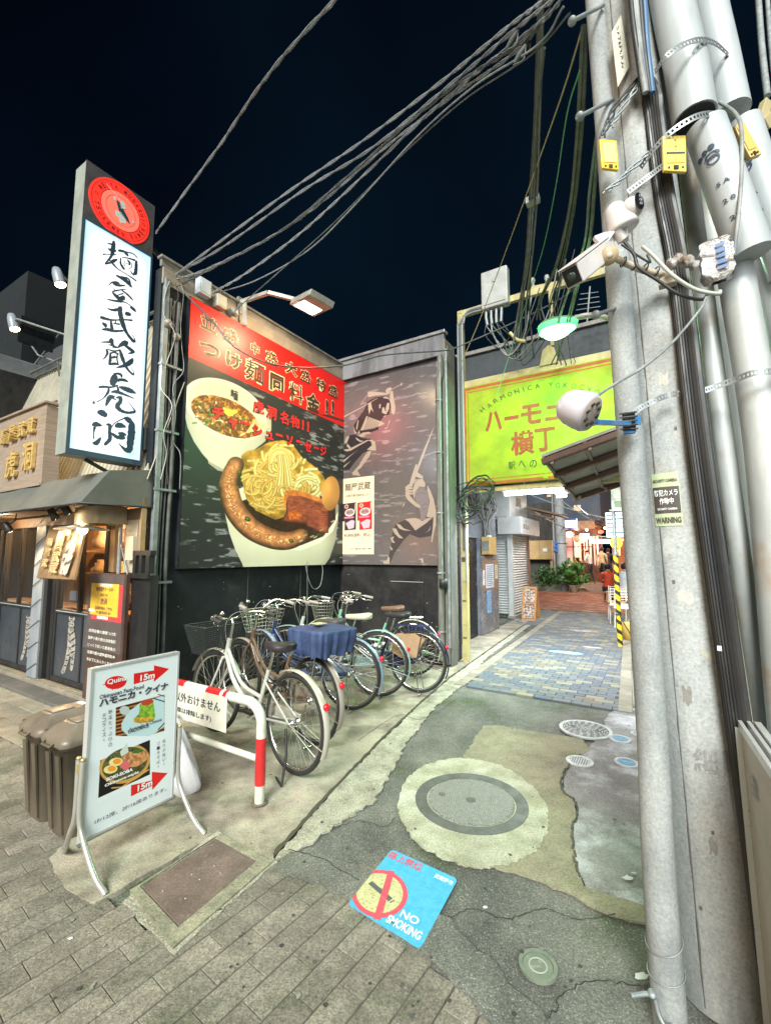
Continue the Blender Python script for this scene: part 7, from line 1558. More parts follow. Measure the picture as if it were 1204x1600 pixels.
mb=MB(); mb.box(2.0,3.9,25.5,25.6,.3,3.4); part('end_wall',mb,mat('end_warm',(.45,.2,.1),.6,em=.08,emc=(1,.35,.15)),q)
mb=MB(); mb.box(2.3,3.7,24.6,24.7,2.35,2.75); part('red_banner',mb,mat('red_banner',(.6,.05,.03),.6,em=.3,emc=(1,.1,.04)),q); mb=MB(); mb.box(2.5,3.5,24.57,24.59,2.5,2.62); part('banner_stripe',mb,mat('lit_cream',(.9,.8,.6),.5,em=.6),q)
def litsign(lab,x0,y0,x1,y1,b,col,e,stripes=None,scol=(.05,.08,.2)):
    p=V(PB(x0,y0,b));r2_=V(PB(x1,y1,b)); q=T('lit_sign',lab,'sign',(p.x,b,r2_.z)); mb=MB(); mb.box(p.x,r2_.x,b,b+.12,r2_.z,p.z); bx=part('box',mb,mat('litsign_%d'%int(x0*10+y0),col,.5,em=e,emc=col),q)
    if stripes:
        mb=MB(); H_=p.z-r2_.z
        for v0,v1 in stripes: mb.box(p.x+.02,r2_.x-.02,b-.006,b-.001,p.z-H_*v1,p.z-H_*v0)
        part('marking',mb,mat('mark_%d'%int(x0),scol,.5),bx)
    return q,p,r2_
litsign('blue edged white lit sign with a slanting arrow stripe over the bar',880,811,901,826,16.5,(.75,.88,1),1.0,((.0,.16),(.52,.6),(.86,1.)),(.03,.09,.45))
litsign('bright pale lit sign with rows of characters beside the striped pole',945,801,975,839,9,(.72,.95,1),.9,((.1,.14),(.25,.3),(.42,.46),(.58,.62),(.8,.84)),(.1,.2,.22))
litsign('long white lit strip sign at the far end of the inner alley',924,843,952,849,19,(.85,.92,1),2.2)
litsign('pale curved lit sign under the bar fascia',905,834,920,842,17,(.7,.8,1),1.6)
# lanterns
def lantern(lab,x,y,b,r,col,e,hk=1.15,grp='lanterns hanging in the inner alley'):
    c=V(PB(x,y,b)); q=T('lantern',lab,'lantern',c-V((0,0,r*hk)),grp); mb=MB(); n=9
    mb.lathe([(.0005,-r*hk)]+[(r*math.sin(math.pi*(.12+.76*i/(2*n)))*(1+.03*(-1)**i),-r*hk*math.cos(math.pi*(.12+.76*i/(2*n)))) for i in range(2*n+1)]+[(.0005,r*hk*.95)],c,(0,0,1),18); part('shade',mb,mat('lantern_%d%d'%(x,y),col,.6,em=e,emc=col),q)
    mb=MB(); mb.lathe([(.0005,-r*hk*1.02),(r*.4,-r*hk*1.02),(r*.4,-r*hk*.9)],c,(0,0,1),14); mb.lathe([(r*.4,r*hk*.9),(r*.4,r*hk*1.02),(.0005,r*hk*1.02)],c,(0,0,1),14); mb.tube([c+V((0,0,r*hk)),c+V((0,0,r*hk+.25))],.006,4); part('cap',mb,BCB,q)
lantern('round white glowing lantern at the left of the bar',889,835,17.3,.15,(1,.78,.5),3.,1,)
lantern('red lantern under the bar fascia, left of its neighbour',901,842,17.6,.15,(1,.10,.05),1.2)
lantern('red and white lantern under the bar fascia at the right',909,844,17.6,.14,(1,.3,.2),1.3)
lantern('small warm white lantern right of the bar',924,842,18.3,.12,(1,.8,.55),2.2,1)
lantern('small red lamp high over the inner alley',938,831,19,.14,(1,.12,.06),.9,.7)
lantern('large yellow paper lantern beside the striped pole',962,848,5.2,.125,(1,.5,.06),.95,1.1)
light('bar_light','POINT',W((1.0,19,2.6)),95,(1,.55,.38),.25); light('inner_alley_light','POINT',W((2.8,17,2.6)),80,(1,.75,.55),.25); light('red_bar_light','POINT',W((3.2,22,2.4)),70,(1,.4,.25),.25); light('yellow_lantern_light','POINT',W((3.55,5.4,1.9)),10,(1,.6,.2),.12)
light('red_paving_light','AREA',W((2.4,11,3.3)),60,(1,.86,.74),1.0,aim=W((2.2,10.5,0)))
for k in range(9):
    lantern('small warm bulb in the string of lights over the inner alley',888+9*k+(k*7)%4,822+(k*5)%9,18+k*.7,.07,[(1,.75,.45),(1,.3,.12),(.85,.92,1)][k%3],4,1,'string of bulbs over the inner alley')
for k,(a,z,w_,h_,c_,e_) in enumerate(((-.2,2.3,.5,.5,(1,.5,.3),.5),(.5,1.5,.35,.9,(1,.7,.5),.35),(1.15,2.5,.6,.18,(1,.85,.6),1.),(1.6,1.9,.2,.8,(.9,.2,.1),.4),(2.35,1.6,.3,1.2,(1,.55,.25),.3),(3.1,1.3,.35,.9,(.9,.3,.15),.3),(2.8,2.1,.25,.3,(.6,.75,1),.8))):
    mb=MB(); b=19.6+.8*k; mb.box(a,a+w_,b,b+.05,z,z+h_); solo('light_box',mb,mat('lit_panel_%d'%k,c_,.6,em=e_,emc=c_),('square salmon lit panel','narrow cream lit panel','long cream lit strip','tall dark red lit panel','tall amber lit panel','maroon lit panel','small blue white lit panel')[k]+' inside the bars at the far end of the alley','lit panel')
# table, boxes
c=V(GS(914,908)); q=T('bar_table','small white square bar table with a tray of food between two customers','table',c)
mb=MB(); mb.box(c.x-.38,c.x+.38,c.y-.3,c.y+.3,c.z+.98,c.z+1.01); part('tabletop',mb,mat('table_white',(.65,.6,.55),.4),q)
mb=MB(); mb.tube([c+V((0,0,.03)),c+V((0,0,.98))],.03,8); mb.box(c.x-.28,c.x+.28,c.y-.03,c.y+.03,c.z+.02,c.z+.05); mb.box(c.x-.03,c.x+.03,c.y-.28,c.y+.28,c.z+.02,c.z+.05); part('pedestal',mb,CHR,q)
c2=V(GS(912,913)); mb=MB(); mb.box(c2.x-.2,c2.x+.2,c2.y-.15,c2.y+.15,c2.z+.01,c2.z+.42); mb.box(c2.x-.21,c2.x,c2.y-.3,c2.y-.15,c2.z+.38,c2.z+.40); solo('cardboard_box',mb,mat('cardboard',(.45,.3,.16),.7),'brown cardboard box on the ground under the bar table','box')
c2=V(GS(904,922)); mb=MB(); mb.prism([(c2.x-.5,c2.y-.08,c2.z+.12),(c2.x+.35,c2.y-.08,c2.z+.02),(c2.x+.35,c2.y+.12,c2.z+.02),(c2.x-.5,c2.y+.12,c2.z+.12)],(0,0,.05)); solo('timber_plank',mb,OC,'pale timber plank lying in front of the round potted plant','plank')
# ================================================================ PEOPLE
def person(lab,x,y,ht,pose,top,bot,skin=(.5,.3,.2),hair=(.015,.012,.01),face=math.pi,cap=None,sit=False,loc=None):
    c=V(loc) if loc else V(GS(x,y)); q=T('person',lab,'person',c,rot=face); s=ht/1.7
    P,E,Rr=pose[:3]
    me=bpy.data.meshes.new('body'); me.from_pydata([tuple(V(p)*s) for p in P],E,[]); o=bpy.data.objects.new('body',me); COL.objects.link(o)
    md=o.modifiers.new('s','SKIN'); 
    for i,v in enumerate(me.skin_vertices[0].data): v.radius=(Rr[i]*s,Rr[i]*s*(.78 if i in (1,2,3) else 1)); v.use_root=(i==0)
    sb=o.modifiers.new('u','SUBSURF'); sb.levels=2; sb.render_levels=2
    dg=bpy.context.evaluated_depsgraph_get(); nm=bpy.data.meshes.new_from_object(o.evaluated_get(dg)); bpy.data.objects.remove(o); bpy.data.meshes.remove(me)
    nm.polygons.foreach_set('use_smooth',[True]*len(nm.polygons))
    sk=mat('skin_%d'%int(skin[0]*100),skin,.5); tm=mat('top_%s'%lab[:40],top,.7,c2=tuple(v*.75 for v in top),sc=7); bm_=mat('trousers_%s'%lab[:40],bot,.7); sm_=mat('shoe_dark',(.03,.03,.03),.5)
    for m in (sk,tm,bm_,sm_): nm.materials.append(m)
    hd_=V(P[5])*s; hands=[V(P[i])*s for i in pose[3]]; feet=[V(P[i])*s for i in pose[4]]; pz=P[0][2]*s
    for f in nm.polygons:
        cc=f.center; i=1
        if (cc-hd_).length<.17*s: i=0
        elif min((cc-h).length for h in hands)<pose[5]*s: i=0
        elif min((cc-f_).length for f_ in feet)<.13*s: i=3
        elif cc.z<pz+.02*s or (sit and cc.x>.14*s and cc.z<.62*s): i=2
        f.material_index=i
    bo=bpy.data.objects.new('body',nm); COL.objects.link(bo); bo.parent=q; ORG[bo.name]=V((0,0,0))
    mb=MB(); h0=hd_+V((-.015,0,.035))*s
    mb.sphere(h0,.112*s,14,0,(1.02,.92,1.05)); mb.v=[v if not (v[0]>hd_.x+.045*s and v[2]<hd_.z+.07*s) else (hd_.x+.04*s,v[1],v[2]) for v in mb.v]; part('hair',mb,mat('hair_%d'%int(hair[0]*1000),hair,.6),q)
    mb=MB(); mb.sphere(hd_+V((.10,0,-.01))*s,.018*s,8,0,(1,.8,1.3))
    for k in (-1,1): mb.sphere(hd_+V((0,k*.088,-.01))*s,.022*s,8,0,(.8,.4,1.3))
    part('nose_and_ears',mb,sk,q); mb=MB()
    for k in (-1,1): mb.sphere(hd_+V((.088,k*.035,.015))*s,.010*s,6)
    mb.box(hd_.x+.088*s,hd_.x+.096*s,-.025*s,.025*s,hd_.z-.062*s,hd_.z-.054*s); part('eyes_and_mouth',mb,BKT,q)
    mb=MB()
    for i,h in enumerate(hands):
        d=(h-V(P[pose[6][i]])*s).normalized(); sd=d.cross(V((1,0,0))).normalized()
        for k in range(4): a=h+d*.03*s+sd*(-.027+.018*k)*s; mb.tube([a,a+d*(.04+.006*(1-abs(k-1.5)))*s,a+d*.07*s+V((.015,0,0))*s],.0085*s,6)
        a=h+sd*.03*s; mb.tube([a,a+(d*.4+sd*.6)*.045*s],.009*s,6)
    part('fingers',mb,sk,q)
    if cap:
        mb=MB(); mb.sphere(hd_+V((0,0,.06))*s,.12*s,14,0,(1.05,1,.6)); mb.box(hd_.x+.05*s,hd_.x+.19*s,-.07*s,.07*s,hd_.z+.055*s,hd_.z+.068*s); part('cap',mb,mat('cap_grey',cap,.7),q)
    return q
def pose_stand(step=0,arm=(0,0),lean=0,bent=None):
    L=lean
    P=[(0,0,.93),(.02*L,0,1.08),(.06*L,0,1.25),(.1*L,0,1.38),(.13*L,0,1.47),(.16*L+.01,0,1.60),
       (0,.09,.9),(step*.5+.03,.10,.5),(step*.7-.02,.10,.08),(step*.7+.13,.11,.03),(0,-.09,.9),(-step*.4+.05,-.10,.5),(-step*.9,-.10,.08),(-step*.9+.13,-.11,.03),
       (.1*L,.18,1.37),(.1*L-.02+arm[0]*.2,.23,1.12),(.1*L+arm[0]*.55+.03,.22,.90+arm[0]*.2),(.1*L,-.18,1.37),(.1*L-.02+arm[1]*.2,-.23,1.12),(.1*L+arm[1]*.55+.03,-.22,.90+arm[1]*.2)]
    E=[(0,1),(1,2),(2,3),(3,4),(4,5),(0,6),(6,7),(7,8),(8,9),(0,10),(10,11),(11,12),(12,13),(3,14),(14,15),(15,16),(3,17),(17,18),(18,19)]
    Rr=[.145,.145,.155,.12,.055,.098,.10,.068,.045,.04,.10,.068,.045,.04,.07,.048,.033,.07,.048,.033]
    return P,E,Rr,(16,19),(8,9,12,13),.2,(15,18)
def pose_sit():
    P=[(0,0,.52),(-.02,0,.68),(.0,0,.85),(.06,0,.98),(.09,0,1.06),(.13,0,1.19),
       (.05,.1,.5),(.42,.12,.5),(.40,.12,.09),(.52,.12,.04),(.05,-.1,.5),(.42,-.12,.5),(.40,-.12,.09),(.52,-.12,.04),
       (.05,.19,.97),(.10,.25,.74),(.33,.16,.72),(.05,-.19,.97),(.10,-.25,.74),(.33,-.16,.72)]
    a=pose_stand(); return P,a[1],a[2],(16,19),(8,9,12,13),.12,(15,18)
person('person in a tan shirt standing at the left of the bar table',898,905,1.72,pose_stand(0,(.5,.3),.6),(.55,.36,.2),(.5,.45,.4),face=math.radians(-20))
person('person in a white shirt and flat cap leaning over the bar table',923,909,1.66,pose_stand(.15,(.6,.5),1.2),(.7,.66,.62),(.03,.03,.035),face=math.radians(175),cap=(.45,.4,.36))
person('person in a beige shirt and dark trousers walking along the inner alley',941,911,1.76,pose_stand(.28,(-.05,.1),.2),(.52,.38,.24),(.012,.02,.018),face=math.radians(80))
for k,(x,y,lab,tp,f) in enumerate(((951,907,'distant person in dark clothes at the right of the inner alley',(.03,.03,.04),95),(884,903,'person in a pale pink top at the left of the bar, near the pole',(.6,.35,.3),200))):
    person(lab,x,y,1.68,pose_stand(0,(.2,.4),.3),tp,(.05,.05,.06),face=math.radians(f))
# right hand side: seats with seated people
sx=AT(972,935,14.0)
person('seated person in a pale blue shirt seen from behind beyond the striped pole',0,0,1.7,pose_sit(),(.6,.68,.75),(.06,.06,.08),sit=True,face=math.radians(75),loc=(3.62,9.3,.05))
person('seated person in an orange red top left of the pale blue shirt',0,0,1.62,pose_sit(),(.75,.09,.03),(.05,.05,.06),sit=True,face=math.radians(100),loc=(3.12,10.2,.07))
for k,(a,b) in enumerate(((3.62,9.3),(3.12,10.2))):
    q=T('stool','simple stool under the seated person in %s'%('the pale blue shirt','the orange red top')[k],'stool',(a,b,0)); mb=MB(); mb.box(a-.17,a+.17,b-.17,b+.17,.40,.43); part('seat',mb,OC,q)
    for s in (-1,1):
        for r_0 in (-1,1): mb=MB(); mb.tube([(a+s*.15,b+r_0*.15,.4),(a+s*.17,b+r_0*.17,.01)],.013,6); part('leg',mb,OC,q)
# stacked chairs & tray rack by the striped pole
for k,(a,b) in enumerate(((3.72,5.9),(3.62,6.6),(3.86,5.3))):
    q=T('folding_chair',('white framed folding chair behind the striped pole','pale folding chair further back behind the striped pole','white framed chair nearest the grey conduit')[k],'chair',(a,b,0)); wm=mat('chair_white',(.6,.6,.56),.4)
    mb=MB(); mb.box(a-.2,a+.2,b-.2,b+.2,.43,.46); part('seat',mb,wm if k!=1 else OC,q,bevel=.01)
    mb=MB()
    for z in (.6,.67,.74,.8): mb.tube([(a-.2,b+.2+z*.05,z),(a+.2,b+.2+z*.05,z)],.008,6)
    for s in (-.2,.2): mb.tube([(a+s,b+.2,.45),(a+s,b+.25,.83)],.011,6)
    part('backrest',mb,wm,q)
    for s in (-1,1):
        mb=MB(); mb.tube([(a+s*.19,b-.2,.01),(a+s*.19,b+.2,.62)],.011,6); part('leg',mb,wm,q); mb=MB(); mb.tube([(a+s*.17,b+.2,.01),(a+s*.17,b-.18,.45)],.011,6); part('leg',mb,wm if k else OC,q)
mb=MB(); mb.lathe([(.0005,0),(.16,0),(.18,.3),(.18,.32),(.0005,.32)],(4.08,3.7,.012),(0,0,1),18); solo('yellow_crate',mb,mat('yellow_tub',(.7,.45,.1),.5),'yellow tub on the ground between the striped pole and the conduit','tub')
# striped pole
q=T('striped_bollard_pole','thin pole striped yellow and black carrying small signs by the pole cluster','pole',(3.92,2.97,0)); YS=mat('stripe_yellow',(.72,.48,.02),.45); mb=MB(); pr=.042
n=20;mm=120
def spf(i,j): a=2*math.pi*j/n; z=.0+1.62*i/mm; return V((3.92+pr*math.cos(a),2.97+pr*math.sin(a),z))
vs=[spf(i,j) for i in range(mm+1) for j in range(n)]; 
for i in range(mm):
    for j in range(n):
        z=1.62*i/mm; ph=(z/.17+j/n)%1; mb.f.append((i*n+j,i*n+(j+1)%n,(i+1)*n+(j+1)%n,(i+1)*n+j)); mb.m.append(1 if ph<.42 else 0); mb.s.append(True)
mb.v=[tuple(v) for v in vs]; part('striped_sleeve',mb,[YS,mat('stripe_black',(.02,.02,.02),.5)],q)
mb=MB(); mb.tube([(3.92,2.97,1.6),(3.92,2.97,2.9)],.03,12); mb.lathe([(.045,0),(.05,.03),(.045,.06)],(3.92,2.97,1.6),(0,0,1),14); part('upper_pole',mb,GAL,q)
mb=MB(); mb.box(3.9,4.12,2.90,2.93,2.42,2.92); mb.box(3.86,4.1,2.89,2.90,2.40,2.43); sg=part('sign_plate',mb,mat('sign_pale_green',(.5,.55,.45),.5,c2=(.3,.35,.28),sc=9,lo=.5,hi=.55),q)
mb=MB(); mb.box(3.95,4.08,2.885,2.888,2.47,2.58); part('sign_panel',mb,mat('sign_olive',(.2,.25,.15),.6),sg)
mb=MB(); 
for k in range(6): p=V((4.08,2.85,2.45-.06*k)); mb.add([p,p+V((.06,-.02,.08)),p+V((.1,0,.02)),p+V((.05,.02,-.05))],[(0,1,2,3)])
part('leaf_spray',mb,LF2,q)
mb=MB(); mb.tube(cat([(3.93,2.95,.55),(4.0,2.9,.42),(4.1,2.8,.25),(4.2,2.6,.12)],5),.012,6); mb.tube([(3.87,2.92,.56),(3.97,2.92,.56)],.012,6); solo('hose',mb,BCB,'dark hose curving from the striped pole to the ground','hose')
# wires over the inner alley
for k,(p,r2_) in enumerate((((820,770,12),(972,815,12)),((880,785,14),(968,832,14)),((835,800,10),(905,830,16)),((905,825,16),(960,840,9)),((900,790,10),(940,812,14)))):
    A=V(PB(p[0],p[1],p[2]));B=V(PB(r2_[0],r2_[1],r2_[2])); mb=MB(); mb.tube([A.lerp(B,i/8)-V((0,0,.12*math.sin(math.pi*i/8))) for i in range(9)],.02,6); solo('alley_wire',mb,GCB,'sagging wire strung over the inner alley','cable','wires over the inner alley')
# ================================================================ POLE CLUSTER (right foreground)
def AP(x,y,Y): return V(AT(x,y,Y))
PCO=mat('pole_concrete',(.36,.37,.365),.85,grain=.2,c2=(.26,.27,.265),sc=5,c3=(.37,.34,.30),sc3=2.2,t3=(.55,.72),spk=(.2,.2,.19),spsc=120,spt=.94,stretch=(1,1,.35),bump=.35,bsc=60)
COND=mat('conduit_mortar_grey',(.31,.32,.315),.75,grain=.2,c2=(.22,.235,.235),sc=6,stretch=(1,1,.4),spk=(.35,.34,.32),spsc=130,spt=.93,bump=.3,bsc=70)
PVC=mat('pvc_pipe_grey',(.39,.41,.42),.4,c2=(.28,.3,.3),sc=2.2,lo=.45,hi=.75,stretch=(3,3,.5),c3=(.25,.22,.18),sc3=7,t3=(.68,.8)); GPI=mat('galvanised_pipe',(.46,.47,.46),.55,metal=.25,c2=(.38,.39,.38),sc=9,stretch=(1,1,.3),c3=(.36,.22,.12),sc3=2.6,t3=(.56,.74),bump=.1)
t=T('utility_pole','weathered concrete utility pole with a vertical mould seam in the right foreground','utility pole',AP(1133,1600,1.9)*1)
def polepath(pts,n=10): return cat([AP(*p) for p in pts],n)
cen=[(1141,1640,1.92),(1088,1140,1.93),(1045,700,1.95),(1008,300,1.97),(988,100,1.98),(975,-60,1.98),(955,-420,2.0)]
P=[AP(x,y,Y) for x,y,Y in cen]; base=P[0]+(P[0]-P[1]).normalized()*.6; base.z=0
# real cylinder axis: fitted line
ax0=AP(1137,1600,1.79); ax1=AP(1003,300,1.86)
dirv=(ax1-ax0).normalized(); k0=-ax0.z/dirv.z; bot=ax0+dirv*k0; top=ax0+dirv*(7.5/dirv.z)
mb=MB(); n=14; mb.tube([bot.lerp(top,i/n) for i in range(n+1)],[.148-.033*i/n for i in range(n+1)],48); pole=part('shaft',mb,PCO,t)
# seam ridge facing the camera-left
def onpole(z,ang,off=0):   # ang: 0 = facing camera, + to the right
    c=bot+dirv*(z/dirv.z); toc=V(g((0,0,H)))-c; toc.z=0; toc.normalize(); s=V((-toc.y,toc.x,0)); s=-s if W(c+s).x<W(c).x else s
    r=.148-.033*z/7.5+off; return c+(toc*math.cos(ang)+s*math.sin(ang))*r, (toc*math.cos(ang)+s*math.sin(ang)), (s*math.cos(ang)-toc*math.sin(ang))
mb=MB(); pr_=random.Random(2)
mb.tube([onpole(z,-.42+pr_.uniform(-.005,.005),-.0008)[0] for z in np.arange(.02,6.9,.045)],[.0016+.0024*pr_.random() for _ in np.arange(.02,6.9,.045)],5); part('mould_seam',mb,mat('seam_dark',(.12,.11,.10),.9),pole)
mb=MB()
for z,a in ((.35,-.3),(.62,.1),(1.5,-.2),(2.1,.2)): p,nn,s=onpole(z,a,.001); mb.obox(p,s*.004,nn*.002,(0,0,.006))
part('pinhole',mb,mat('seam_dark',(.12,.11,.10),.9),pole,kind='stuff')
def poletext(par,s,z,ang,h,w,m,bold=.02,nm='lettering'):
    mb=MB(); A,fs=glyph(s,bold); B=A.copy();hh=B[:,1].max()-B[:,1].min();ww=B[:,0].max()-B[:,0].min(); r=.148-.033*z/7.5
    mb.add([onpole(z+v[1]/hh*h,ang+v[0]/ww*w/r,.0015)[0] for v in B],fs); return part(nm,mb,m,par)
poletext(pole,'細',.86,.10,.085,.075,mat('stencil_grey',(.2,.2,.21),.8,c2=(.3,.29,.27),sc=40,lo=.4,hi=.6),.02,'stencil'); poletext(pole,'1',.86,.55,.085,.02,mat('stencil_grey',(.2,.2,.21),.8),.02,'stencil')
# scraps of old stickers
for z0_,z1_,a0_,a1_,cc in ((1.42,1.47,-.15,.2,(.46,.45,.41)),(1.22,1.25,.25,.5,(.42,.4,.34)),(1.05,1.11,-.25,-.05,(.24,.23,.21)),(2.28,2.33,-.1,.15,(.45,.43,.38)),(.55,.6,.0,.16,(.25,.24,.22)),(1.60,1.67,-.38,-.1,(.44,.45,.43))):
    mb=MB(); mb.grid(lambda u,v:onpole(z0_+(z1_-z0_)*v+.008*math.sin(u*9+z0_*30),a0_+(a1_-a0_)*(u+.06*math.sin(v*7+z0_*9)),.0008)[0],8,4); part('sticker_residue',mb,mat('residue_%d'%int(z0_*100),cc,.8,c2=tuple(v*.8 for v in cc),sc=60),pole)
# warning sticker
q=T('camera_warning_sticker','green and brown camera warning sticker on the concrete pole','sticker',onpole(1.85,-.2)[0])
def patch(z0,z1,a0_,a1_,off,par,nm,m,sl=0):
    mb=MB(); nv=10; mb.grid(lambda u,v:onpole(z0+(z1-z0)*v+sl*(u-.5),a0_+(a1_-a0_)*u,off)[0],nv,2); return part(nm,mb,m,par)
zs0,zs1=1.715,1.925
st_=patch(zs0,zs1,-.52,.15,.002,q,'sheet',mat('sticker_pale_green',(.42,.48,.3),.4)); patch(1.765,1.87,-.50,.13,.003,st_,'brown_band',mat('sticker_brown',(.07,.055,.05),.4))
def ptext(par,s,z,ang,h,w,m,bold=.02):
    mb=MB(); A,fs=glyph(s,bold); B=A.copy();hh=B[:,1].max()-B[:,1].min();ww=B[:,0].max()-B[:,0].min(); r=.15
    mb.add([onpole(z+v[1]/hh*h,ang+v[0]/ww*w/r,.0045)[0] for v in B],fs); part('lettering',mb,m,par)
ptext(st_,'防犯カメラ',1.846,-.185,.026,.083,WHK,.012); ptext(st_,'作動中',1.813,-.185,.026,.05,WHK,.012); ptext(st_,'SECURITY CAMERA',1.782,-.185,.008,.07,WHK,.02); ptext(st_,'WARNING',1.738,-.185,.024,.09,mat('ink_brown',(.08,.07,.05),.5),.04); ptext(st_,'SECURITY CAMERA',1.895,-.185,.012,.088,mat('ink_brown',(.08,.07,.05),.5),.03)
# left conduit
def pipe(nm,lab,pts,rads,m,catg='conduit',nseg=24,grp=None,extra=None):
    P=[AP(*p) for p in pts]; c=P[0].copy(); q=T(nm,lab,catg,(c.x,c.y,max(0,c.z)),grp); PP=cat(P,6); rr=[]
    for i in range(len(PP)):
        k=i/6; j=min(int(k),len(rads)-2); rr.append(rads[j]+(rads[j+1]-rads[j])*(k-j))
    mb=MB(); mb.tube(PP,rr,nseg); b=part('pipe',mb,m,q); return q,b,PP,rr
q,b,PP,rr=pipe('conduit','tall grey mortar coloured conduit at the left side of the concrete pole',[(1047,1612,1.69),(1027,1340,1.70),(1018,1140,1.71),(993,800,1.75),(970,500,1.80),(950,240,1.85),(930,0,1.88),(905,-300,1.9)],[.054,.053,.052,.05,.049,.047,.045,.045],COND)
def loop(q,PP,rr,i,off,r,m,nm='coupling_band',tiltv=V((0,0,0))):
    c=PP[i]; d=(PP[min(i+1,len(PP)-1)]-PP[max(0,i-1)]).normalized(); x=d.orthogonal().normalized();y=d.cross(x); mb=MB(); mb.tube([c+(x*math.cos(a)+y*math.sin(a))*(rr[i]+off)+tiltv*math.cos(a) for a in np.linspace(0,2*math.pi,25)[:-1]],r,6,closed=True); return part(nm,mb,m,q)
# wire ties & clamp at the foot
for z_,tl in ((2,.012),(3,.02)): loop(q,PP,rr,z_,.004,.0022,GAL,'tie_wire',V((0,0,tl)))
mb=MB(); f0=AP(1018,1555,1.64); mb.tube(cat([f0+V((-.06,-.04,-.0)),f0,f0+V((.02,-.01,-.05)),f0+V((.06,-.03,-.08)),f0+V((.1,.0,-.085))],5),.008,6); mb.lathe([(.0005,0),(.013,0),(.013,.014),(.0005,.014)],f0,(0,-.6,1),10); mb.lathe([(.0005,0),(.011,0),(.011,.012),(.0005,.012)],f0+V((.05,-.02,-.06)),(0,-.6,1),10); part('foot_clamp',mb,GAL,q)
# ribbed black cable guard
P=[(1222,1640,1.60),(1154,1140,1.61),(1092,700,1.65),(1060,430,1.69),(1036,300,1.71),(1014,128,1.74)]
q=T('ribbed_cable_guard','black ribbed cable guard strapped to the front of the concrete pole','cable guard',AP(*P[0])); PP=cat([AP(*p) for p in P],10); mb=MB(); nr=26; vs=[];up=None
for i,c in enumerate(PP):
    d=(PP[min(i+1,len(PP)-1)]-PP[max(i-1,0)]).normalized(); up=(up-d*up.dot(d)).normalized() if up else d.orthogonal().normalized(); w2=d.cross(up); fl=1 if i<len(PP)-3 else (1.12,.95,.6)[i-len(PP)+3]
    for j in range(nr*2): a=math.pi*j/nr; r=(.0375+(.0024 if j%2 else -.0014)-.002*i/len(PP))*fl; vs.append(c+(up*math.cos(a)+w2*math.sin(a))*r)
m2=nr*2; mb.add(vs,[(i*m2+j,i*m2+(j+1)%m2,(i+1)*m2+(j+1)%m2,(i+1)*m2+j) for i in range(len(PP)-1) for j in range(m2)],0,False)
part('sleeve',mb,mat('ribbed_black',(.012,.013,.015),.45,c2=(.03,.027,.025),sc=3,stretch=(1,1,.4)),q)
mb=MB(); pz=AP(1123,1013,1.565); mb.obox(pz,(.006,0,0),(0,.003,0),(0,0,.008)); part('paper_scrap',mb,WHK,q)
# cable bundle rising out of the guard
for k,(dx,m) in enumerate(((-10,BCB),(-4,GCB),(2,BCB),(7,mat('blue_cable',(.05,.13,.25),.5)),(-7,GCB))):
    mb=MB(); mb.tube(cat([AP(1013+dx*.8,145,1.69-.004*k),AP(1003+dx,70,1.66),AP(997+dx*1.2,0,1.67),AP(985+dx,-150,1.7)],8),.0115,8); solo('riser_cable',mb,m,('dark riser cable at the left of the bundle above the ribbed guard','grey riser cable second in the bundle above the ribbed guard','dark riser cable in the middle of the bundle','blue riser cable at the right of the bundle','grey riser cable behind the bundle')[k],'cable')
# pipes to the right
q,b,PP,rr=pipe('slim_conduit','slim rusty galvanised pipe just right of the ribbed guard',[(1232,1400,1.80),(1196,1140,1.80),(1160,900,1.80),(1131,700,1.81),(1102,480,1.84),(1082,330,1.86),(1068,200,1.86)],[.037]*7,GPI)
q,b,PP,rr=pipe('galvanised_riser','wide shiny galvanised pipe leaving the lettered grey pipe at the right edge',[(1262,1400,1.66),(1228,1100,1.67),(1192,700,1.69),(1157,480,1.71),(1140,380,1.72)],[.062]*5,GPI)
q,b,PP,rr=pipe('galvanised_riser','second galvanised pipe cut by the right edge of the view',[(1290,900,1.83),(1262,700,1.83),(1222,500,1.83),(1195,390,1.84)],[.06]*4,GPI)
q,b,PP,rr=pipe('galvanised_riser','dull galvanised pipe filling the gap behind the slim rusty one',[(1250,1400,1.95),(1216,1100,1.95),(1166,700,1.96),(1132,480,1.98),(1105,330,2.0),(1090,200,2.02)],[.06]*6,GPI)
q,b,PP,rr=pipe('grey_pipe','big pale grey pipe with an open lower end at the top of the cluster',[(1084,186,1.66),(1070,100,1.67),(1048,0,1.70),(1020,-160,1.74),(995,-300,1.78)],[.078]*5,PVC,'pipe')
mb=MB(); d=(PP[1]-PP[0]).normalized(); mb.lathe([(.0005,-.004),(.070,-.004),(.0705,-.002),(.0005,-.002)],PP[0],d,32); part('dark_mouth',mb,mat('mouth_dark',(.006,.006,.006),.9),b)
q,b,PP,rr=pipe('grey_pipe','second pale grey pipe to the right behind the open ended one',[(1142,178,1.75),(1122,80,1.77),(1105,0,1.79),(1080,-150,1.82)],[.07]*4,PVC,'pipe')
q,b,PP,rr=pipe('lettered_pipe','wide pale pipe printed with a paw like mark and numbers',[(1172,398,1.62),(1101,200,1.65)],[.072,.072],PVC,'pipe')
def ontube(P0,P1,r,h,ang,off=.0015):
    d=(P1-P0).normalized(); c=P0+d*h; toc=V(g((0,0,H)))-c; toc-=d*toc.dot(d); toc.normalize(); s=d.cross(toc); s=-s if W(s).x<W(V((0,0,0))).x else s
    return c+(toc*math.cos(ang)+s*math.sin(ang))*(r+off)
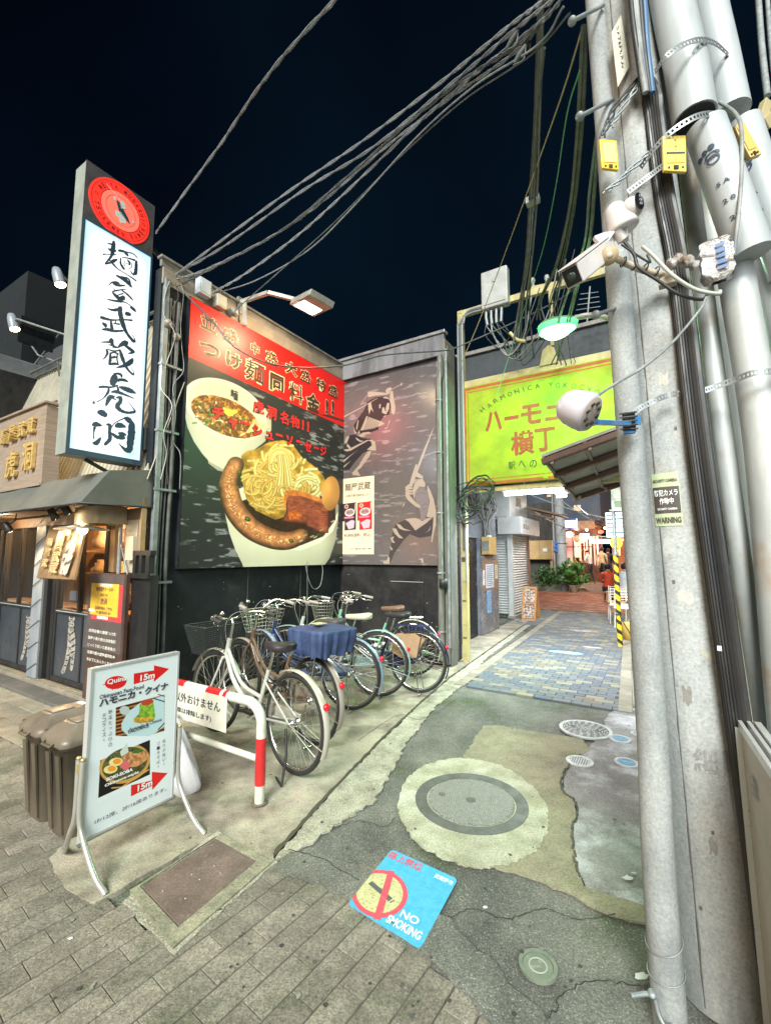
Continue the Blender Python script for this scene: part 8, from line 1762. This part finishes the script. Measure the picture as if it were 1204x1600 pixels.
def tubeprint(par,P0,P1,r,s,h,ang,hh_,ww_,m,bold=.0):
    mb=MB(); A,fs=glyph(s,bold); B=A.copy();a_=B[:,1].max()-B[:,1].min();w_=B[:,0].max()-B[:,0].min()
    mb.add([ontube(P0,P1,r,h+v[1]/a_*hh_,ang+v[0]/w_*ww_/r) for v in B],fs); part('print',mb,m,par)
NV=mat('navy_print',(.03,.05,.09),.5)
def paw(par,P0,P1,r,h,ang,s):
    mb=MB()
    def ring(cx,cy,r0,r1,n=24,sx=1,sy=1): mb.add([ontube(P0,P1,r,h+cy+rad*math.sin(2*math.pi*i/n)*sy,ang+(cx+rad*math.cos(2*math.pi*i/n)*sx)/r) for i in range(n) for rad in (r0,r1)],[(2*i,2*i+1,(2*i+3)%(2*n),(2*i+2)%(2*n)) for i in range(n)])
    ring(0,-.008*s,.010*s,.014*s,sx=1.2,sy=1); ring(0,.006*s,.008*s,.013*s,sx=1.5,sy=.8); ring(-.014*s,.026*s,0.0002,.008*s);ring(.004*s,.030*s,.0002,.0085*s) ; ring(-.03*s,.018*s,.0002,.008*s)
    part('mark',mb,NV,par)
T0,T1=AP(1172,398,1.62),AP(1101,200,1.65); L=(T1-T0).length
paw(b,T0,T1,.0735,L*.70,-.12,1.35)
for s,f,w_,hh_ in (('S A',.50,.045,.016),('2 0',.37,.042,.018),('25',.24,.036,.018)): tubeprint(b,T0,T1,.0735,s,L*f,-.05,hh_,w_,NV,.03)
q,b,PP,rr=pipe('lettered_pipe','narrower printed pale pipe partly cut by the right edge',[(1232,430,1.76),(1158,195,1.77)],[.069,.069],PVC,'pipe'); T0,T1=AP(1232,430,1.76),AP(1158,195,1.77); L=(T1-T0).length; paw(b,T0,T1,.0705,L*.70,-.35,1.2)
for s,f in (('S A',.52),('2 0',.40),('25',.28)): tubeprint(b,T0,T1,.0705,s,L*f,-.45,.018,.036,NV,.03)
# perforated steel bands
def band(lab,pts,w,holes=True,nm='perforated_band'):
    P=cat([AP(*p) for p in pts],10); q=T(nm,lab,'strap',P[0]); mb=MB(); n=len(P); upv=V((0,0,1)); rail=.28
    for i in range(n-1):
        a,b_=P[i],P[i+1]; d=(b_-a).normalized(); u=(upv-d*upv.dot(d)).normalized(); k=[-1,-1+2*rail,1-2*rail,1]
        for s0,s1 in ((-1,-1+2*rail),(1-2*rail,1)): mb.add([a+u*s0*w/2,b_+u*s0*w/2,b_+u*s1*w/2,a+u*s1*w/2],[(0,1,2,3)])
        if i%2==0 or not holes: mb.add([a+u*(-1+2*rail)*w/2,b_+u*(-1+2*rail)*w/2,b_+u*(1-2*rail)*w/2,a+u*(1-2*rail)*w/2],[(0,1,2,3)])
    o=part('band',mb,mat('band_steel',(.28,.3,.31),.45,metal=.4,c2=(.2,.21,.22),sc=14),q); s=o.modifiers.new('s','SOLIDIFY'); s.thickness=.002; return q
band('perforated steel band looping over the two pale pipes near the top',[(1022,112,1.62),(1040,88,1.57),(1065,70,1.56),(1092,62,1.57),(1118,68,1.64),(1145,92,1.72)],.024)
band('perforated steel band across the pipes below the open pipe end',[(1000,262,1.70),(1018,236,1.65),(1045,208,1.60),(1080,185,1.57),(1105,178,1.58),(1128,180,1.66)],.026)
band('perforated band behind the yellow tag across the ribbed guard',[(980,300,1.70),(1004,282,1.67),(1020,270,1.65),(1038,256,1.62)],.026)
band('perforated steel band round the pole above the warning sticker',[(984,650,1.69),(1000,637,1.685),(1022,626,1.665),(1044,617,1.665),(1060,615,1.64)],.022)
band('perforated steel band crossing the galvanised pipes at mid height',[(1100,610,1.72),(1120,603,1.70),(1145,594,1.66),(1175,583,1.60),(1206,580,1.58),(1235,582,1.62)],.024)
# twisted wire wrap
for k,(pts,lab,m) in enumerate((([(952,200,1.74),(965,180,1.73),(985,150,1.72),(1000,130,1.70)],'twisted tie wires round the pole above the left yellow tag',GAL),([(940,215,1.74),(950,190,1.73),(962,165,1.73),(1000,120,1.71)],'dark strand bound with the twisted tie wires',BCB),([(945,300,1.71),(965,285,1.70),(985,265,1.69),(1012,240,1.67)],'weathered clamp wires below the left yellow tag',GAL))):
    mb=MB(); P=cat([AP(*p) for p in pts],8)
    for s in range(3): mb.tube([p+V((.012*math.sin(i*.35+s*2.1),.0,.009*math.cos(i*.35+s*2.1))) for i,p in enumerate(P)],.004,6)
    solo('tie_wire',mb,m,lab,'tie wire')
# step bolts
for k,(x0,y0,x1,y1,lab) in enumerate(((893,33,942,8,'step bolt nearest the top of the cluster'),(905,182,957,155,'step bolt left of the twisted tie wires'),(930,492,983,474,'step bolt below the bullet camera'))):
    mb=MB(); p,r2_=AP(x0,y0,1.72),AP(x1,y1,1.82); mb.tube([p,r2_],.0085,10); d=(r2_-p).normalized(); mb.lathe([(.0005,0),(.017,0),(.018,.006),(.018,.012),(.0005,.012)],p-d*.006,d,14); solo('step_bolt',mb,GAL,lab,'step bolt','step bolts on the pole')
# yellow tags
YT=mat('tag_yellow',(.78,.5,.03),.4,c2=(.7,.42,.03),sc=9)
def tag_(lab,quad,Y,m,th=.014):
    P=[AP(x,y,Y+dy) for (x,y),dy in zip(quad,(0,0,0,0))]; q=T('cable_tag',lab,'tag',P[3],'yellow tags on the pole'); nn=(P[1]-P[0]).cross(P[3]-P[0]).normalized(); toc=V(g((0,0,H)))-P[0]
    if nn.dot(toc)<0: nn=-nn
    mb=MB(); mb.prism([p-nn*th for p in P],nn*th); c=part('case',mb,m,q,bevel=.003); u=P[1]-P[0];v=P[3]-P[0]
    mb=MB(); mb.prism([P[0]+u*a+v*b+nn*.0006 for a,b in ((.12,.1),(.88,.1),(.88,.8),(.12,.8))],nn*.002); part('face',mb,mat('tag_pale',(.72,.56,.2),.4) if m is YT else m,c)
    mb=MB()
    for a,b in ((.2,.93),(.8,.93)): mb.lathe([(.0005,.003),(.004,.003),(.004,0)],P[0]+u*a+v*b,nn,8)
    mb.obox(P[0]+u*.5+v*.93,u*.1,v*.05,nn*.004); part('stud',mb,BCB,c); return c,P,nn
tag_('plain bright yellow tag hanging at the left of the concrete pole',[(936,217),(963,219),(966,265),(940,262)],1.70,YT)
c_,P_t,nn=tag_('pale yellow printed tag over the ribbed guard',[(1035,212),(1071,211),(1072,268),(1037,266)],1.61,mat('tag_yellow2',(.75,.55,.12),.4)); mb=MB(); u=(P_t[1]-P_t[0]).normalized();v=(P_t[0]-P_t[3]).normalized(); 
for i,ch in enumerate('電力用ケーブル'): text(mb,ch,(P_t[0]+P_t[1])/2-v*(.025+.0135*i)+nn*.0035,u,v,.009)
part('lettering',mb,DKI,c_)
c_,P_t,nn=tag_('tilted yellow tag hooked on the second lettered pipe',[(1146,196),(1161,190),(1190,240),(1172,246)],1.62,mat('tag_yellow3',(.6,.4,.12),.4),.02)
# paper note
q=T('slanted_note','long cream plate with scribbled writing slanting on the concrete pole','label plate',AP(966,110,1.82)); P=[AP(x,y,1.75) for x,y in ((969,24),(982,105),(964,137),(954,52))]; mb=MB(); nn=(P[1]-P[0]).cross(P[3]-P[0]).normalized(); nn=nn if nn.dot(V(g((0,0,H)))-P[0])>0 else -nn
mb.prism(P,nn*.003); sh_=part('plate',mb,mat('note_cream',(.55,.52,.42),.5,c2=(.42,.4,.33),sc=12),q); mb=MB(); wr=random.Random(6)
for k in range(9):
    c=(P[0]*.5+P[3]*.5).lerp(P[1]*.5+P[2]*.5,.1+.09*k)+nn*.004; mb.tube([c+V((wr.uniform(-.012,.012),0,wr.uniform(-.012,.012))) for _ in range(4)],.0016,4)
part('scribble',mb,DKI,sh_)
# ---------------------------------------------------------------- cameras
WC=mat('camera_white',(.62,.58,.56),.35,c2=(.55,.5,.48),sc=6,nodet=1); LNS=mat('lens_black',(.01,.01,.012),.15,nodet=1)
def fr(v): return V(v)-V((0,0,0))
def WV(x,y,z): # world direction to grid direction
    o=V(g((0,0,0))); return V(g((x,y,z)))-o
q=T('bullet_camera','white square bullet security camera pointing down left on a tan arm','security camera',AP(905,430,1.6))
p0,p1=AP(893,432,1.50),AP(948,388,1.66); d=(p1-p0).normalized(); ux=d.cross(V((0,0,1))).normalized();uy=ux.cross(d)
mb=MB(); mb.obox((p0+p1)/2,d*(p1-p0).length/2,ux*.033,uy*.036); bd=part('body',mb,WC,q,bevel=.006)
mb=MB(); mb.obox(p0-d*.001,d*.004,ux*.028,uy*.029); lf_=part('front_glass',mb,LNS,bd,bevel=.002); mb=MB(); mb.lathe([(.0005,.004),(.014,.004),(.016,0)],p0-d*.005,-d,18); part('lens',mb,mat('lens_green',(.04,.06,.05),.1),lf_)
mb=MB(); mb.obox((p0+p1)/2+uy*.0385,d*((p1-p0).length/2+.012),ux*.036,uy*.002); part('sun_shield',mb,WC,bd,bevel=.002)
mb=MB(); text(mb,'IP',(p0+p1)/2+V((0,0,0)),d,uy,.006); 
mb=MB(); aj=AP(950,400,1.58); mb.lathe([(.0005,-.02),(.032,-.02),(.034,0),(.032,.02),(.0005,.02)],aj,WV(-.3,-1,-.5),20); part('joint',mb,mat('tan_plastic',(.45,.33,.2),.5,c2=(.32,.22,.13),sc=12),q)
mb=MB(); mb.lathe([(.0005,.021),(.012,.021),(.012,.018)],aj,WV(-.3,-1,-.5),12); mb.tube(cat([AP(960,403,1.6),AP(985,415,1.62),AP(1010,424,1.64),AP(1040,430,1.66)],6),.0125,12); ar=part('arm',mb,mat('arm_tan',(.52,.44,.34),.5,c2=(.4,.3,.2),sc=14),q)
mb=MB()
for i in range(4): c=AP(972+17*i,409+5*i,1.60+.012*i); mb.lathe([(.018,0),(.02,.003),(.018,.006)],c,WV(1,.1,-.25),14)
each('tie',mb,BCB,ar)
q=T('turret_camera','white turret security camera with a black oval eye above the bullet camera','security camera',AP(975,350,1.62))
c=AP(966,338,1.60); up_=WV(-.28,.0,1).normalized()
mb=MB(); b0=AP(972,356,1.62)
mb.lathe([(.0005,-.012),(.056,-.012),(.058,.0),(.056,.01),(.050,.03),(.044,.06),(.034,.09),(.018,.102),(.0005,.105)],b0,WV(-.35,.0,.94),28); bd=part('body',mb,WC,q)
e=AP(993,319,1.57); dd=WV(.28,-.95,.05).normalized(); mb=MB(); mb.sphere(e-dd*.02,.040,18,0,(1,1,1)); part('ball',mb,WC,bd)
mb=MB(); xx=dd.cross(V((0,0,1))).normalized(); yy=xx.cross(dd); mb.add([e+dd*.016+xx*.022*math.cos(a)+yy*.036*math.sin(a) for a in np.linspace(0,2*math.pi,29)[:-1]]+[e+dd*.021],[(i,(i+1)%28,28) for i in range(28)]); ey=part('eye',mb,LNS,bd)
mb=MB()
for s in (-1,0,1): mb.lathe([(.004,.0),(.0055,.002),(.006,0)],e+dd*.0215+yy*.016*s+xx*.001,dd,12)
part('led_ring',mb,mat('led_grey',(.25,.25,.27),.3),ey)
mb=MB(); mb.prism([AP(x,y,1.60) for x,y in ((928,368),(944,362),(962,360),(950,378),(942,384),(930,372))],WV(0,.02,0)); mb.tube([AP(962,360,1.61),AP(972,375,1.62)],.02,10); mb.obox(AP(972,368,1.63),(.02,0,0),(0,.02,0),(0,0,.02)); part('bracket',mb,WC,q,bevel=.003)
# cables and silver taped box
for k,(pts,r,m,lab) in enumerate((([(975,378,1.57),(990,398,1.55),(997,418,1.54),(1030,440,1.53),(1060,460,1.52),(1095,468,1.54),(1105,458,1.56)],.006,BCB,'black camera lead looping under the silver taped box'),([(1003,385,1.58),(1020,400,1.57),(1050,430,1.54),(1085,452,1.53),(1120,459,1.52),(1124,455,1.53)],.007,WCB,'thick cream lead running to the silver taped box'),([(970,382,1.56),(1000,402,1.55),(1015,410,1.55),(1010,398,1.56)],.004,BCB,'small black curl of camera lead'),([(1105,458,1.55),(1100,470,1.52),(1092,485,1.50),(1050,535,1.42),(1005,573,1.36),(960,600,1.30),(920,627,1.26)],.0045,GCB,'thin dark cable swooping from the taped box to the dome camera'),([(1124,160,1.70),(1150,180,1.60),(1158,215,1.57),(1156,300,1.56),(1150,360,1.56),(1145,400,1.57)],.007,GCB,'dark lead hanging down over the lettered pipes'))):
    mb=MB(); mb.tube(cat([AP(*p) for p in pts],8),r,8); solo('camera_cable',mb,m,lab,'cable')
q=T('silver_taped_box','box wrapped in crinkled silver foil tape beside the ribbed guard','taped box',AP(1115,450,1.6)); c=AP(1118,408,1.60); mb=MB(); sr=random.Random(5)
xx,yy,zz=WV(.86,-.5,.1).normalized(),WV(.5,.86,0).normalized(),WV(-.06,0,1).normalized()
def bxf(u,v):
    a=2*math.pi*u; k=1-abs(2*v-1)**8; sx=max(-1,min(1,1.5*math.cos(a)));sy=max(-1,min(1,1.5*math.sin(a))); j=.003*math.sin(u*23+v*11)+.0022*math.sin(v*27+u*9)+sr.uniform(-.0013,.0013)
    return c+xx*(.05*sx*(.4+.6*k)+j)+yy*(.032*sy*(.4+.6*k)+j)+zz*((v-.5)*.17+j*.6)
mb.grid(bxf,48,30,0,False); bx=part('foil',mb,mat('silver_foil',(.66,.66,.68),.22,metal=.9,c2=(.5,.42,.36),sc=16,bump=1,bsc=60),q)
mb=MB(); 
for k in range(5): mb.obox(c-yy*.039+zz*(-.05+.022*k)+xx*.01,xx*.014,yy*.002,zz*(.006+.002*(k%2)))
part('blue_print',mb,mat('blue_print',(.04,.1,.25),.5),bx)
mb=MB(); mb.tube(cat([AP(1045,415,1.60),AP(1062,405,1.59),AP(1085,415,1.60)],5),[.02+.006*math.sin(i*1.9) for i in range(11)],10); part('foil',mb,mat('brown_foil',(.3,.22,.17),.3,metal=.7,c2=(.5,.48,.46),sc=22,bump=1,bsc=60),q)
mb=MB(); mb.obox(AP(1042,440,1.66),(.03,0,0),(0,.02,0),(0,0,.018)); part('tan_block',mb,mat('arm_tan',(.5,.36,.22),.5),q,bevel=.004)
# dome camera on blue arm
q=T('dome_camera','white dome camera on a blue arm clamped to the grey conduit','security camera',AP(903,640,1.2)); c=AP(903,640,1.28); ax=WV(-.6,.62,.5).normalized()
mb=MB(); mb.lathe([(.0005,.075),(.02,.072),(.04,.058),(.052,.035),(.057,.005),(.058,-.02),(.052,-.032),(.0005,-.03)],c-ax*.01,ax,32); bd=part('dome',mb,mat('camera_lilac_white',(.5,.46,.5),.35,nodet=1),q)
mb=MB(); mb.lathe([(.0005,-.034),(.045,-.034),(.050,-.03)],c-ax*.01,ax,28); un=part('underside',mb,mat('camera_under',(.42,.33,.28),.5),bd)
mb=MB()
for k in range(8): a=k*.785; o1=ax.orthogonal().normalized();o2=ax.cross(o1); mb.obox(c-ax*.046+(o1*math.cos(a)+o2*math.sin(a))*.032,o1*.006,o2*.003,ax*.003)
part('slot',mb,BCB,un,kind='stuff')
BLA=mat('arm_blue',(.02,.17,.42),.35,coat=.3)
mb=MB(); j0=AP(910,656,1.28); j1=AP(930,660,1.32);j2=AP(982,662,1.63); mb.bar(j0,j1,.02,.02); mb.bar(j1,j2,.018,.016); mb.prism([AP(x,y,1.29) for x,y in ((903,655),(912,640),(920,650),(934,656),(928,662),(908,664))],WV(0,.012,0)); part('arm',mb,BLA,q,bevel=.002)
mb=MB()
for x,y in ((908,648),(916,656)): mb.lathe([(.0005,.004),(.005,.003),(.005,0)],AP(x,y,1.285),WV(0,-1,0),10)
part('screw',mb,CHR,q)
mb=MB(); cc=AP(982,660,1.66); mb.obox(cc,(.022,0,0),(0,.02,0),(0,0,.036)); 
for k in range(5): mb.tube([cc+V((-.03,-.03,-.03+.015*k)),cc+V((.03,-.028,-.035+.016*k))],.004,6)
part('clamp',mb,BCB,q,bevel=.002); mb=MB(); mb.obox(cc+V((0,-.01,-.04)),(.02,0,0),(0,.012,0),(0,0,.006)); mb.obox(cc+WV(.02,-.02,0),(.012,0,0),(0,.006,0),(0,0,.015)); part('clamp_plate',mb,BLA,q)
# brown stay at the top right edge, building bits
q=T('tan_bracket','tan steel bracket jutting in at the right edge beside the lettered pipes','bracket',AP(1190,170,1.9)); mb=MB(); mb.bar(AP(1188,200,1.75),AP(1240,150,1.85),.05,.05); mb.bar(AP(1180,215,1.76),AP(1196,160,1.78),.03,.04); part('arm',mb,mat('tan_steel',(.4,.33,.18),.5),q,bevel=.003)
mb=MB(); mb.obox(AP(1210,270,1.9),(.05,0,0),(0,.05,0),(0,0,.07)); solo('tan_box',mb,mat('tan_box',(.35,.24,.15),.5,c2=(.25,.17,.1),sc=9),'tan box peeking in at the right edge below the bracket','box',bevel=.005)
for k,x in enumerate((1190,1204)):
    mb=MB(); mb.tube(cat([AP(x+8,150,2.3),AP(x,80,2.4),AP(x-6,0,2.5),AP(x-14,-120,2.6)],6),.017-.004*k,8); solo('drop_cable',mb,mat('grey_bundle',(.28,.3,.3),.6,c2=(.18,.19,.19),sc=30),('grey drop cable at the top right corner','second grey drop cable touching the right edge')[k],'cable')
# box at bottom right
q=T('framed_notice_stand','low silver framed stand with frosted panel at the bottom right edge','stand',(4.9,-4.5,0)); A0,A1=AP(1155,1132,1.58),AP(1215,1222,1.24)
dn=WV(0,0,-1); A0b=V((A0.x+.02,A0.y,0.02));A1b=V((A1.x+.02,A1.y,.02)); back=WV(.95,-.3,0).normalized()*.05
mb=MB(); mb.bar(A0,A1,.012,.03); mb.bar(A0+back*.5,A1+back*.5,.012,.03); mb.bar(A0+back,A1+back,.02,.03); part('top_rail',mb,mat('alu_rail',(.6,.62,.6),.35,metal=.5),q,bevel=.002)
mb=MB(); mb.bar(A0+V((0,0,-.01)),A0b,.014,.03); mb.bar(A1+V((0,0,-.01)),A1b,.014,.03); part('side_rail',mb,mat('alu_rail',(.6,.62,.6),.35,metal=.5),q)
mb=MB(); mb.prism([A0+V((0,0,-.02)),A1+V((0,0,-.02)),A1b,A0b],back*.25); pn=part('panel',mb,mat('frosted_panel',(.33,.31,.27),.5,c2=(.4,.37,.32),sc=3),q)
mb=MB(); c=A0.lerp(A1,.35)+V((0,0,-.14)); 
uxx=(A1-A0); uxx.z=0; uxx.normalize(); toc=V(g((0,0,H)))-c; nn=uxx.cross(V((0,0,1))); nn=nn if nn.dot(toc)>0 else -nn
text(mb,'田',c+nn*.004,-uxx if (-uxx).cross(V((0,0,1))).dot(toc)>0 else uxx,UZ,.06,.05,bold=.01); part('faint_lettering',mb,mat('faint_ink',(.2,.2,.19),.6),pn)
# ================================================================ OVERHEAD CABLES
OHC=mat('overhead_cable',(.14,.15,.16),.6,c2=(.22,.23,.24),sc=14); OHD=mat('overhead_dark',(.05,.055,.055),.6,c2=(.1,.105,.1),sc=10); OHG=mat('overhead_greenish',(.07,.085,.07),.6,c2=(.13,.15,.12),sc=10)
def ohc(pts,r,m,lab,grp=None,twist=0,n=10):
    P=cat([AP(*p) for p in pts],n); mb=MB()
    if twist:
        for s in range(2): mb.tube([p+V((r*1.1*math.sin(i*.9+s*math.pi),0,r*1.1*math.cos(i*.9+s*math.pi))) for i,p in enumerate(P)],r*.75,5)
    else: mb.tube(P,r,6)
    return solo('overhead_cable',mb,m,lab,'cable',grp)
ohc([(244,364,5.2),(290,300,5.0),(345,225,4.6),(395,150,4.1),(445,85,3.6),(525,-2,2.9),(560,-40,2.6)],.014,OHC,'lone thick cable rising from the lit vertical sign to the top of the view',twist=1)
B0=(262,440,4.9)
ohc([(250,448,4.9),(330,388,4.6),(450,300,4.1),(560,225,3.6),(680,135,3.0),(790,45,2.5),(850,0,2.3),(900,-50,2.1)],.010,OHC,'uppermost of the cables sweeping from the billboard corner to the pole top',twist=1,n=12)
ohc([(262,436,4.9),(350,385,4.6),(470,300,4.1),(580,232,3.6),(700,135,3.0),(800,50,2.5),(870,-5,2.2),(910,-40,2.1)],.010,OHC,'second cable of the sweep, close under the uppermost',twist=1,n=12)
ohc([(268,438,4.85),(320,422,4.7),(420,372,4.3),(500,318,4.0),(600,232,3.6),(700,155,3.1),(800,85,2.6),(860,20,2.3),(900,-30,2.1)],.009,OHC,'third cable of the sweep, dipping near the billboard corner',twist=1,n=12)
ohc([(268,452,4.85),(340,415,4.6),(440,360,4.2),(540,278,3.8),(640,190,3.3),(730,120,2.9),(810,70,2.5),(860,15,2.3)],.009,OHD,'fourth cable of the sweep, passing under the third',twist=1,n=12)
ohc([(330,459,4.8),(380,430,4.6),(460,372,4.2),(530,310,3.9),(640,205,3.4),(730,125,2.9),(800,70,2.6),(850,30,2.3)],.010,OHC,'cable rising from the wall cap beside the pale junction box',twist=1,n=12)
ohc([(338,458,4.8),(400,438,4.6),(480,392,4.2),(550,325,3.8),(650,215,3.3),(740,135,2.8),(840,70,2.4),(880,10,2.2)],.007,OHC,'slim cable leaving the sensor box toward the pole top',n=12)
ohc([(366,486,4.7),(430,430,4.4),(520,350,4.0),(620,250,3.5),(720,160,3.0),(830,85,2.5),(890,20,2.2)],.006,OHD,'lowest thin cable of the sweep, starting at the wall cap middle',n=12)
ohc([(280,450,4.8),(330,500,4.75),(370,545,4.7),(440,572,4.9),(530,572,5.4),(600,555,5.8),(690,548,6.2),(712,543,6.4),(800,505,6.2),(870,470,5.9),(900,448,5.6)],.010,OHD,'dark cable drooping across the food billboard and on past the gate',n=10)
# splices on the bundle
for k,(x,y) in enumerate(((800,62),(820,72),(812,85))):
    mb=MB(); c=AP(x,y,2.5); d=WV(.5,-.5,.5).normalized(); mb.tube([c-d*.05,c,c+d*.05],[.012,.02,.012],8); mb.tube(cat([c+d*.05,c+V((.02,0,-.05)),c-d*.06],5),.006,5); solo('cable_splice',mb,OHD,('left splice knot on the cable sweep near the top','right splice knot on the cable sweep near the top','lower splice knot on the cable sweep near the top')[k],'splice','splice knots on the cable sweep')
# vertical bundle towards the gate
gx=random.Random(30)
for k in range(6):
    dx=gx.uniform(-6,6); e=gx.uniform(-10,14)
    ohc([(845+dx*.4,-30,2.6),(843+dx*.6,60,2.9),(838+dx*.7,200,3.6),(833+dx,300,4.4),(826+dx*.8,400,5.1),(815+dx+e*.4,480,5.9),(808+dx*2+e,560,6.3)],.012,OHD if k%2 else OHC,'strand of the vertical cable bundle dropping to the gate','strands of the bundle dropping to the gate',n=6)
mb=MB(); c=AP(832,313,4.5); mb.obox(c,(.07,0,0),(0,.04,0),(0,0,.035)); solo('bundle_clamp',mb,GAL,'grey clamp on the vertical cable bundle above the pull box','clamp')
for k in range(7):
    dx=gx.uniform(-5,5)
    ohc([(912+dx*.5,40,2.3),(910+dx,120,2.6),(903+dx,230,3.3),(892+dx,330,4.1),(872+dx*1.5,420,5.2),(848+dx*2+k*2,470,5.8),(838+k*6,500,6.0)],.011 if k<4 else .006,(OHD,OHG,OHC)[k%3],'strand of the slack bundle hanging left of the step bolts','strands of the slack bundle left of the step bolts',n=6)
for k in range(6):
    dx=gx.uniform(-6,6)
    ohc([(934+dx*.4,210,2.2),(926+dx,300,2.7),(918+dx,380,3.3),(900+dx*1.5,440,4.2),(880+dx*2,520,5.4),(860+k*8,570,6.0)],.009 if k<4 else .005,(OHG,OHD,OHC)[k%3],'strand hanging behind the bullet camera','strands behind the bullet camera',n=6)
ohc([(908,48,2.4),(880,140,3.0),(845,240,3.8),(800,365,5.0),(772,440,5.8),(745,510,6.3),(720,568,6.7)],.006,mat('tan_wire',(.45,.38,.2),.6),'thin tan wire slanting down past the pull box')
ohc([(905,110,2.4),(885,180,2.9),(868,290,3.8),(850,380,4.8),(832,440,5.5),(800,540,6.2),(775,620,6.3)],.005,mat('green_wire',(.1,.35,.15),.6),'thin green wire slanting down behind the street lamp')
ohc([(850,75,2.4),(838,200,3.2),(835,330,4.2)],.009,OHD,'short dark cable beside the vertical bundle')
# gate top: insulator rack
q=T('insulator_rack','cream cross bar with small insulators behind the street lamp','cross arm',(3.8,.5,5.4)); mb=MB(); a_=V(PB(825,453,.6));b_=V(PB(900,438,.6)); mb.bar(a_,b_,.07,.06); part('bar',mb,YEL,q)
mb=MB()
for u in (.1,.4,.7,.95): p=a_.lerp(b_,u); mb.lathe([(.0005,.16),(.03,.15),(.04,.1),(.02,.06),(.03,.03),(.01,0)],p+V((0,0,.02)),(0,0,1),10)
part('insulator',mb,mat('insul',(.3,.32,.28),.4),q)
# far tree tops / aerial seen right of the lamp
q=T('rooftop_aerial','bare television aerial silhouetted behind the street lamp','aerial',V(PB(915,500,3.2))); mb=MB(); b0=V(PB(915,520,3.2));b1=V(PB(921,448,3.2)); mb.tube([b0,b1],.018,6)
for k in range(7):
    p=b0.lerp(b1,.2+.11*k); mb.tube([p+V((-.28+.02*k,0,.03)),p+V((.28-.02*k,0,-.03))],.008,5)
part('mast',mb,GAL,q)
